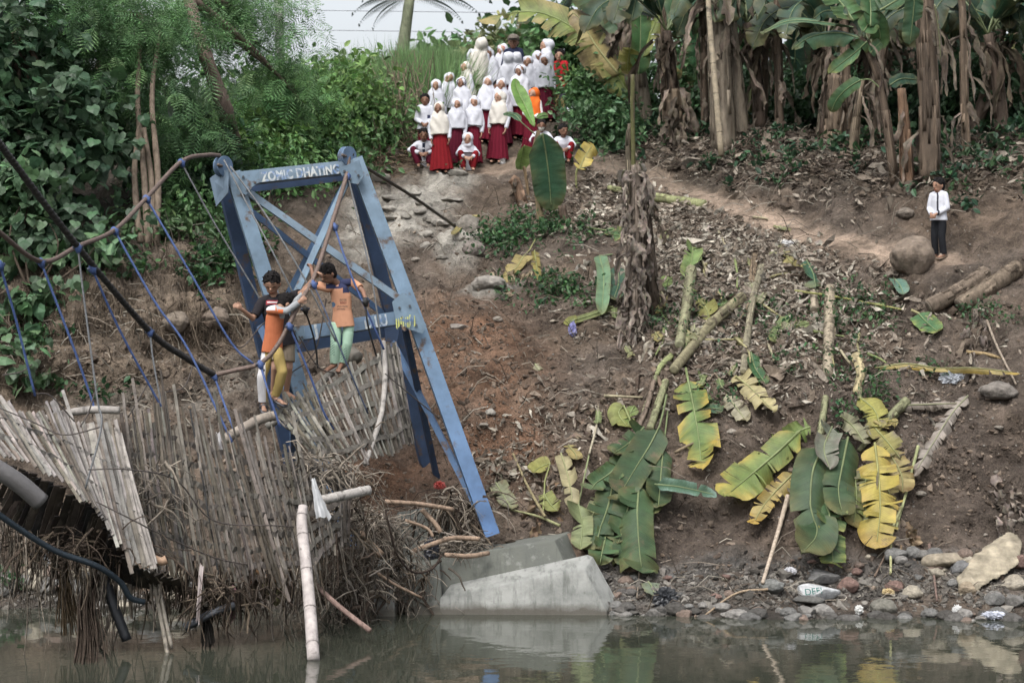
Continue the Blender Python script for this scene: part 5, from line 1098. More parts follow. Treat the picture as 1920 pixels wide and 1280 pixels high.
def bplant(label, pts, r, col=DRY, leaves=(), dry=0, drycol=DRY, name='banana_plant', cat='banana plant', group='banana plants on the terrace', base=None, strips=22, dl=(.4, 1.2), dw=.06, drange=(.35, 1.0), flap=.0):
    """pts: px stem line from ground up"""
    b = Vector(base) if base is not None else G(pts[0][0], pts[0][1])[0]; d0 = b.y
    line = [b-Vector((0, 0, .1))]+[P(x, y, d0+(dd[0] if dd else 0)) for x, y, *dd in pts[1:]]
    root = thing(name, b, label, cat, group); mb = MB(); stem(mb, line, r, col, strips, flap); mb.build('stem', M_STEM, root)
    if dry:
        mb = MB(); c = curve(line, 6)
        for k in range(dry if dry > 40 else int(dry*.65)):
            t = R.uniform(*drange); q = c[min(len(c)-1, int(t*len(c)))]; rr = r if np.ndim(r) == 0 else r[0]
            dv = Vector((R.normal(), R.normal()-.7, .3)).normalized(); dryleaf(mb, Vector(q)+dv*rr*.9, R.uniform(*dl), dw*R.uniform(.6, 1.4), drycol, dv+Vector((0, 0, -.3)))
        mb.build('dry_leaves', M_DRY, root)
    for lf in leaves:
        path, wpx, cc, *kw = lf; kw = kw[0] if kw else {}
        dz = kw.pop('d', 0); lp = [P(x, y, d0-.15+dz+.12*i) if len(q) == 0 else P(x, y, d0+q[0]) for i, (x, y, *q) in enumerate(path)]
        nv = kw.pop('nv', (R.normal()*.25, -1, .25)); pet = kw.pop('pet', None)
        if pet: pet = [P(x, y, d0-.1+dz) for x, y in pet]
        bleaf(lp, wpx/2*d0/F, nv, cc, parent=root, petiole=pet, **kw)
    return root
BR1 = (.10, .075, .055); BR2 = (.14, .105, .075); BR3 = (.075, .055, .042); TAN = (.165, .138, .105)
DG = (.018, .05, .028); BG = (.028, .07, .045)
bplant('banana plant with pale leaning stem behind the green and yellow drooping leaves', [(1214, 238), (1200, 150), (1188, 60), (1182, -60)], [.15, .11], (.17, .145, .11), [
    ([(1188, 190), (1140, 120), (1085, 60), (1010, 24), (930, 30), (893, 40)], 62, (.13, .17, .045), dict(edge=YEL, tears=26, droop=.55, edgeamt=.7, wave=.02, nv=(-.2, -.6, .8), pet=[(1196, 235)])),
    ([(1160, 140), (1120, 90), (1090, 40), (1070, 20)], 70, YEL, dict(edge=(.22, .17, .1), tears=6, droop=.5, edgeamt=.7, nv=(.3, -1, .2))),
    ([(1197, 140), (1200, 90), (1201, 40), (1200, -40)], 42, (.05, .12, .045), dict(tears=0, fold=.25, nv=(.5, -1, 0), d=-.4)),
    ([(1205, 110), (1222, 60), (1240, 10), (1246, -30)], 30, (.15, .19, .05), dict(edge=YEL, tears=9, droop=.5, d=-.3)),
    ([(1182, 90), (1178, 110), (1176, 140)], 34, (.20, .20, .05), dict(edge=YEL, tears=6, droop=.4, d=-.5)),
    ([(1170, 60), (1120, 10), (1080, -30)], 60, GRN, dict(tears=3)), ([(1185, 30), (1150, -10), (1100, -50)], 70, (.04, .10, .04), dict(tears=3))], dry=26, dl=(.5, 1.2), dw=.10, drange=(.55, 1))
bplant('banana plant with a pale stem partly hidden by a yellow dying leaf', [(1262, 225), (1246, 120), (1232, 20), (1226, -50)], [.13, .10], (.16, .14, .12), [([(1250, 118), (1254, 140), (1240, 168)], 44, YEL, dict(edge=DRY, tears=4, droop=.5, d=-.5)), ([(1240, 60), (1262, 30), (1270, 75)], 30, GRN, dict(tears=2))], dry=8)
bplant('dry banana stem right of the yellow dying leaf', [(1300, 215), (1294, 100), (1288, -40)], .11, BR2, [([(1306, -30), (1308, 40), (1306, 100), (1304, 162)], 50, (.035, .10, .045), dict(tears=24, droop=.3, fold=0, d=-.6, nv=(.2, -1, 0)))], dry=14)
bplant('thick dry banana stem behind the bamboo prop', [(1358, 275), (1352, 150), (1346, 30), (1342, -60)], [.24, .17], TAN, dry=16, strips=40, dw=.12)
bplant('thick dry banana stem with flaring base right of the bamboo prop', [(1386, 255), (1374, 150), (1362, 30), (1358, -60)], [.2, .15], TAN, dry=14, strips=36)
bplant('slanting dark banana stem between two clumps', [(1392, 200), (1404, 100), (1424, -40)], .12, BR3, dry=16)
bplant('thin greenish banana shoot right of the thick dry stems', [(1402, 230), (1412, 140), (1420, 40), (1424, -30)], .05, (.12, .13, .06), dry=6)
bplant('dark banana stem right of the big hanging blue green leaf', [(1524, 240), (1524, 120), (1526, -40)], [.13, .1], BR3, [([(1500, -20), (1492, 70), (1488, 150), (1482, 228)], 54, (.018, .055, .036), dict(tears=1, fold=.3, droop=.1, d=-.7, nv=(.35, -1, 0), wave=.015, blunt=.85)), ([(1520, 40), (1490, 20), (1462, 5)], 40, DG, dict(tears=3))], dry=18)
bplant('broken brown banana stump with peeling sides', [(1562, 262), (1562, 200), (1566, 142)], [.16, .13], BR2, dry=6, dl=(.3, .8), drange=(.6, 1), strips=34)
bplant('young banana plant with a fan of broad fresh leaves', [(1678, 335), (1664, 240), (1648, 150), (1626, 90), (1612, 70)], [.075, .045], BR1, [
    ([(1612, 72), (1570, 62), (1520, 70), (1484, 94)], 34, (.045, .105, .055), dict(tears=2, fold=.3, nv=(.1, -.8, .8), droop=.3)), ([(1600, 52), (1540, 42), (1480, 40), (1424, 62)], 26, (.05, .11, .06), dict(tears=2, fold=.3, nv=(.1, -.6, .9), droop=.3)),
    ([(1626, 78), (1602, 100), (1570, 125), (1552, 140)], 36, (.06, .13, .06), dict(tears=1, fold=.2, droop=.2, nv=(.2, -1, .5), edge=(.16, .17, .06))), ([(1618, 60), (1640, 35), (1650, 70), (1640, 84)], 40, (.055, .125, .045), dict(tears=0)),
    ([(1632, 50), (1632, 10), (1626, -40)], 54, (.04, .10, .04), dict(tears=1, nv=(.3, -1, 0))), ([(1600, 40), (1580, 10), (1555, -20)], 70, (.05, .11, .04), dict(tears=3)), ([(1632, 100), (1640, 90), (1652, 78)], 22, (.06, .13, .06), dict(tears=0)),
    ([(1614, 150), (1590, 165), (1570, 185), (1558, 210)], 26, (.06, .13, .06), dict(tears=0, pet=[(1650, 165), (1632, 150)])), ([(1590, 30), (1550, 20), (1520, 40)], 34, BG, dict(tears=1)), ([(1650, 20), (1690, -5), (1720, -30)], 60, GRN, dict(tears=2)), ([(1668, 160), (1690, 148), (1722, 150)], 22, BG, dict(tears=0))], dry=6)
bplant('slim reddish brown banana stump in front of the dark trees', [(1702, 345), (1697, 260), (1691, 166)], [.115, .06], (.16, .10, .065), dry=5, dl=(.3, .7), strips=30, drange=(.3, .8))
bplant('tall thick brown banana trunk in the upper right', [(1744, 330), (1742, 200), (1736, 60), (1730, -60)], [.165, .14], BR1, [([(1716, -20), (1712, 30), (1706, 85)], 40, (.05, .11, .06), dict(tears=1, d=-.5)), ([(1752, 8), (1760, 60), (1764, 118)], 12, TAN, dict(edge=DRY, tears=5, droop=.5, d=-.4))], dry=12, strips=46, drange=(.1, .9))
bplant('curved banana plant hung with dead brown leaves at the far right', [(1874, 238), (1860, 150), (1840, 60), (1826, -40)], [.13, .10], BR2, [([(1838, -20), (1822, 10), (1810, 40)], 30, GRN, dict(tears=1))], dry=16, dl=(.7, 1.6), dw=.16, drange=(.55, 1), drycol=(.17, .14, .105))
bplant('thin green banana shoot at the far right edge', [(1906, 170), (1898, 80), (1886, -20)], .05, (.14, .15, .06), [([(1876, 25), (1862, 45), (1866, 76)], 44, DG, dict(tears=0))], dry=3)
bplant('short stub of dry banana stem with curled sheath below the hanging frayed leaf', [(1270, 262), (1266, 210), (1262, 168)], [.15, .11], (.13, .10, .07), dry=20, dl=(.3, .9), drange=(.2, 1), dw=.12)
bplant('pale dry banana stump leaning left among the litter', [(1538, 262), (1546, 200), (1552, 150)], [.10, .08], (.19, .16, .12), dry=10, dl=(.3, .8), drange=(.4, 1))
bplant('pair of limp tan sheaths standing near the young fan plant', [(1598, 285), (1606, 220), (1616, 150)], [.09, .04], (.15, .12, .085), dry=12, dl=(.4, 1.0), drange=(.3, .9))
for k, (x0, y0, x1, x2, r_, lab) in enumerate([(1248, 232, 1244, 1238, .07, 'slim dry stem left of the frayed hanging leaf'), (1322, 240, 1318, 1312, .07, 'slim dry stem between the frayed hanging leaf and the bamboo prop'), (1430, 235, 1436, 1440, .08, 'slim dark stem right of the greenish shoot'), (1462, 245, 1458, 1460, .08, 'slim brown stem left of the hanging blue green leaf'), (1590, 250, 1584, 1580, .085, 'slim brown stem behind the young fan plant'), (1640, 262, 1660, 1672, .08, 'slim brown stem leaning right behind the young fan plant'),
    (1812, 285, 1806, 1800, .07, 'slim dark stem left of the curved plant'), (1150, 205, 1144, 1140, .08, 'slim dry stem above the weedy bush'), (1172, 225, 1166, 1160, .07, 'slim grey stem beside the pale leaning plant'), (1900, 240, 1910, 1916, .09, 'brown stem at the far right edge'), (1546, 250, 1542, 1536, .08, 'slim dark stem beside the broken brown stump')]):
    bplant(lab, [(x0, y0), ((x0+x1)/2, y0-90), (x1, 50), (x2, -50)], [r_, r_*.8], BR1 if k % 2 else BR2, dry=14, dl=(.4, 1.3), dw=.06, drange=(.2, 1), strips=16, group='slim banana stems on the terrace')
# background thicket of banana plants
for k, (px, d, h, lab) in enumerate([(1460, 42, 3.2, 'leafy banana plant far behind the hanging blue green leaf'), (1585, 41, 3.4, 'leafy banana plant deep in shade behind the young fan'), (1660, 40, 3.0, 'leafy banana plant deep in shade left of the tall thick trunk'), (1790, 38.5, 3.0, 'leafy banana plant deep in shade right of the tall thick trunk'), (1850, 40, 3.4, 'leafy banana plant deep in shade behind the curved plant'), (1930, 37.5, 3.0, 'leafy banana plant in shade at the right edge'), (1130, 45, 3.2, 'leafy banana plant behind the yellow comb leaf'), (1330, 44, 3.4, 'leafy banana plant behind the thick dry stems'), (1700, 43, 3.6, 'tall leafy banana plant at the back of the terrace'), (1262, 39.5, 3.3, 'leafy banana plant between the yellow dying leaf and the frayed leaf'), (1425, 38.5, 3.1, 'leafy banana plant right of the slanting dark stem'), (1545, 37.8, 3.0, 'leafy banana plant above the broken brown stump'), (1655, 37.6, 3.1, 'leafy banana plant directly behind the slim reddish stump'), (1822, 36.5, 2.9, 'leafy banana plant left of the curved plant'), (1880, 35.5, 2.7, 'leafy banana plant above the curved plant')]):
    x = (px-960)*d/F; b = Vector((x, d, gz(x, d))); rt = thing('banana_plant', b, lab, 'banana plant', 'banana plants at the back of the terrace')
    mb = MB(); top = b+Vector((R.normal()*.2, 0, h*.62)); stem(mb, [b, b.lerp(top, .5)+Vector((.05, 0, 0)), top], [.12, .08], BR3, 14); mb.build('stem', M_STEM, rt)
    for q in range(9):
        a = q*2.4+R.normal()*.3; l = R.uniform(1.3, 2.1); e = R.uniform(.3, 1.2); dv = Vector((math.cos(a), math.sin(a)*.6, 0))
        pts_ = [top+dv*.2+Vector((0, 0, .25)), top+dv*l*.45+Vector((0, 0, .3+e*.55)), top+dv*l*.8+Vector((0, 0, .2+e*.35)), top+dv*l+Vector((0, 0, -.25+e*.2))]
        bleaf(pts_, R.uniform(.2, .3), (R.normal()*.3, -.5, 1), np.array(random.choice([DG, BG, GRN, (.022, .05, .03)]))*R.uniform(.7, 1.2), parent=rt, tears=int(R.integers(2, 9)), droop=.3, fold=.25, petiole=[top])
    mb = MB()
    for q in range(5): dryleaf(mb, top+Vector((R.normal()*.1, -.1, -.2)), R.uniform(.6, 1.4), .09, (.075, .06, .045), (R.normal(), -.6, -.2))
    mb.build('dry_leaves', M_DRY, rt)
o = pole([(1353, 292, 36.2), (1340, 150, 36.4), (1332, 60, 36.6), (1326, -30, 36.8)], [.055, .045], (.25, .21, .15), 'tan bamboo prop leaning before the thick dry banana stems', nodes=6)
# dead stalk on the slope
bplant('dead banana stalk shaggy with grey brown flakes standing mid slope', [(1192, 628), (1188, 520), (1192, 400), (1190, 310)], [.095, .10, .08, .05], (.165, .135, .11), dry=70, dl=(.25, .6), dw=.06, drange=(.08, 1), drycol=(.20, .17, .145), group='dead stalks on the slope', strips=50, flap=.4)
bplant('darker bare stalk directly right of the shaggy dead stalk', [(1228, 596), (1218, 480), (1205, 330)], [.10, .06], (.075, .058, .045), dry=10, dl=(.2, .5), group='dead stalks on the slope', strips=40)
rt = bplant('thin dry stalk loop rising above the shaggy dead stalk', [(1180, 400), (1178, 300), (1182, 232)], .035, (.10, .085, .06), [([(1170, 318), (1166, 332), (1172, 345)], 20, (.30, .27, .24), dict(tears=1)), ([(1198, 305), (1204, 318), (1200, 332)], 24, (.30, .27, .24), dict(tears=1))], group='dead stalks on the slope', base=G(1190, 618)[0])
bplant('slim green stalk standing above the shaggy dead stalk', [(1187, 300), (1186, 235), (1186, 140)], .03, (.085, .085, .035), group='dead stalks on the slope', base=G(1193, 622)[0], strips=4)
# young banana plant in the middle
bplant('young banana plant with one large dark green hanging leaf below the children', [(1016, 412), (1004, 340), (998, 300), (1010, 245)], [.06, .035], (.19, .15, .09), [
    ([(1017, 250), (1024, 290), (1030, 340), (1034, 396)], 64, (.032, .085, .045), dict(fold=.12, nv=(0, -1, .1), droop=.05, wave=.012, blunt=.55, base=.22, d=-.3, pet=[(1010, 262)])),
    ([(1002, 238), (986, 202), (969, 165), (968, 148)], 31, (.12, .235, .055), dict(fold=.3, nv=(.4, -1, 0), blunt=.4, base=.5, edge=(.17, .27, .07))), ([(976, 228), (966, 217), (945, 212)], 18, (.04, .10, .055), dict(fold=.1, nv=(0, -.6, .8), pet=[(1003, 252)], base=.3)),
    ([(1006, 222), (1016, 217), (1028, 216)], 12, (.10, .20, .06), dict(base=.3))], group='young banana plants on the slope', strips=4)
bplant('sprout with a folded lime green leaf left of the large dark leaf', [(992, 372), (986, 330), (982, 312)], .025, (.17, .12, .07), [([(983, 272), (980, 290), (974, 318)], 30, (.16, .24, .07), dict(fold=.5, nv=(.5, -1, 0), blunt=.6, edge=(.2, .26, .1)))], group='young banana plants on the slope', strips=3)
bplant('sprout with a bright yellow torn leaf right of the large dark leaf', [(1082, 352), (1080, 330), (1084, 312)], .02, (.22, .23, .10), [([(1086, 318), (1096, 295), (1112, 270)], 34, (.36, .30, .10), dict(tears=3, edge=(.38, .28, .06), fold=.2, blunt=.9))], group='young banana plants on the slope', strips=2)
bplant('brown cut banana stub beside the young plant', [(985, 385), (968, 345), (958, 335)], [.09, .08], (.17, .11, .075), dry=3, dl=(.2, .4), group='cut banana stumps', strips=14)
bplant('short dark stub right of the large hanging leaf', [(1062, 420), (1054, 385)], .06, (.085, .06, .045), group='cut banana stumps', strips=10)
# ---------------------------------------------------------------- things lying on the bank
def lay(lst, off=.06, m=12):
    """points lying on the bank along a photo path: exact outline, depth smoothed and kept just clear of the lumps"""
    xy = curve([(a[0], a[1], 0) for a in lst], 5)[:, :2] if len(lst) > 1 else np.array([lst[0][:2]], float)
    d = np.array([G(x, y)[0].y for x, y in xy])
    if len(d) < 3: return [P(x, y, q-off) for (x, y), q in zip(xy, d)]
    t = np.linspace(0, 1, len(d)); f = np.polyval(np.polyfit(t, d, 2 if len(lst) > 2 else 1), t); f = f-np.clip((f-d).max(), 0, .35)*.75-off
    k = np.unique(np.linspace(0, len(d)-1, m).astype(int)); return [P(xy[q, 0], xy[q, 1], f[q]) for q in k]
def gnv(x, y): n = G(x, y)[1]; return (n*.5+Vector((R.normal()*.12, -.8, .35))).normalized()
def ground_leaf(lst, wpx, col, label, group='fallen banana leaves', off=.10, **kw):
    pts = lay(lst, off); c = lst[len(lst)//2]; d = pts[len(pts)//2].y
    pet = kw.pop('pet', None)
    return bleaf(pts, wpx/2*d/F, gnv(c[0], c[1]), col, label=label, group=group, petiole=lay(pet, off*.6) if pet else None, **kw)
def felled(label, base, stems, leaves, col=(.17, .175, .10)):
    root = thing('felled_banana_plant', G(*base)[0], label, 'felled banana plant', 'felled banana plants')
    for k, (lst, r) in enumerate(stems):
        mb = MB(); stem(mb, lay(lst, r if np.ndim(r) == 0 else r[0]), r, col, 14); mb.build('stem' if k == 0 else 'leaf_stalk', M_STEM, root)
    for lst, wpx, c, *kw in leaves:
        kw = kw[0] if kw else {}; off = kw.pop('off', .14); pts = lay(lst, off); m = lst[len(lst)//2]; pet = kw.pop('pet', None)
        bleaf(pts, 1.2*wpx/2*pts[len(pts)//2].y/F, gnv(m[0], m[1]), c, parent=root, petiole=lay(pet, off*.7) if pet else None, **kw)
    return root
G1 = (.033, .064, .029); G2 = (.042, .08, .035); G3 = (.05, .10, .042); YG1 = (.12, .17, .05)
felled('felled banana plant whose big dark green leaves spread beside the concrete slabs', (1235, 770), [([(1248, 715), (1232, 765), (1218, 805)], .05), ([(1232, 700), (1205, 780), (1180, 860)], .028)], [
    ([(1236, 800), (1218, 835), (1190, 880), (1158, 934)], 58, G1, dict(off=.34, tears=1, fold=.15, droop=.1, pet=[(1250, 740), (1244, 770)])), ([(1244, 842), (1240, 880), (1236, 930), (1234, 950)], 46, G1, dict(off=.2, tears=2, pet=[(1252, 770)])),
    ([(1198, 912), (1195, 960), (1198, 1020), (1204, 1074)], 62, G2, dict(off=.3, tears=3, fold=.12, blunt=.85, pet=[(1206, 860)])), ([(1150, 905), (1140, 950), (1126, 990), (1116, 1030)], 60, G1, dict(off=.2, tears=4, blunt=.9, pet=[(1180, 880)])),
    ([(1160, 872), (1140, 890), (1118, 905), (1108, 918)], 44, G3, dict(off=.3, tears=1, blunt=.85)), ([(1228, 908), (1270, 912), (1310, 920), (1344, 928)], 26, (.05, .10, .06), dict(off=.3, tears=2, fold=.5, edge=(.16, .24, .2))),
    ([(1182, 930), (1170, 985), (1158, 1020)], 50, G2, dict(off=.16, tears=3)), ([(1220, 880), (1232, 930), (1240, 948)], 44, G1, dict(off=.12, tears=2)), ([(1140, 985), (1130, 1030), (1124, 1060)], 46, G3, dict(off=.12, tears=5)),
    ([(1176, 850), (1150, 920), (1138, 975)], 48, G2, dict(off=.1, tears=7)), ([(1215, 850), (1216, 905), (1222, 965)], 44, (.06, .10, .04), dict(off=.1, tears=8, fold=.4)), ([(1180, 990), (1170, 1030), (1176, 1062)], 40, G1, dict(off=.1, tears=5)), ([(1208, 800), (1180, 830), (1150, 850)], 38, G2, dict(off=.22, tears=4, fold=.4)), ([(1130, 930), (1112, 965), (1104, 1000)], 34, (.16, .18, .08), dict(off=.1, tears=9, edge=DRY)),
    ([(1170, 760), (1160, 775), (1175, 800)], 34, (.17, .19, .06), dict(off=.15, tears=2, pet=[(1200, 830)]))])
felled('felled banana plant with green and yellow leaves hanging fan like above the right shore', (1555, 760), [([(1548, 745), (1540, 800), (1532, 830)], .045), ([(1700, 752), (1650, 800), (1610, 845)], [.07, .03]), ([(1622, 690), (1612, 740), (1630, 790)], .035)], [
    ([(1548, 835), (1525, 880), (1520, 950), (1532, 1000), (1500, 1040)], 66, G1, dict(off=.3, tears=2, fold=.12, blunt=.8)), ([(1590, 820), (1580, 870), (1572, 920), (1580, 965)], 64, G1, dict(off=.36, tears=2, fold=.1, blunt=.8)),
    ([(1545, 935), (1556, 970), (1552, 1000)], 56, G3, dict(off=.2, tears=5, edge=(.2, .2, .07))), ([(1560, 995), (1560, 1030), (1562, 1056)], 52, G2, dict(off=.24, tears=1, edge=(.2, .22, .06), blunt=.9)),
    ([(1640, 830), (1648, 900), (1650, 960), (1642, 1030)], 62, (.30, .25, .06), dict(off=.24, tears=14, edge=(.34, .24, .07), droop=.25)), ([(1668, 850), (1690, 890), (1692, 925)], 44, YEL, dict(off=.16, tears=8, edge=(.24, .17, .08))),
    ([(1500, 808), (1455, 850), (1408, 890), (1360, 930)], 66, YG1, dict(off=.3, tears=6, edge=(.30, .24, .06), droop=.2)), ([(1490, 885), (1455, 920), (1430, 950), (1412, 982)], 34, YEL, dict(off=.2, tears=12, edge=(.33, .22, .05))),
    ([(1535, 880), (1510, 900), (1490, 930)], 40, (.14, .16, .06), dict(off=.12, tears=9, edge=DRY)), ([(1600, 880), (1606, 930), (1600, 985)], 44, (.10, .12, .04), dict(off=.12, tears=10, edge=YEL)), ([(1660, 900), (1672, 950), (1668, 1000)], 34, (.22, .18, .07), dict(off=.1, tears=12, edge=DRY, droop=.4)), ([(1480, 830), (1440, 870), (1420, 905)], 40, YG1, dict(off=.12, tears=9, edge=YEL)), ([(1630, 790), (1665, 830), (1690, 862)], 40, (.24, .22, .07), dict(off=.2, tears=8, edge=DRY)), ([(1575, 780), (1600, 800), (1622, 832)], 34, (.2, .2, .12), dict(off=.3, tears=6, fold=.5, edge=DRY)), ([(1530, 930), (1520, 975), (1530, 1010)], 44, G3, dict(off=.14, tears=6)),
    ([(1520, 800), (1490, 812), (1455, 835)], 44, YG1, dict(off=.16, tears=4)), ([(1612, 745), (1640, 770), (1650, 800)], 46, (.24, .23, .06), dict(off=.2, tears=4)), ([(1650, 800), (1665, 790), (1685, 792)], 34, YEL, dict(off=.2, tears=4)),
    ([(1625, 870), (1622, 940), (1628, 985)], 40, (.11, .12, .045), dict(off=.1, tears=12, edge=DRY)), ([(1560, 800), (1545, 840), (1556, 880)], 40, (.14, .155, .115), dict(off=.4, tears=3, fold=.5, edge=(.2, .17, .15)))])
GL = [([(1290, 712), (1300, 760), (1310, 820), (1316, 878)], 74, (.10, .155, .05), 'large yellow edged green leaf lying alone on the slope left of centre right', dict(tears=7, edge=(.33, .25, .06), edgeamt=.75, off=.2, pet=[(1286, 690)])),
 ([(1052, 850), (1064, 890), (1072, 930), (1066, 960)], 30, (.30, .27, .16), 'long pale cream withered leaf left of the dark green felled plant', dict(tears=3, fold=.3, off=.2)), ([(1085, 945), (1092, 985), (1088, 1030)], 44, (.17, .20, .10), 'pale green crumpled leaf reaching down to the concrete slab', dict(tears=3, fold=.4, off=.2, pet=[(1105, 850), (1088, 930)])),
 ([(1032, 868), (1012, 876), (1000, 886)], 34, (.25, .25, .08), 'small folded yellow green leaf at the left of the cream leaf', dict(fold=.4, off=.2, pet=[(1018, 960), (1022, 900)])), ([(1066, 835), (1078, 850), (1082, 862)], 28, YEL, 'small yellow leaf scrap above the cream leaf', dict(tears=2)),
 ([(1020, 925), (1032, 945), (1046, 958)], 36, (.20, .22, .08), 'pale lime leaf low beside the cream leaf', dict(tears=4, fold=.3)), ([(930, 905), (945, 930), (960, 955)], 36, (.19, .20, .13), 'pale dried leaf with dark stripes near the tower foot', dict(tears=6, fold=.3)),
 ([(1124, 480), (1132, 520), (1128, 590)], 26, (.13, .22, .13), 'upright folded pale green leaf left of the shaggy dead stalk', dict(fold=.7, off=.25, pet=[(1160, 475)])), ([(1158, 500), (1160, 530), (1150, 562)], 30, (.025, .07, .045), 'dark green leaf beside the shaggy dead stalk', dict(fold=.2, off=.12)),
 ([(1136, 432), (1150, 440), (1166, 442)], 34, (.06, .13, .05), 'round green leaf above the folded pale leaf', dict(tears=1, edge=YEL, pet=[(1098, 426)])), ([(982, 480), (965, 505), (938, 522)], 40, YEL, 'yellow folded leaf on the ledge below the young banana plant', dict(fold=.5, off=.2, tears=2, pet=[(1004, 448), (992, 470)])),
 ([(1002, 470), (1006, 500), (1012, 530)], 20, (.20, .17, .05), 'narrow yellow brown leaf beside the yellow folded leaf', dict(tears=2)), ([(900, 405), (878, 412), (848, 440)], 12, YEL, 'narrow yellow leaf by the end of the back stay', dict(fold=.3)),
 ([(1300, 460), (1296, 490), (1285, 520)], 38, (.15, .22, .08), 'light green leaf above the cut pale stem', dict(fold=.4, tears=2, off=.2)), ([(1512, 488), (1524, 512), (1530, 540)], 44, (.035, .09, .055), 'green leaf flopped over the edge of the path', dict(tears=2, fold=-.2, off=.2)),
 ([(1722, 588), (1738, 605), (1758, 622)], 46, (.05, .12, .05), 'round green leaf with yellow patch right of the twin logs', dict(edge=(.2, .22, .06), blunt=.5, off=.12)), ([(1678, 524), (1688, 536), (1694, 552)], 28, (.10, .19, .15), 'small bluish leaf below the boulder', dict(fold=.4)),
 ([(1640, 572), (1648, 574), (1660, 574)], 16, (.17, .24, .09), 'small light leaf on the thin yellow stalk', {}), ([(1408, 660), (1416, 690), (1436, 720)], 30, (.03, .09, .035), 'dark green leaf hanging below the split yellow stem', dict(fold=.3, tears=1)),
 ([(1380, 705), (1410, 730), (1450, 770)], 44, PALEY, 'large wilted cream leaf on the slope in the middle right', dict(tears=5, fold=.5, wave=.1, off=.15)), ([(1362, 740), (1385, 770), (1400, 790)], 36, (.30, .28, .20), 'wilted pale leaf curled under the large cream leaf', dict(tears=4, fold=.5, wave=.1)),
 ([(1215, 1090), (1222, 1100), (1228, 1118)], 40, (.15, .18, .13), 'pale green leaf lying at the muddy waterline', dict(blunt=.5)), ([(1310, 770), (1330, 765), (1356, 768)], 20, (.03, .08, .04), 'dark leaf tip right of the yellow edged leaf', {}),
 ([(1640, 690), (1700, 682), (1760, 690), (1830, 690), (1915, 700)], 18, YEL, 'long ragged yellow leaf lying level across the right slope', dict(tears=10, edge=(.36, .25, .05), droop=.6, off=.15, sides=(1,))),
 ([(1815, 742), (1785, 775), (1750, 830), (1712, 892)], 30, (.26, .23, .20), 'long grey withered leaf trailing down the right slope', dict(tears=14, edge=DRY, droop=.6, wave=.12)), ([(1690, 760), (1740, 758), (1800, 756)], 22, (.22, .19, .16), 'grey tattered leaf joining the top of the trailing withered leaf', dict(tears=12, edge=DRY, droop=.7)),
 ([(1190, 760), (1182, 775), (1178, 800)], 26, YG1, 'small yellow green leaf above the felled plant', dict(tears=2)), ([(1082, 598), (1070, 602), (1064, 610)], 20, (.16, .17, .04), 'tiny yellow green leaf on the bare slope left of the shaggy stalk', {}),
 ([(1310, 560), (1325, 580), (1330, 610)], 36, (.20, .20, .07), 'yellowing leaf behind the cut pale stem', dict(tears=3)), ([(1260, 520), (1240, 535), (1225, 556)], 30, (.13, .19, .06), 'lime leaf between the dead stalk and the cut pale stem', dict(tears=2)),
 ([(1150, 575), (1110, 590), (1066, 604)], 14, (.14, .17, .06), 'thin green leaf stalk lying level left of the shaggy stalk', {}), ([(1480, 590), (1460, 615), (1450, 640)], 28, (.12, .17, .07), 'small lime leaf below the path edge', dict(tears=2)), ([(1556, 985), (1540, 1000), (1522, 1030)], 20, YG1, 'narrow leaf tip under the right felled plant', {})]
for lst, w_, c, lab, kw in GL: ground_leaf(lst, w_, c, lab, **kw)
for k in range(34):
    x, y = 1330+R.normal()*115, 560+R.normal()*85; a = R.uniform(0, 6.28); l = R.uniform(14, 34)
    ground_leaf([(x, y), (x+math.cos(a)*l*.5, y+abs(math.sin(a))*l*.5+3), (x+math.cos(a)*l, y+abs(math.sin(a))*l)], R.uniform(12, 26), random.choice([(.16, .20, .09), (.22, .22, .12), (.26, .25, .17), (.10, .15, .06), (.24, .21, .09)]), 'small torn banana leaf scrap strewn among the cut stems', group='leaf scraps among the cut stems', tears=int(R.integers(0, 5)), fold=R.uniform(-.2, .6), wave=.08, off=.12)
for k in range(30):
    x, y = 1360+R.normal()*140, 580+R.normal()*90; a = R.uniform(-.6, 2.2); l = R.uniform(25, 75)
    o = MB(); o.tube(lay([(x, y), (x+math.cos(a)*l*.5+R.normal()*5, y+math.sin(a)*l*.5), (x+math.cos(a)*l, y+math.sin(a)*l)], .07, 6), [.022, .012], n=6, col=np.array(random.choice([(.24, .22, .12), (.20, .16, .11), (.28, .25, .17), (.17, .2, .09)]))); tag(o.build('leaf_stalk', M_BARK), 'pale leaf stalk lying loose among the cut stems', 'leaf stalk', 'loose leaf stalks among the cut stems')
# cut stems and logs
def glog(lst, r, col, label, name='cut_banana_stem', cat='banana stem', strips=16, group='cut banana stems on the slope', lift=None, mat=None):
    off = (r if np.ndim(r) == 0 else max(r))*.7 if lift is None else lift
    root = thing(name, lay(lst[:1], 0)[0], label, cat, group); mb = MB(); p = lay(lst, off); stem(mb, p, r, col, strips); mb.build('bark', mat or M_STEM, root)
    for e, q in ((p[0], p[1]), (p[-1], p[-2])):
        mb = MB(); d = (Vector(e)-Vector(q)).normalized(); rr = r if np.ndim(r) == 0 else (r[0] if e is p[0] else r[-1]); mb.tube([Vector(e)+d*.004, Vector(e)+d*.012, Vector(e)+d*.013], [rr*.95, rr*.9, rr*.4], n=14, col=np.array(col)*1.35+.03); mb.build('cut_end', M_DRY, root)
    return root
GS = (.19, .19, .115); PS = (.22, .20, .14)
glog([(1142, 352), (1215, 368), (1320, 384)], [.05, .09], (.19, .20, .10), 'long green banana log lying beside the path behind the dead stalk')
glog([(1296, 505), (1288, 570), (1274, 645)], [.085, .07], GS, 'pale green cut stem pointing down the slope right of the dead stalk')
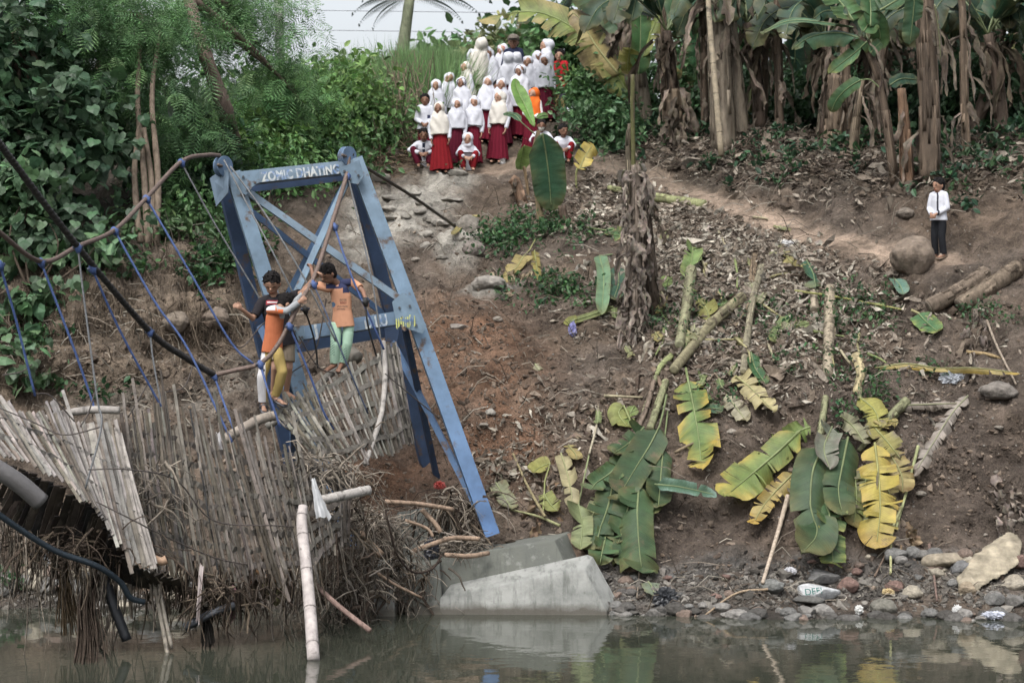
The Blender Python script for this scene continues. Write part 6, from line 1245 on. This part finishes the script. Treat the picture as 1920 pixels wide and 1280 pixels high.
glog([(1392, 556), (1330, 612), (1264, 692)], [.08, .07], (.17, .155, .095), 'slanting cut stem crossing towards the pale green cut stem')
glog([(1428, 500), (1412, 560), (1400, 640), (1394, 695)], [.05, .05, .045, .05], PS, 'narrow pale stem with split lower end in the middle of the slope')
glog([(1416, 480), (1408, 530)], [.055, .06], (.16, .12, .08), 'dark brown stub at the head of the narrow pale stem')
glog([(1557, 540), (1555, 610), (1552, 700)], [.08, .075], (.24, .205, .15), 'straight pale barked stem above the right felled plant', strips=24)
glog([(1527, 542), (1527, 580)], [.06, .07], (.24, .205, .155), 'short pale stump beside the straight pale barked stem')
glog([(1850, 512), (1800, 545), (1742, 576)], .115, (.125, .10, .078), 'thick old trunk of the pair at the right, upper left one', 'log', 'log', group='logs below the lone boy', strips=26, mat=M_BARK)
glog([(1906, 504), (1860, 536), (1800, 574)], .125, (.115, .092, .07), 'thick old trunk of the pair at the right, lower right one', 'log', 'log', group='logs below the lone boy', strips=26, mat=M_BARK)
glog([(1122, 1095), (1090, 1045), (1064, 1006)], .07, (.15, .11, .085), 'rotten brown branch resting against the concrete slab', 'log', 'log', group=None, strips=10, mat=M_BARK)
glog([(1226, 715), (1210, 770), (1185, 830)], .035, (.12, .095, .075), 'thin dead branch above the dark green felled plant', 'branch', 'branch', group=None, strips=4, mat=M_BARK)
glog([(1196, 700), (1190, 770), (1178, 800)], .03, (.06, .045, .035), 'dark twisted branch left of the thin dead branch', 'branch', 'branch', group=None, strips=3, mat=M_BARK)
glog([(1606, 670), (1614, 700), (1604, 735)], [.08, .06, .04], (.34, .29, .17), 'pale bent stalk end at the left of the long yellow leaf', strips=4)
glog([(1258, 668), (1240, 685), (1232, 700)], [.05, .03], (.25, .28, .13), 'chopped pale leaf stalks at the lower end of the slanting stem', strips=3)
for lst, r, col, lab in [([(1478, 928), (1455, 1010), (1430, 1092)], .032, (.36, .30, .24), 'bare tan stick stuck upright above the round grey stone'), ([(1722, 835), (1700, 920), (1680, 990)], .022, (.28, .30, .16), 'long pale leaf stalk leaning right of the yellow leaves'), ([(1690, 950), (1672, 1000), (1670, 1076)], .022, (.30, .30, .16), 'pale split stalk reaching down to the shore stones'),
  ([(1440, 1104), (1380, 1112), (1320, 1154)], .016, (.26, .20, .14), 'thin curved twig bending from the stick to the water'), ([(1742, 1020), (1750, 1070), (1757, 1126)], .02, (.14, .10, .085), 'thin rusty rod standing among the right shore stones'), ([(1105, 850), (1118, 800), (1122, 760)], .016, (.30, .27, .20), 'thin pale stalk standing left of the felled plant'),
  ([(1490, 545), (1560, 555), (1650, 572), (1690, 580)], .018, (.22, .22, .09), 'thin yellow stalk lying level below the path'), ([(1200, 1036), (1198, 1080), (1194, 1120)], .012, (.18, .15, .12), 'thin twig in front of the hanging green leaf'), ([(1812, 660), (1850, 664), (1878, 672)], .03, (.24, .18, .10), 'tan stick lying on the right slope above the yellow leaf'),
  ([(1640, 1080), (1655, 1050), (1668, 1020)], .014, (.12, .09, .07), 'dark twig among the stones below the yellow leaf'), ([(1022, 968), (990, 912), (962, 850)], .02, (.20, .17, .10), 'thin leaning stalk with yellow tip right of the tower'), ([(1050, 985), (1010, 968), (958, 955)], .02, (.22, .22, .12), 'pale stalk lying right of the tower foot'),
  ([(1850, 600), (1870, 650), (1905, 720)], .02, (.24, .20, .16), 'grey dry stalk crossing over the long yellow leaf'), ([(1225, 690), (1236, 715), (1246, 740)], .04, (.16, .12, .09), 'split brown stalk above the yellow edged leaf'), ([(1340, 700), (1362, 720), (1380, 700)], .014, (.2, .16, .12), 'thin vine curling beside the wilted cream leaf')]:
    o = MB(); o.tube(curve(lay(lst, .06), 6), [r, r*.7], n=7, col=col); nm = 'stalk' if 'stalk' in lab else ('twig' if 'twig' in lab else ('rod' if 'rod' in lab else ('vine' if 'vine' in lab else 'stick'))); tag(o.build(nm, M_BARK), lab, nm)
# clusters of hanging withered leaves
def withered(cx, cy, rx, ry, n, ln, w_, col, label):
    mb = MB()
    for _ in range(n):
        p, nn = G(cx+R.normal()*rx*.5, cy+R.normal()*ry*.5, .06); dryleaf(mb, p, ln*R.uniform(.5, 1.4), w_*R.uniform(.6, 1.4), col, (R.normal()*.5, -.15, -.6), n=8)
    tag(mb.build('withered_leaves', M_DRY), label, 'withered leaves')
withered(1830, 620, 34, 90, 26, .6, .09, (.20, .17, .145), 'withered brown leaves hanging under the right logs')
withered(1490, 660, 40, 60, 22, .5, .08, (.19, .16, .13), 'withered leaves hanging left of the straight pale stem'); withered(1100, 790, 50, 40, 12, .35, .10, (.16, .125, .095), 'brown curled leaves on the slope above the cream leaf')
withered(930, 900, 50, 40, 18, .4, .09, (.21, .19, .15), 'crumpled grey leaves just right of the tower leg'); withered(1020, 930, 40, 80, 12, .45, .09, (.17, .12, .08), 'brown hanging leaves on the leaning stalk right of the tower')
withered(1730, 830, 20, 60, 8, .4, .07, (.25, .22, .19), 'pale grey shreds beside the yellow leaves at right'); withered(1300, 660, 60, 50, 14, .4, .09, (.24, .215, .18), 'pale withered leaves around the lower end of the cut stems')
withered(980, 510, 40, 30, 8, .35, .10, (.28, .23, .16), 'cream withered leaf clump on the ledge'); withered(1060, 350, 40, 24, 14, .4, .07, (.2, .17, .13), 'dry litter heap behind the young banana plant')
withered(1040, 190, 28, 20, 12, .5, .08, (.24, .20, .10), 'clump of dead yellow brown leaves right of the children')
withered(1700, 1005, 50, 26, 9, .3, .09, (.2, .15, .1), 'brown rotten leaves above the right shore stones'); withered(1885, 945, 50, 40, 16, .35, .09, (.2, .17, .145), 'grey brown dead leaves at the lower right edge')

for k, (x, y, rx, ry, n) in enumerate([(1235, 425, 60, 40, 16), (1330, 460, 70, 40, 20), (1405, 545, 60, 50, 20), (1480, 475, 50, 26, 14), (1170, 395, 50, 30, 12), (1330, 620, 60, 40, 14), (1560, 620, 60, 60, 12), (1130, 500, 50, 40, 12)]):
    withered(x, y, rx*1.15, ry*1.1, int(n*1.8), .42, .08, (.32, .295, .25), ['pale withered leaf heap right of the shaggy stalk top', 'pale withered leaf heap above the cut pale stem', 'pale withered leaf heap beside the narrow pale stem', 'grey withered leaf heap at the edge of the path', 'grey withered leaf heap left of the shaggy stalk top', 'pale withered leaf heap between the cut stems', 'withered leaf heap among the weeds right of the pale barked stem', 'withered leaf heap left of the folded pale green leaf'][k])
# ---------------------------------------------------------------- stones
PROT = []
for k in range(7):
    v, f = _ico(0, 0, 3); v = np.array(v); o_ = R.uniform(0, 50, 3); fl = (k % 3 == 0)
    dsp = np.array([noise.fractal(tuple(p*1.1+o_), 1, 2, 3)*.2+noise.fractal(tuple(p*4+o_), 1, 2, 2)*.06 for p in v])
    if fl:
        q = v.copy()
        for _ in range(9):
            nd = nrm(R.normal(size=3)); h = q@nd; lim = R.uniform(.55, .8); q = q-np.maximum(h-lim, 0)[:, None]*nd*.9
        v = q*(1+.25*dsp[:, None])
    else: v = v*(1+dsp[:, None])
    mb = MB(); mb.add(v, f); 
    PROT.append(mb)
def rock(px, py, wpx, hpx, col, label, group=None, cat='stone', name='stone', k=None, sink=.3, rot=None, tilt=0, dep=.9):
    p, n = G(px, py); d = p.y; sx = wpx/2*d/F; sz = hpx/2*d/F; k = int(R.integers(7)) if k is None else k
    v = np.concatenate(PROT[k].v).copy(); a = R.uniform(0, 6.28) if rot is None else rot
    v = v @ np.array(Matrix.Rotation(a, 3, 'Z')).T; v = v*np.array((sx, sx*dep, sz)); v = v @ np.array(Matrix.Rotation(tilt, 3, 'Y')).T
    c = np.tile(np.array(col), (len(v), 1))*(1+.12*R.normal(size=(len(v), 1)))
    mb = MB(); mb.add(v, np.concatenate(PROT[k].f[3]), c); o = mb.build(name, M_ROCK)
    o.location = p+Vector((0, -.0, sz*(1-2*sink)*.6)); return tag(o, label, cat, group)
GREY = (.13, .128, .122); GR2 = (.18, .172, .16); BRN_ = (.15, .115, .095); PAL = (.25, .225, .18); RD = (.15, .10, .085)
rock(1711, 506, 80, 76, (.15, .12, .095), 'large rounded brown boulder beside the lone boy', cat='boulder', name='boulder', k=4, sink=-.02, tilt=.15)
sr = thing('boulder', G(1850, 1105)[0], 'big pale tilted slab of rock among the right shore stones', 'boulder'); mb = MB(); d0 = G(1850, 1105)[0].y
prism(mb, [P(x, y, d0-.1+(1110-y)*.006) for x, y in ((1796, 1100), (1815, 1066), (1862, 1034), (1898, 1014), (1918, 1024), (1914, 1056), (1886, 1078), (1850, 1096), (1822, 1122), (1800, 1120))], (.05, .35, .1))
def slc(co): q = np.array([noise.fractal((x*4, y*4, z*9), .8, 2, 3) for x, y, z in co]); return np.clip(np.array((.25, .22, .165))*(1+.5*q[:, None]), .03, .5)
so = remesh(mb, .022, 'slab', M_ROCK, sr, slc, 5, .012, 14)
rock(1895, 1100, 64, 36, PAL, 'pale block in front of the big tilted slab', k=0, tilt=-.4); rock(1770, 1058, 84, 44, (.22, .19, .145), 'tan crumbly rock left of the big tilted slab', k=3); rock(1815, 1110, 36, 34, (.22, .18, .13), 'small tan pointed rock below the big tilted slab', k=6, tilt=.5)
rock(1447, 1104, 48, 28, (.135, .137, .13), 'smooth grey green stone at the foot of the tan stick', k=1, sink=.15); rock(1590, 1102, 40, 30, RD, 'reddish rounded stone behind the printed sack', k=2); rock(1540, 1085, 70, 34, (.12, .118, .115), 'flat dark grey rock above the reddish stone', k=0)
rock(1750, 1050, 42, 36, (.10, .098, .095), 'dark round stone left of the tan crumbly rock', k=4); rock(1800, 1066, 40, 22, (.12, .12, .12), 'grey oval stone beside the big tilted slab', k=2, tilt=-.4); rock(1712, 1040, 30, 28, GREY, 'grey stone next to the dark round stone'); rock(1690, 1052, 26, 20, GR2, 'light grey stone at the left end of the stone pile')
rock(1655, 1142, 50, 34, (.14, .135, .115), 'wet round stone sitting in the water edge at right', k=1); rock(1520, 1128, 66, 22, (.09, .088, .082), 'dark flat ledge of mud stone under the printed sack', k=3); rock(1872, 738, 70, 34, (.15, .135, .12), 'wide grey boulder half buried in the right slope', cat='boulder', name='boulder', k=2)
rock(918, 535, 62, 32, (.20, .185, .165), 'pale boulder on the ledge beside the yellow leaf', cat='boulder', name='boulder', k=1); rock(878, 432, 46, 44, (.17, .155, .135), 'grey boulder at the end of the back stay', cat='boulder', name='boulder', k=4); rock(888, 472, 44, 36, (.16, .14, .125), 'brown grey boulder below the back stay boulder', cat='boulder', name='boulder', k=1)
rock(732, 300, 46, 44, (.15, .13, .11), 'round boulder under the roots above the tower', cat='boulder', name='boulder', k=1); rock(920, 775, 20, 14, (.24, .225, .2), 'single pale stone on the bare red slope', k=2); rock(864, 615, 50, 16, (.19, .17, .15), 'flat pale rock sticking out of the red slope', k=0)
rock(1698, 404, 38, 22, (.14, .12, .10), 'flat stone on the path bank left of the lone boy', k=2); rock(700, 335, 70, 30, (.22, .205, .18), 'cracked pale rock at the head of the rock outcrop', cat='boulder', name='boulder', k=0); rock(330, 610, 50, 40, (.15, .125, .10), 'brown boulder lodged in the left cliff', cat='boulder', name='boulder', k=4); rock(400, 600, 60, 44, (.16, .13, .105), 'tan boulder lodged in the left cliff near the tower', cat='boulder', name='boulder', k=1)
for k in range(26):
    px, py = 700+R.uniform(-55, 170), 410+R.normal()*40; rock(px, py, R.uniform(16, 46), R.uniform(8, 22), np.array((.23, .215, .19))*R.uniform(.6, 1.15), 'pale angular rock fragment on the outcrop right of the tower', 'rock fragments of the outcrop', k=(0, 3, 6)[k % 3])
for k in range(64):
    px = R.uniform(1150, 1925); py = 1150+R.normal()*7+(px-1150)*.014; s = R.uniform(9, 34)
    rock(px, py, s*1.3, s*.75, np.array(random.choice([GREY, (.09, .086, .08), BRN_, GR2, (.07, .066, .06)]))*R.uniform(.7, 1.1), 'wet stone in the row along the right waterline', 'stones along the right waterline')
for k in range(48):
    px = R.uniform(1250, 1925); py = R.uniform(1040, 1130)-max(0, (1700-px)*.0)+max(0, (1620-px))*.06; s = R.uniform(8, 30)*(1.25 if px > 1660 else .62)
    rock(px, min(py, 1138), s*1.3, s*.85, np.array(random.choice([GREY, GR2, BRN_, RD, PAL]))*R.uniform(.6, 1.1), 'stone lying on the dry part of the right shore', 'stones on the right shore')
for k in range(46):
    px = R.uniform(-10, 360); py = R.uniform(1075, 1142); s = R.uniform(14, 44)
    rock(px, py, s*1.3, s*.85, np.array(random.choice([GREY, GR2, BRN_, PAL]))*R.uniform(.7, 1.2), 'river stone on the far shore under the collapsed deck', 'stones under the collapsed deck')
for k in range(34):
    px = R.uniform(1060, 1200); py = R.uniform(1060, 1140); s = R.uniform(8, 26)
    rock(px, py, s*1.3, s*.8, np.array(random.choice([GREY, BRN_, (.08, .075, .07)]))*R.uniform(.7, 1.1), 'dark stone in the mud between the concrete slab and the felled plant', 'stones beside the concrete slab')
for k in range(40):
    px = R.uniform(760, 1900); py = R.uniform(470, 1020); s = R.uniform(5, 15)
    rock(px, py, s*1.4, s*.8, np.array((.19, .17, .145))*R.uniform(.6, 1.3), 'small stone stuck in the bare earth slope', 'small stones in the slope')
# litter
def crumple(px, py, wpx, hpx, col, label, name='plastic_bag', cat='plastic bag', off=.05, k=0.35):
    p, n = G(px, py, off); d = p.y; v, f = _ico(0, 0, 3); v = np.array(v); v = v*(1+k*R.normal(size=(len(v), 1))*.5)*np.array((wpx/2*d/F, .06, hpx/2*d/F))
    c = np.array(col, float); c = np.tile(c, (len(v), 1))*(1+.2*R.normal(size=(len(v), 1)))
    mb = MB(); mb.add(v, f, np.clip(c, .01, .75)); o = mb.build(name, M_PLAS, smooth=False); o.location = p; return tag(o, label, cat)
sk = rock(1532, 1118, 88, 36, (.36, .37, .375), 'white plastic sack with faded green print lying at the waterline', cat='sack', name='sack', k=0, sink=.1, rot=.8, dep=.7)
cu = bpy.data.curves.new('lettering', 'FONT'); cu.body = 'DEFI'; cu.size = .11; cu.extrude = .001; t = bpy.data.objects.new('print', cu); COL.objects.link(t)
q = sk.location; t.matrix_world = Matrix.Translation(q+Vector((-.17, -.19, -.015))) @ Matrix.Rotation(math.radians(68), 4, 'X') @ Matrix.Rotation(.12, 4, 'Z')
bpy.context.view_layer.update(); me = bpy.data.meshes.new_from_object(t.evaluated_get(bpy.context.evaluated_depsgraph_get())); me.transform(t.matrix_world); bpy.data.objects.remove(t); t = bpy.data.objects.new('print', me); COL.objects.link(t); me.materials.append(pmat('green_ink', (.03, .12, .10), .8, namt=0, bump=0)); adopt(t, sk)
crumple(1785, 712, 40, 24, (.32, .34, .37), 'silver crumpled wrapper under the long yellow leaf', 'wrapper', 'wrapper'); crumple(1610, 1150, 14, 16, (.5, .5, .48), 'small white cup scrap at the waterline', 'plastic_scrap', 'plastic scrap'); crumple(1795, 1150, 16, 18, (.55, .55, .54), 'white scrap standing at the right waterline', 'plastic_scrap', 'plastic scrap')
crumple(1865, 1160, 40, 14, (.42, .44, .5), 'pale bag floating at the right waterline'); crumple(1665, 1114, 20, 12, (.42, .33, .18), 'small cream wrapper on the right shore', 'wrapper', 'wrapper'); crumple(1478, 1076, 22, 14, (.4, .4, .42), 'white scrap behind the round grey stone', 'plastic_scrap', 'plastic scrap')
crumple(1072, 622, 14, 26, (.22, .22, .42), 'lilac plastic scrap on the bare slope', 'plastic_scrap', 'plastic scrap'); crumple(1470, 462, 34, 12, (.45, .45, .45), 'white rubbish on the path edge', 'plastic_scrap', 'plastic scrap'); crumple(942, 305, 12, 18, (.6, .6, .6), 'white cup scrap by the children\'s feet', 'plastic_scrap', 'plastic scrap')
crumple(1250, 1132, 40, 40, (.02, .022, .026), 'black plastic bag half in the water', off=.08); crumple(800, 1078, 26, 40, (.02, .022, .03), 'black plastic bag caught on the concrete block', off=.5); crumple(815, 945, 20, 14, (.35, .06, .05), 'red rag in the debris below the tower', 'rag', 'rag', off=.35)
def sheet(poly, label, col, name='plastic_bag', cat='plastic bag'):
    p = np.array([tuple(P(*q)) for q in poly]); m = 9; mb = MB(); V = []
    for t in np.linspace(0, 1, m):
        a = p[0]*(1-t)+p[3]*t; b = p[1]*(1-t)+p[2]*t
        for u in np.linspace(0, 1, 7): V.append(a*(1-u)+b*u+np.array((0, .05*math.sin(u*11+t)*t, .02*R.normal())))
    i = np.arange(m-1)[:, None]*7; j = np.arange(6)[None]; mb.add(V, np.stack([i+j, i+j+1, i+7+j+1, i+7+j], -1).reshape(-1, 4), col); tag(mb.build(name, M_PLAS), label, cat)
sheet([(583, 898, 23.3), (590, 896, 23.3), (622, 968, 23.2), (592, 974, 23.2)], 'torn clear white plastic bag hanging at the end of the bamboo wall', (.33, .34, .35))
sheet([(374, 1060, 22.6), (382, 1060, 22.6), (374, 1166, 22.5), (366, 1164, 22.5)], 'white and red rag strip hanging under the bamboo wall', (.38, .33, .32), 'rag', 'rag'); sheet([(432, 1098, 22.9), (443, 1098, 22.9), (441, 1160, 22.9), (430, 1162, 22.9)], 'pink rag strip hanging under the deck', (.25, .13, .15), 'rag', 'rag')
sheet([(58, 1020, 22.9), (95, 1030, 22.9), (92, 1062, 22.9), (56, 1058, 22.9)], 'grey sack hanging under the left deck', (.22, .23, .25), 'rag', 'rag'); sheet([(405, 812, 23.9), (420, 814, 23.9), (418, 850, 23.9), (408, 846, 23.9)], 'white rag tied on top of the bamboo wall', (.5, .49, .5), 'rag', 'rag')

# ---------------------------------------------------------------- uncountable cover on the ground
def cover(mb, T, regs, size, cols, flat=.5, lift=.02, zs=1.0):
    for cx, cy, rx, ry, n, *ro in regs:
        a = math.radians(ro[0]) if ro else 0; ps = []; ns = []
        for _ in range(n):
            u, v = R.normal()*.5*rx, R.normal()*.5*ry; px = cx+u*math.cos(a)-v*math.sin(a); py = cy+u*math.sin(a)+v*math.cos(a)
            if py > 1160 or mask(np.array([px]), np.array([py]), PATHL)[0] > .45+.3*R.random(): continue
            p, nn = G(px, py, lift); ps.append(tuple(p)); ns.append(tuple(nn))
        ps = np.array(ps); ns = np.array(ns); m = len(ps); X, Y, Z = frames(m, np.cross(nrm(R.normal(size=(m, 3))), ns), ns, flat)
        s = size*np.exp(R.normal(size=m)*.5); ci = R.integers(0, len(cols), m); c = np.array(cols)[ci]*np.clip(1+.3*R.normal(size=(m, 1)), .3, 2)
        mb.inst(T, ps, X, Y, Z, np.stack([s, s*R.uniform(.6, 1.1, m), s*zs], 1), np.clip(c, .01, .6))
LIT = [(.20, .17, .14), (.13, .105, .082), (.31, .285, .24), (.25, .22, .18), (.17, .145, .118), (.11, .088, .07)]
mb = MB(); cover(mb, T_SHRED, [(1270, 430, 230, 70, 2100, 18), (1330, 560, 190, 140, 1800), (1150, 390, 150, 60, 900), (1500, 560, 200, 130, 1100), (1400, 700, 190, 90, 500), (1600, 650, 240, 120, 500), (1090, 790, 130, 70, 160), (960, 880, 110, 70, 160), (1450, 480, 110, 40, 320)], .105, LIT, .9, .04)
cover(mb, T_SHRED, [(1330, 275, 200, 50, 1100), (1500, 285, 220, 70, 1400), (1640, 310, 240, 60, 1000), (1800, 300, 200, 70, 700), (1240, 250, 90, 50, 240)], .12, [(.15, .125, .10), (.09, .072, .056), (.20, .175, .145), (.055, .044, .036), (.07, .055, .043)], 1.0, .06)
tag(mb.build('leaf_litter', M_DRY, smooth=False), 'grey brown dry banana leaf litter strewn over the slope', 'leaf litter', kind='stuff')
CLD = [(.115, .09, .07), (.09, .068, .052), (.14, .112, .088), (.075, .058, .046)]
mb = MB(); cover(mb, T_CLOD, [(1300, 850, 760, 420, 3600), (900, 720, 300, 300, 1300), (300, 700, 420, 220, 1500), (1750, 800, 300, 300, 1000)], .017, CLD, .6, .005, .8); cover(mb, T_CLOD, [(1500, 1105, 620, 44, 2600), (1150, 1120, 160, 40, 500), (150, 1110, 300, 50, 700)], .02, [(.10, .092, .082), (.085, .078, .068), (.14, .13, .115), (.06, .054, .047)], .6, .005, .7)
tag(mb.build('soil_clods', M_ROCK, smooth=False), 'loose clods and gravel on the bare earth', 'gravel', kind='stuff')
mb = MB()
for cx, cy, rx, ry, n in [(1300, 560, 420, 300, 900), (1500, 300, 500, 100, 420), (900, 700, 300, 300, 160), (200, 640, 440, 200, 380), (1500, 1090, 600, 60, 130), (800, 420, 160, 80, 60)]:
    for _ in range(n):
        p, nn = G(cx+R.normal()*rx*.5, min(1150, cy+R.normal()*ry*.5), .02); d = Vector((R.normal(), -.2, R.normal()*.6-.25)).normalized(); l = R.uniform(.12, .55)
        mb.tube([p, p+d*l*.5+nn*R.uniform(0, .1), p+d*l+Vector((0, -.02, -.04))], [.008, .004], n=3, col=np.array(random.choice(LIT))*R.uniform(.4, 1.1), cap=False)
tag(mb.build('twigs', M_DEB), 'thin twigs and root ends scattered on the bank', 'twigs', kind='stuff')
def weeds(regs, size, cols, name, label, T=T_OVAL, lift=.05):
    mb = MB()
    for cx, cy, rx, ry, n in regs:
        for _ in range(max(1, n//14)):
            p, nn = G(cx+R.normal()*rx*.5, cy+R.normal()*ry*.5, lift); m = 14; pos = A(p)+R.normal(size=(m, 3))*np.array((.09, .07, .06))+np.array((0, -.02, .04)); d = nrm(R.normal(size=(m, 3))+np.array((0, -.3, .2))); X, Y, Z = frames(m, d, np.tile(UPV, (m, 1)), .5)
            mb.inst(T, pos, X, Y, Z, size*R.uniform(.6, 1.4, m), jcol(np.array(random.choice(cols))*R.uniform(.7, 1.3), m, .2))
    tag(mb.build(name, M_LEAF, smooth=False), label, 'weeds', kind='stuff')
WG = [(.03, .075, .03), (.045, .10, .04), (.06, .12, .05)]
weeds([(1010, 435, 110, 40, 1100), (930, 455, 50, 40, 420), (1010, 545, 120, 30, 500), (830, 300, 60, 20, 100), (900, 300, 60, 14, 60), (1060, 540, 60, 40, 200)], .075, WG, 'green_weeds', 'green creeping weeds on the ledges round the young banana plant')
weeds([(1600, 600, 80, 50, 420), (1600, 560, 60, 30, 160), (1480, 640, 90, 60, 160), (1560, 690, 90, 60, 180), (1300, 590, 60, 60, 200), (1240, 610, 40, 30, 140), (1420, 600, 60, 60, 200), (1850, 590, 70, 30, 220), (1340, 745, 60, 30, 160), (1640, 720, 40, 40, 220), (1740, 700, 30, 20, 80), (1590, 780, 40, 60, 160)], .06, WG, 'green_weeds', 'green weeds among the cut stems on the right slope')
weeds([(1500, 260, 300, 60, 700), (1750, 270, 240, 70, 700), (1800, 330, 160, 60, 260), (1400, 330, 160, 50, 160), (1250, 240, 100, 40, 300), (1840, 230, 140, 80, 700), (1130, 260, 100, 40, 500)], .12, [(.022, .055, .028), (.035, .08, .04), (.045, .09, .04)], 'undergrowth', 'low green undergrowth between the banana stems')
weeds([(430, 480, 80, 40, 600), (250, 500, 120, 30, 300), (60, 620, 90, 60, 300), (160, 740, 100, 30, 120), (20, 1090, 30, 20, 120), (400, 520, 60, 40, 200)], .10, WG, 'cliff_weeds', 'green weeds clinging to the left cliff')
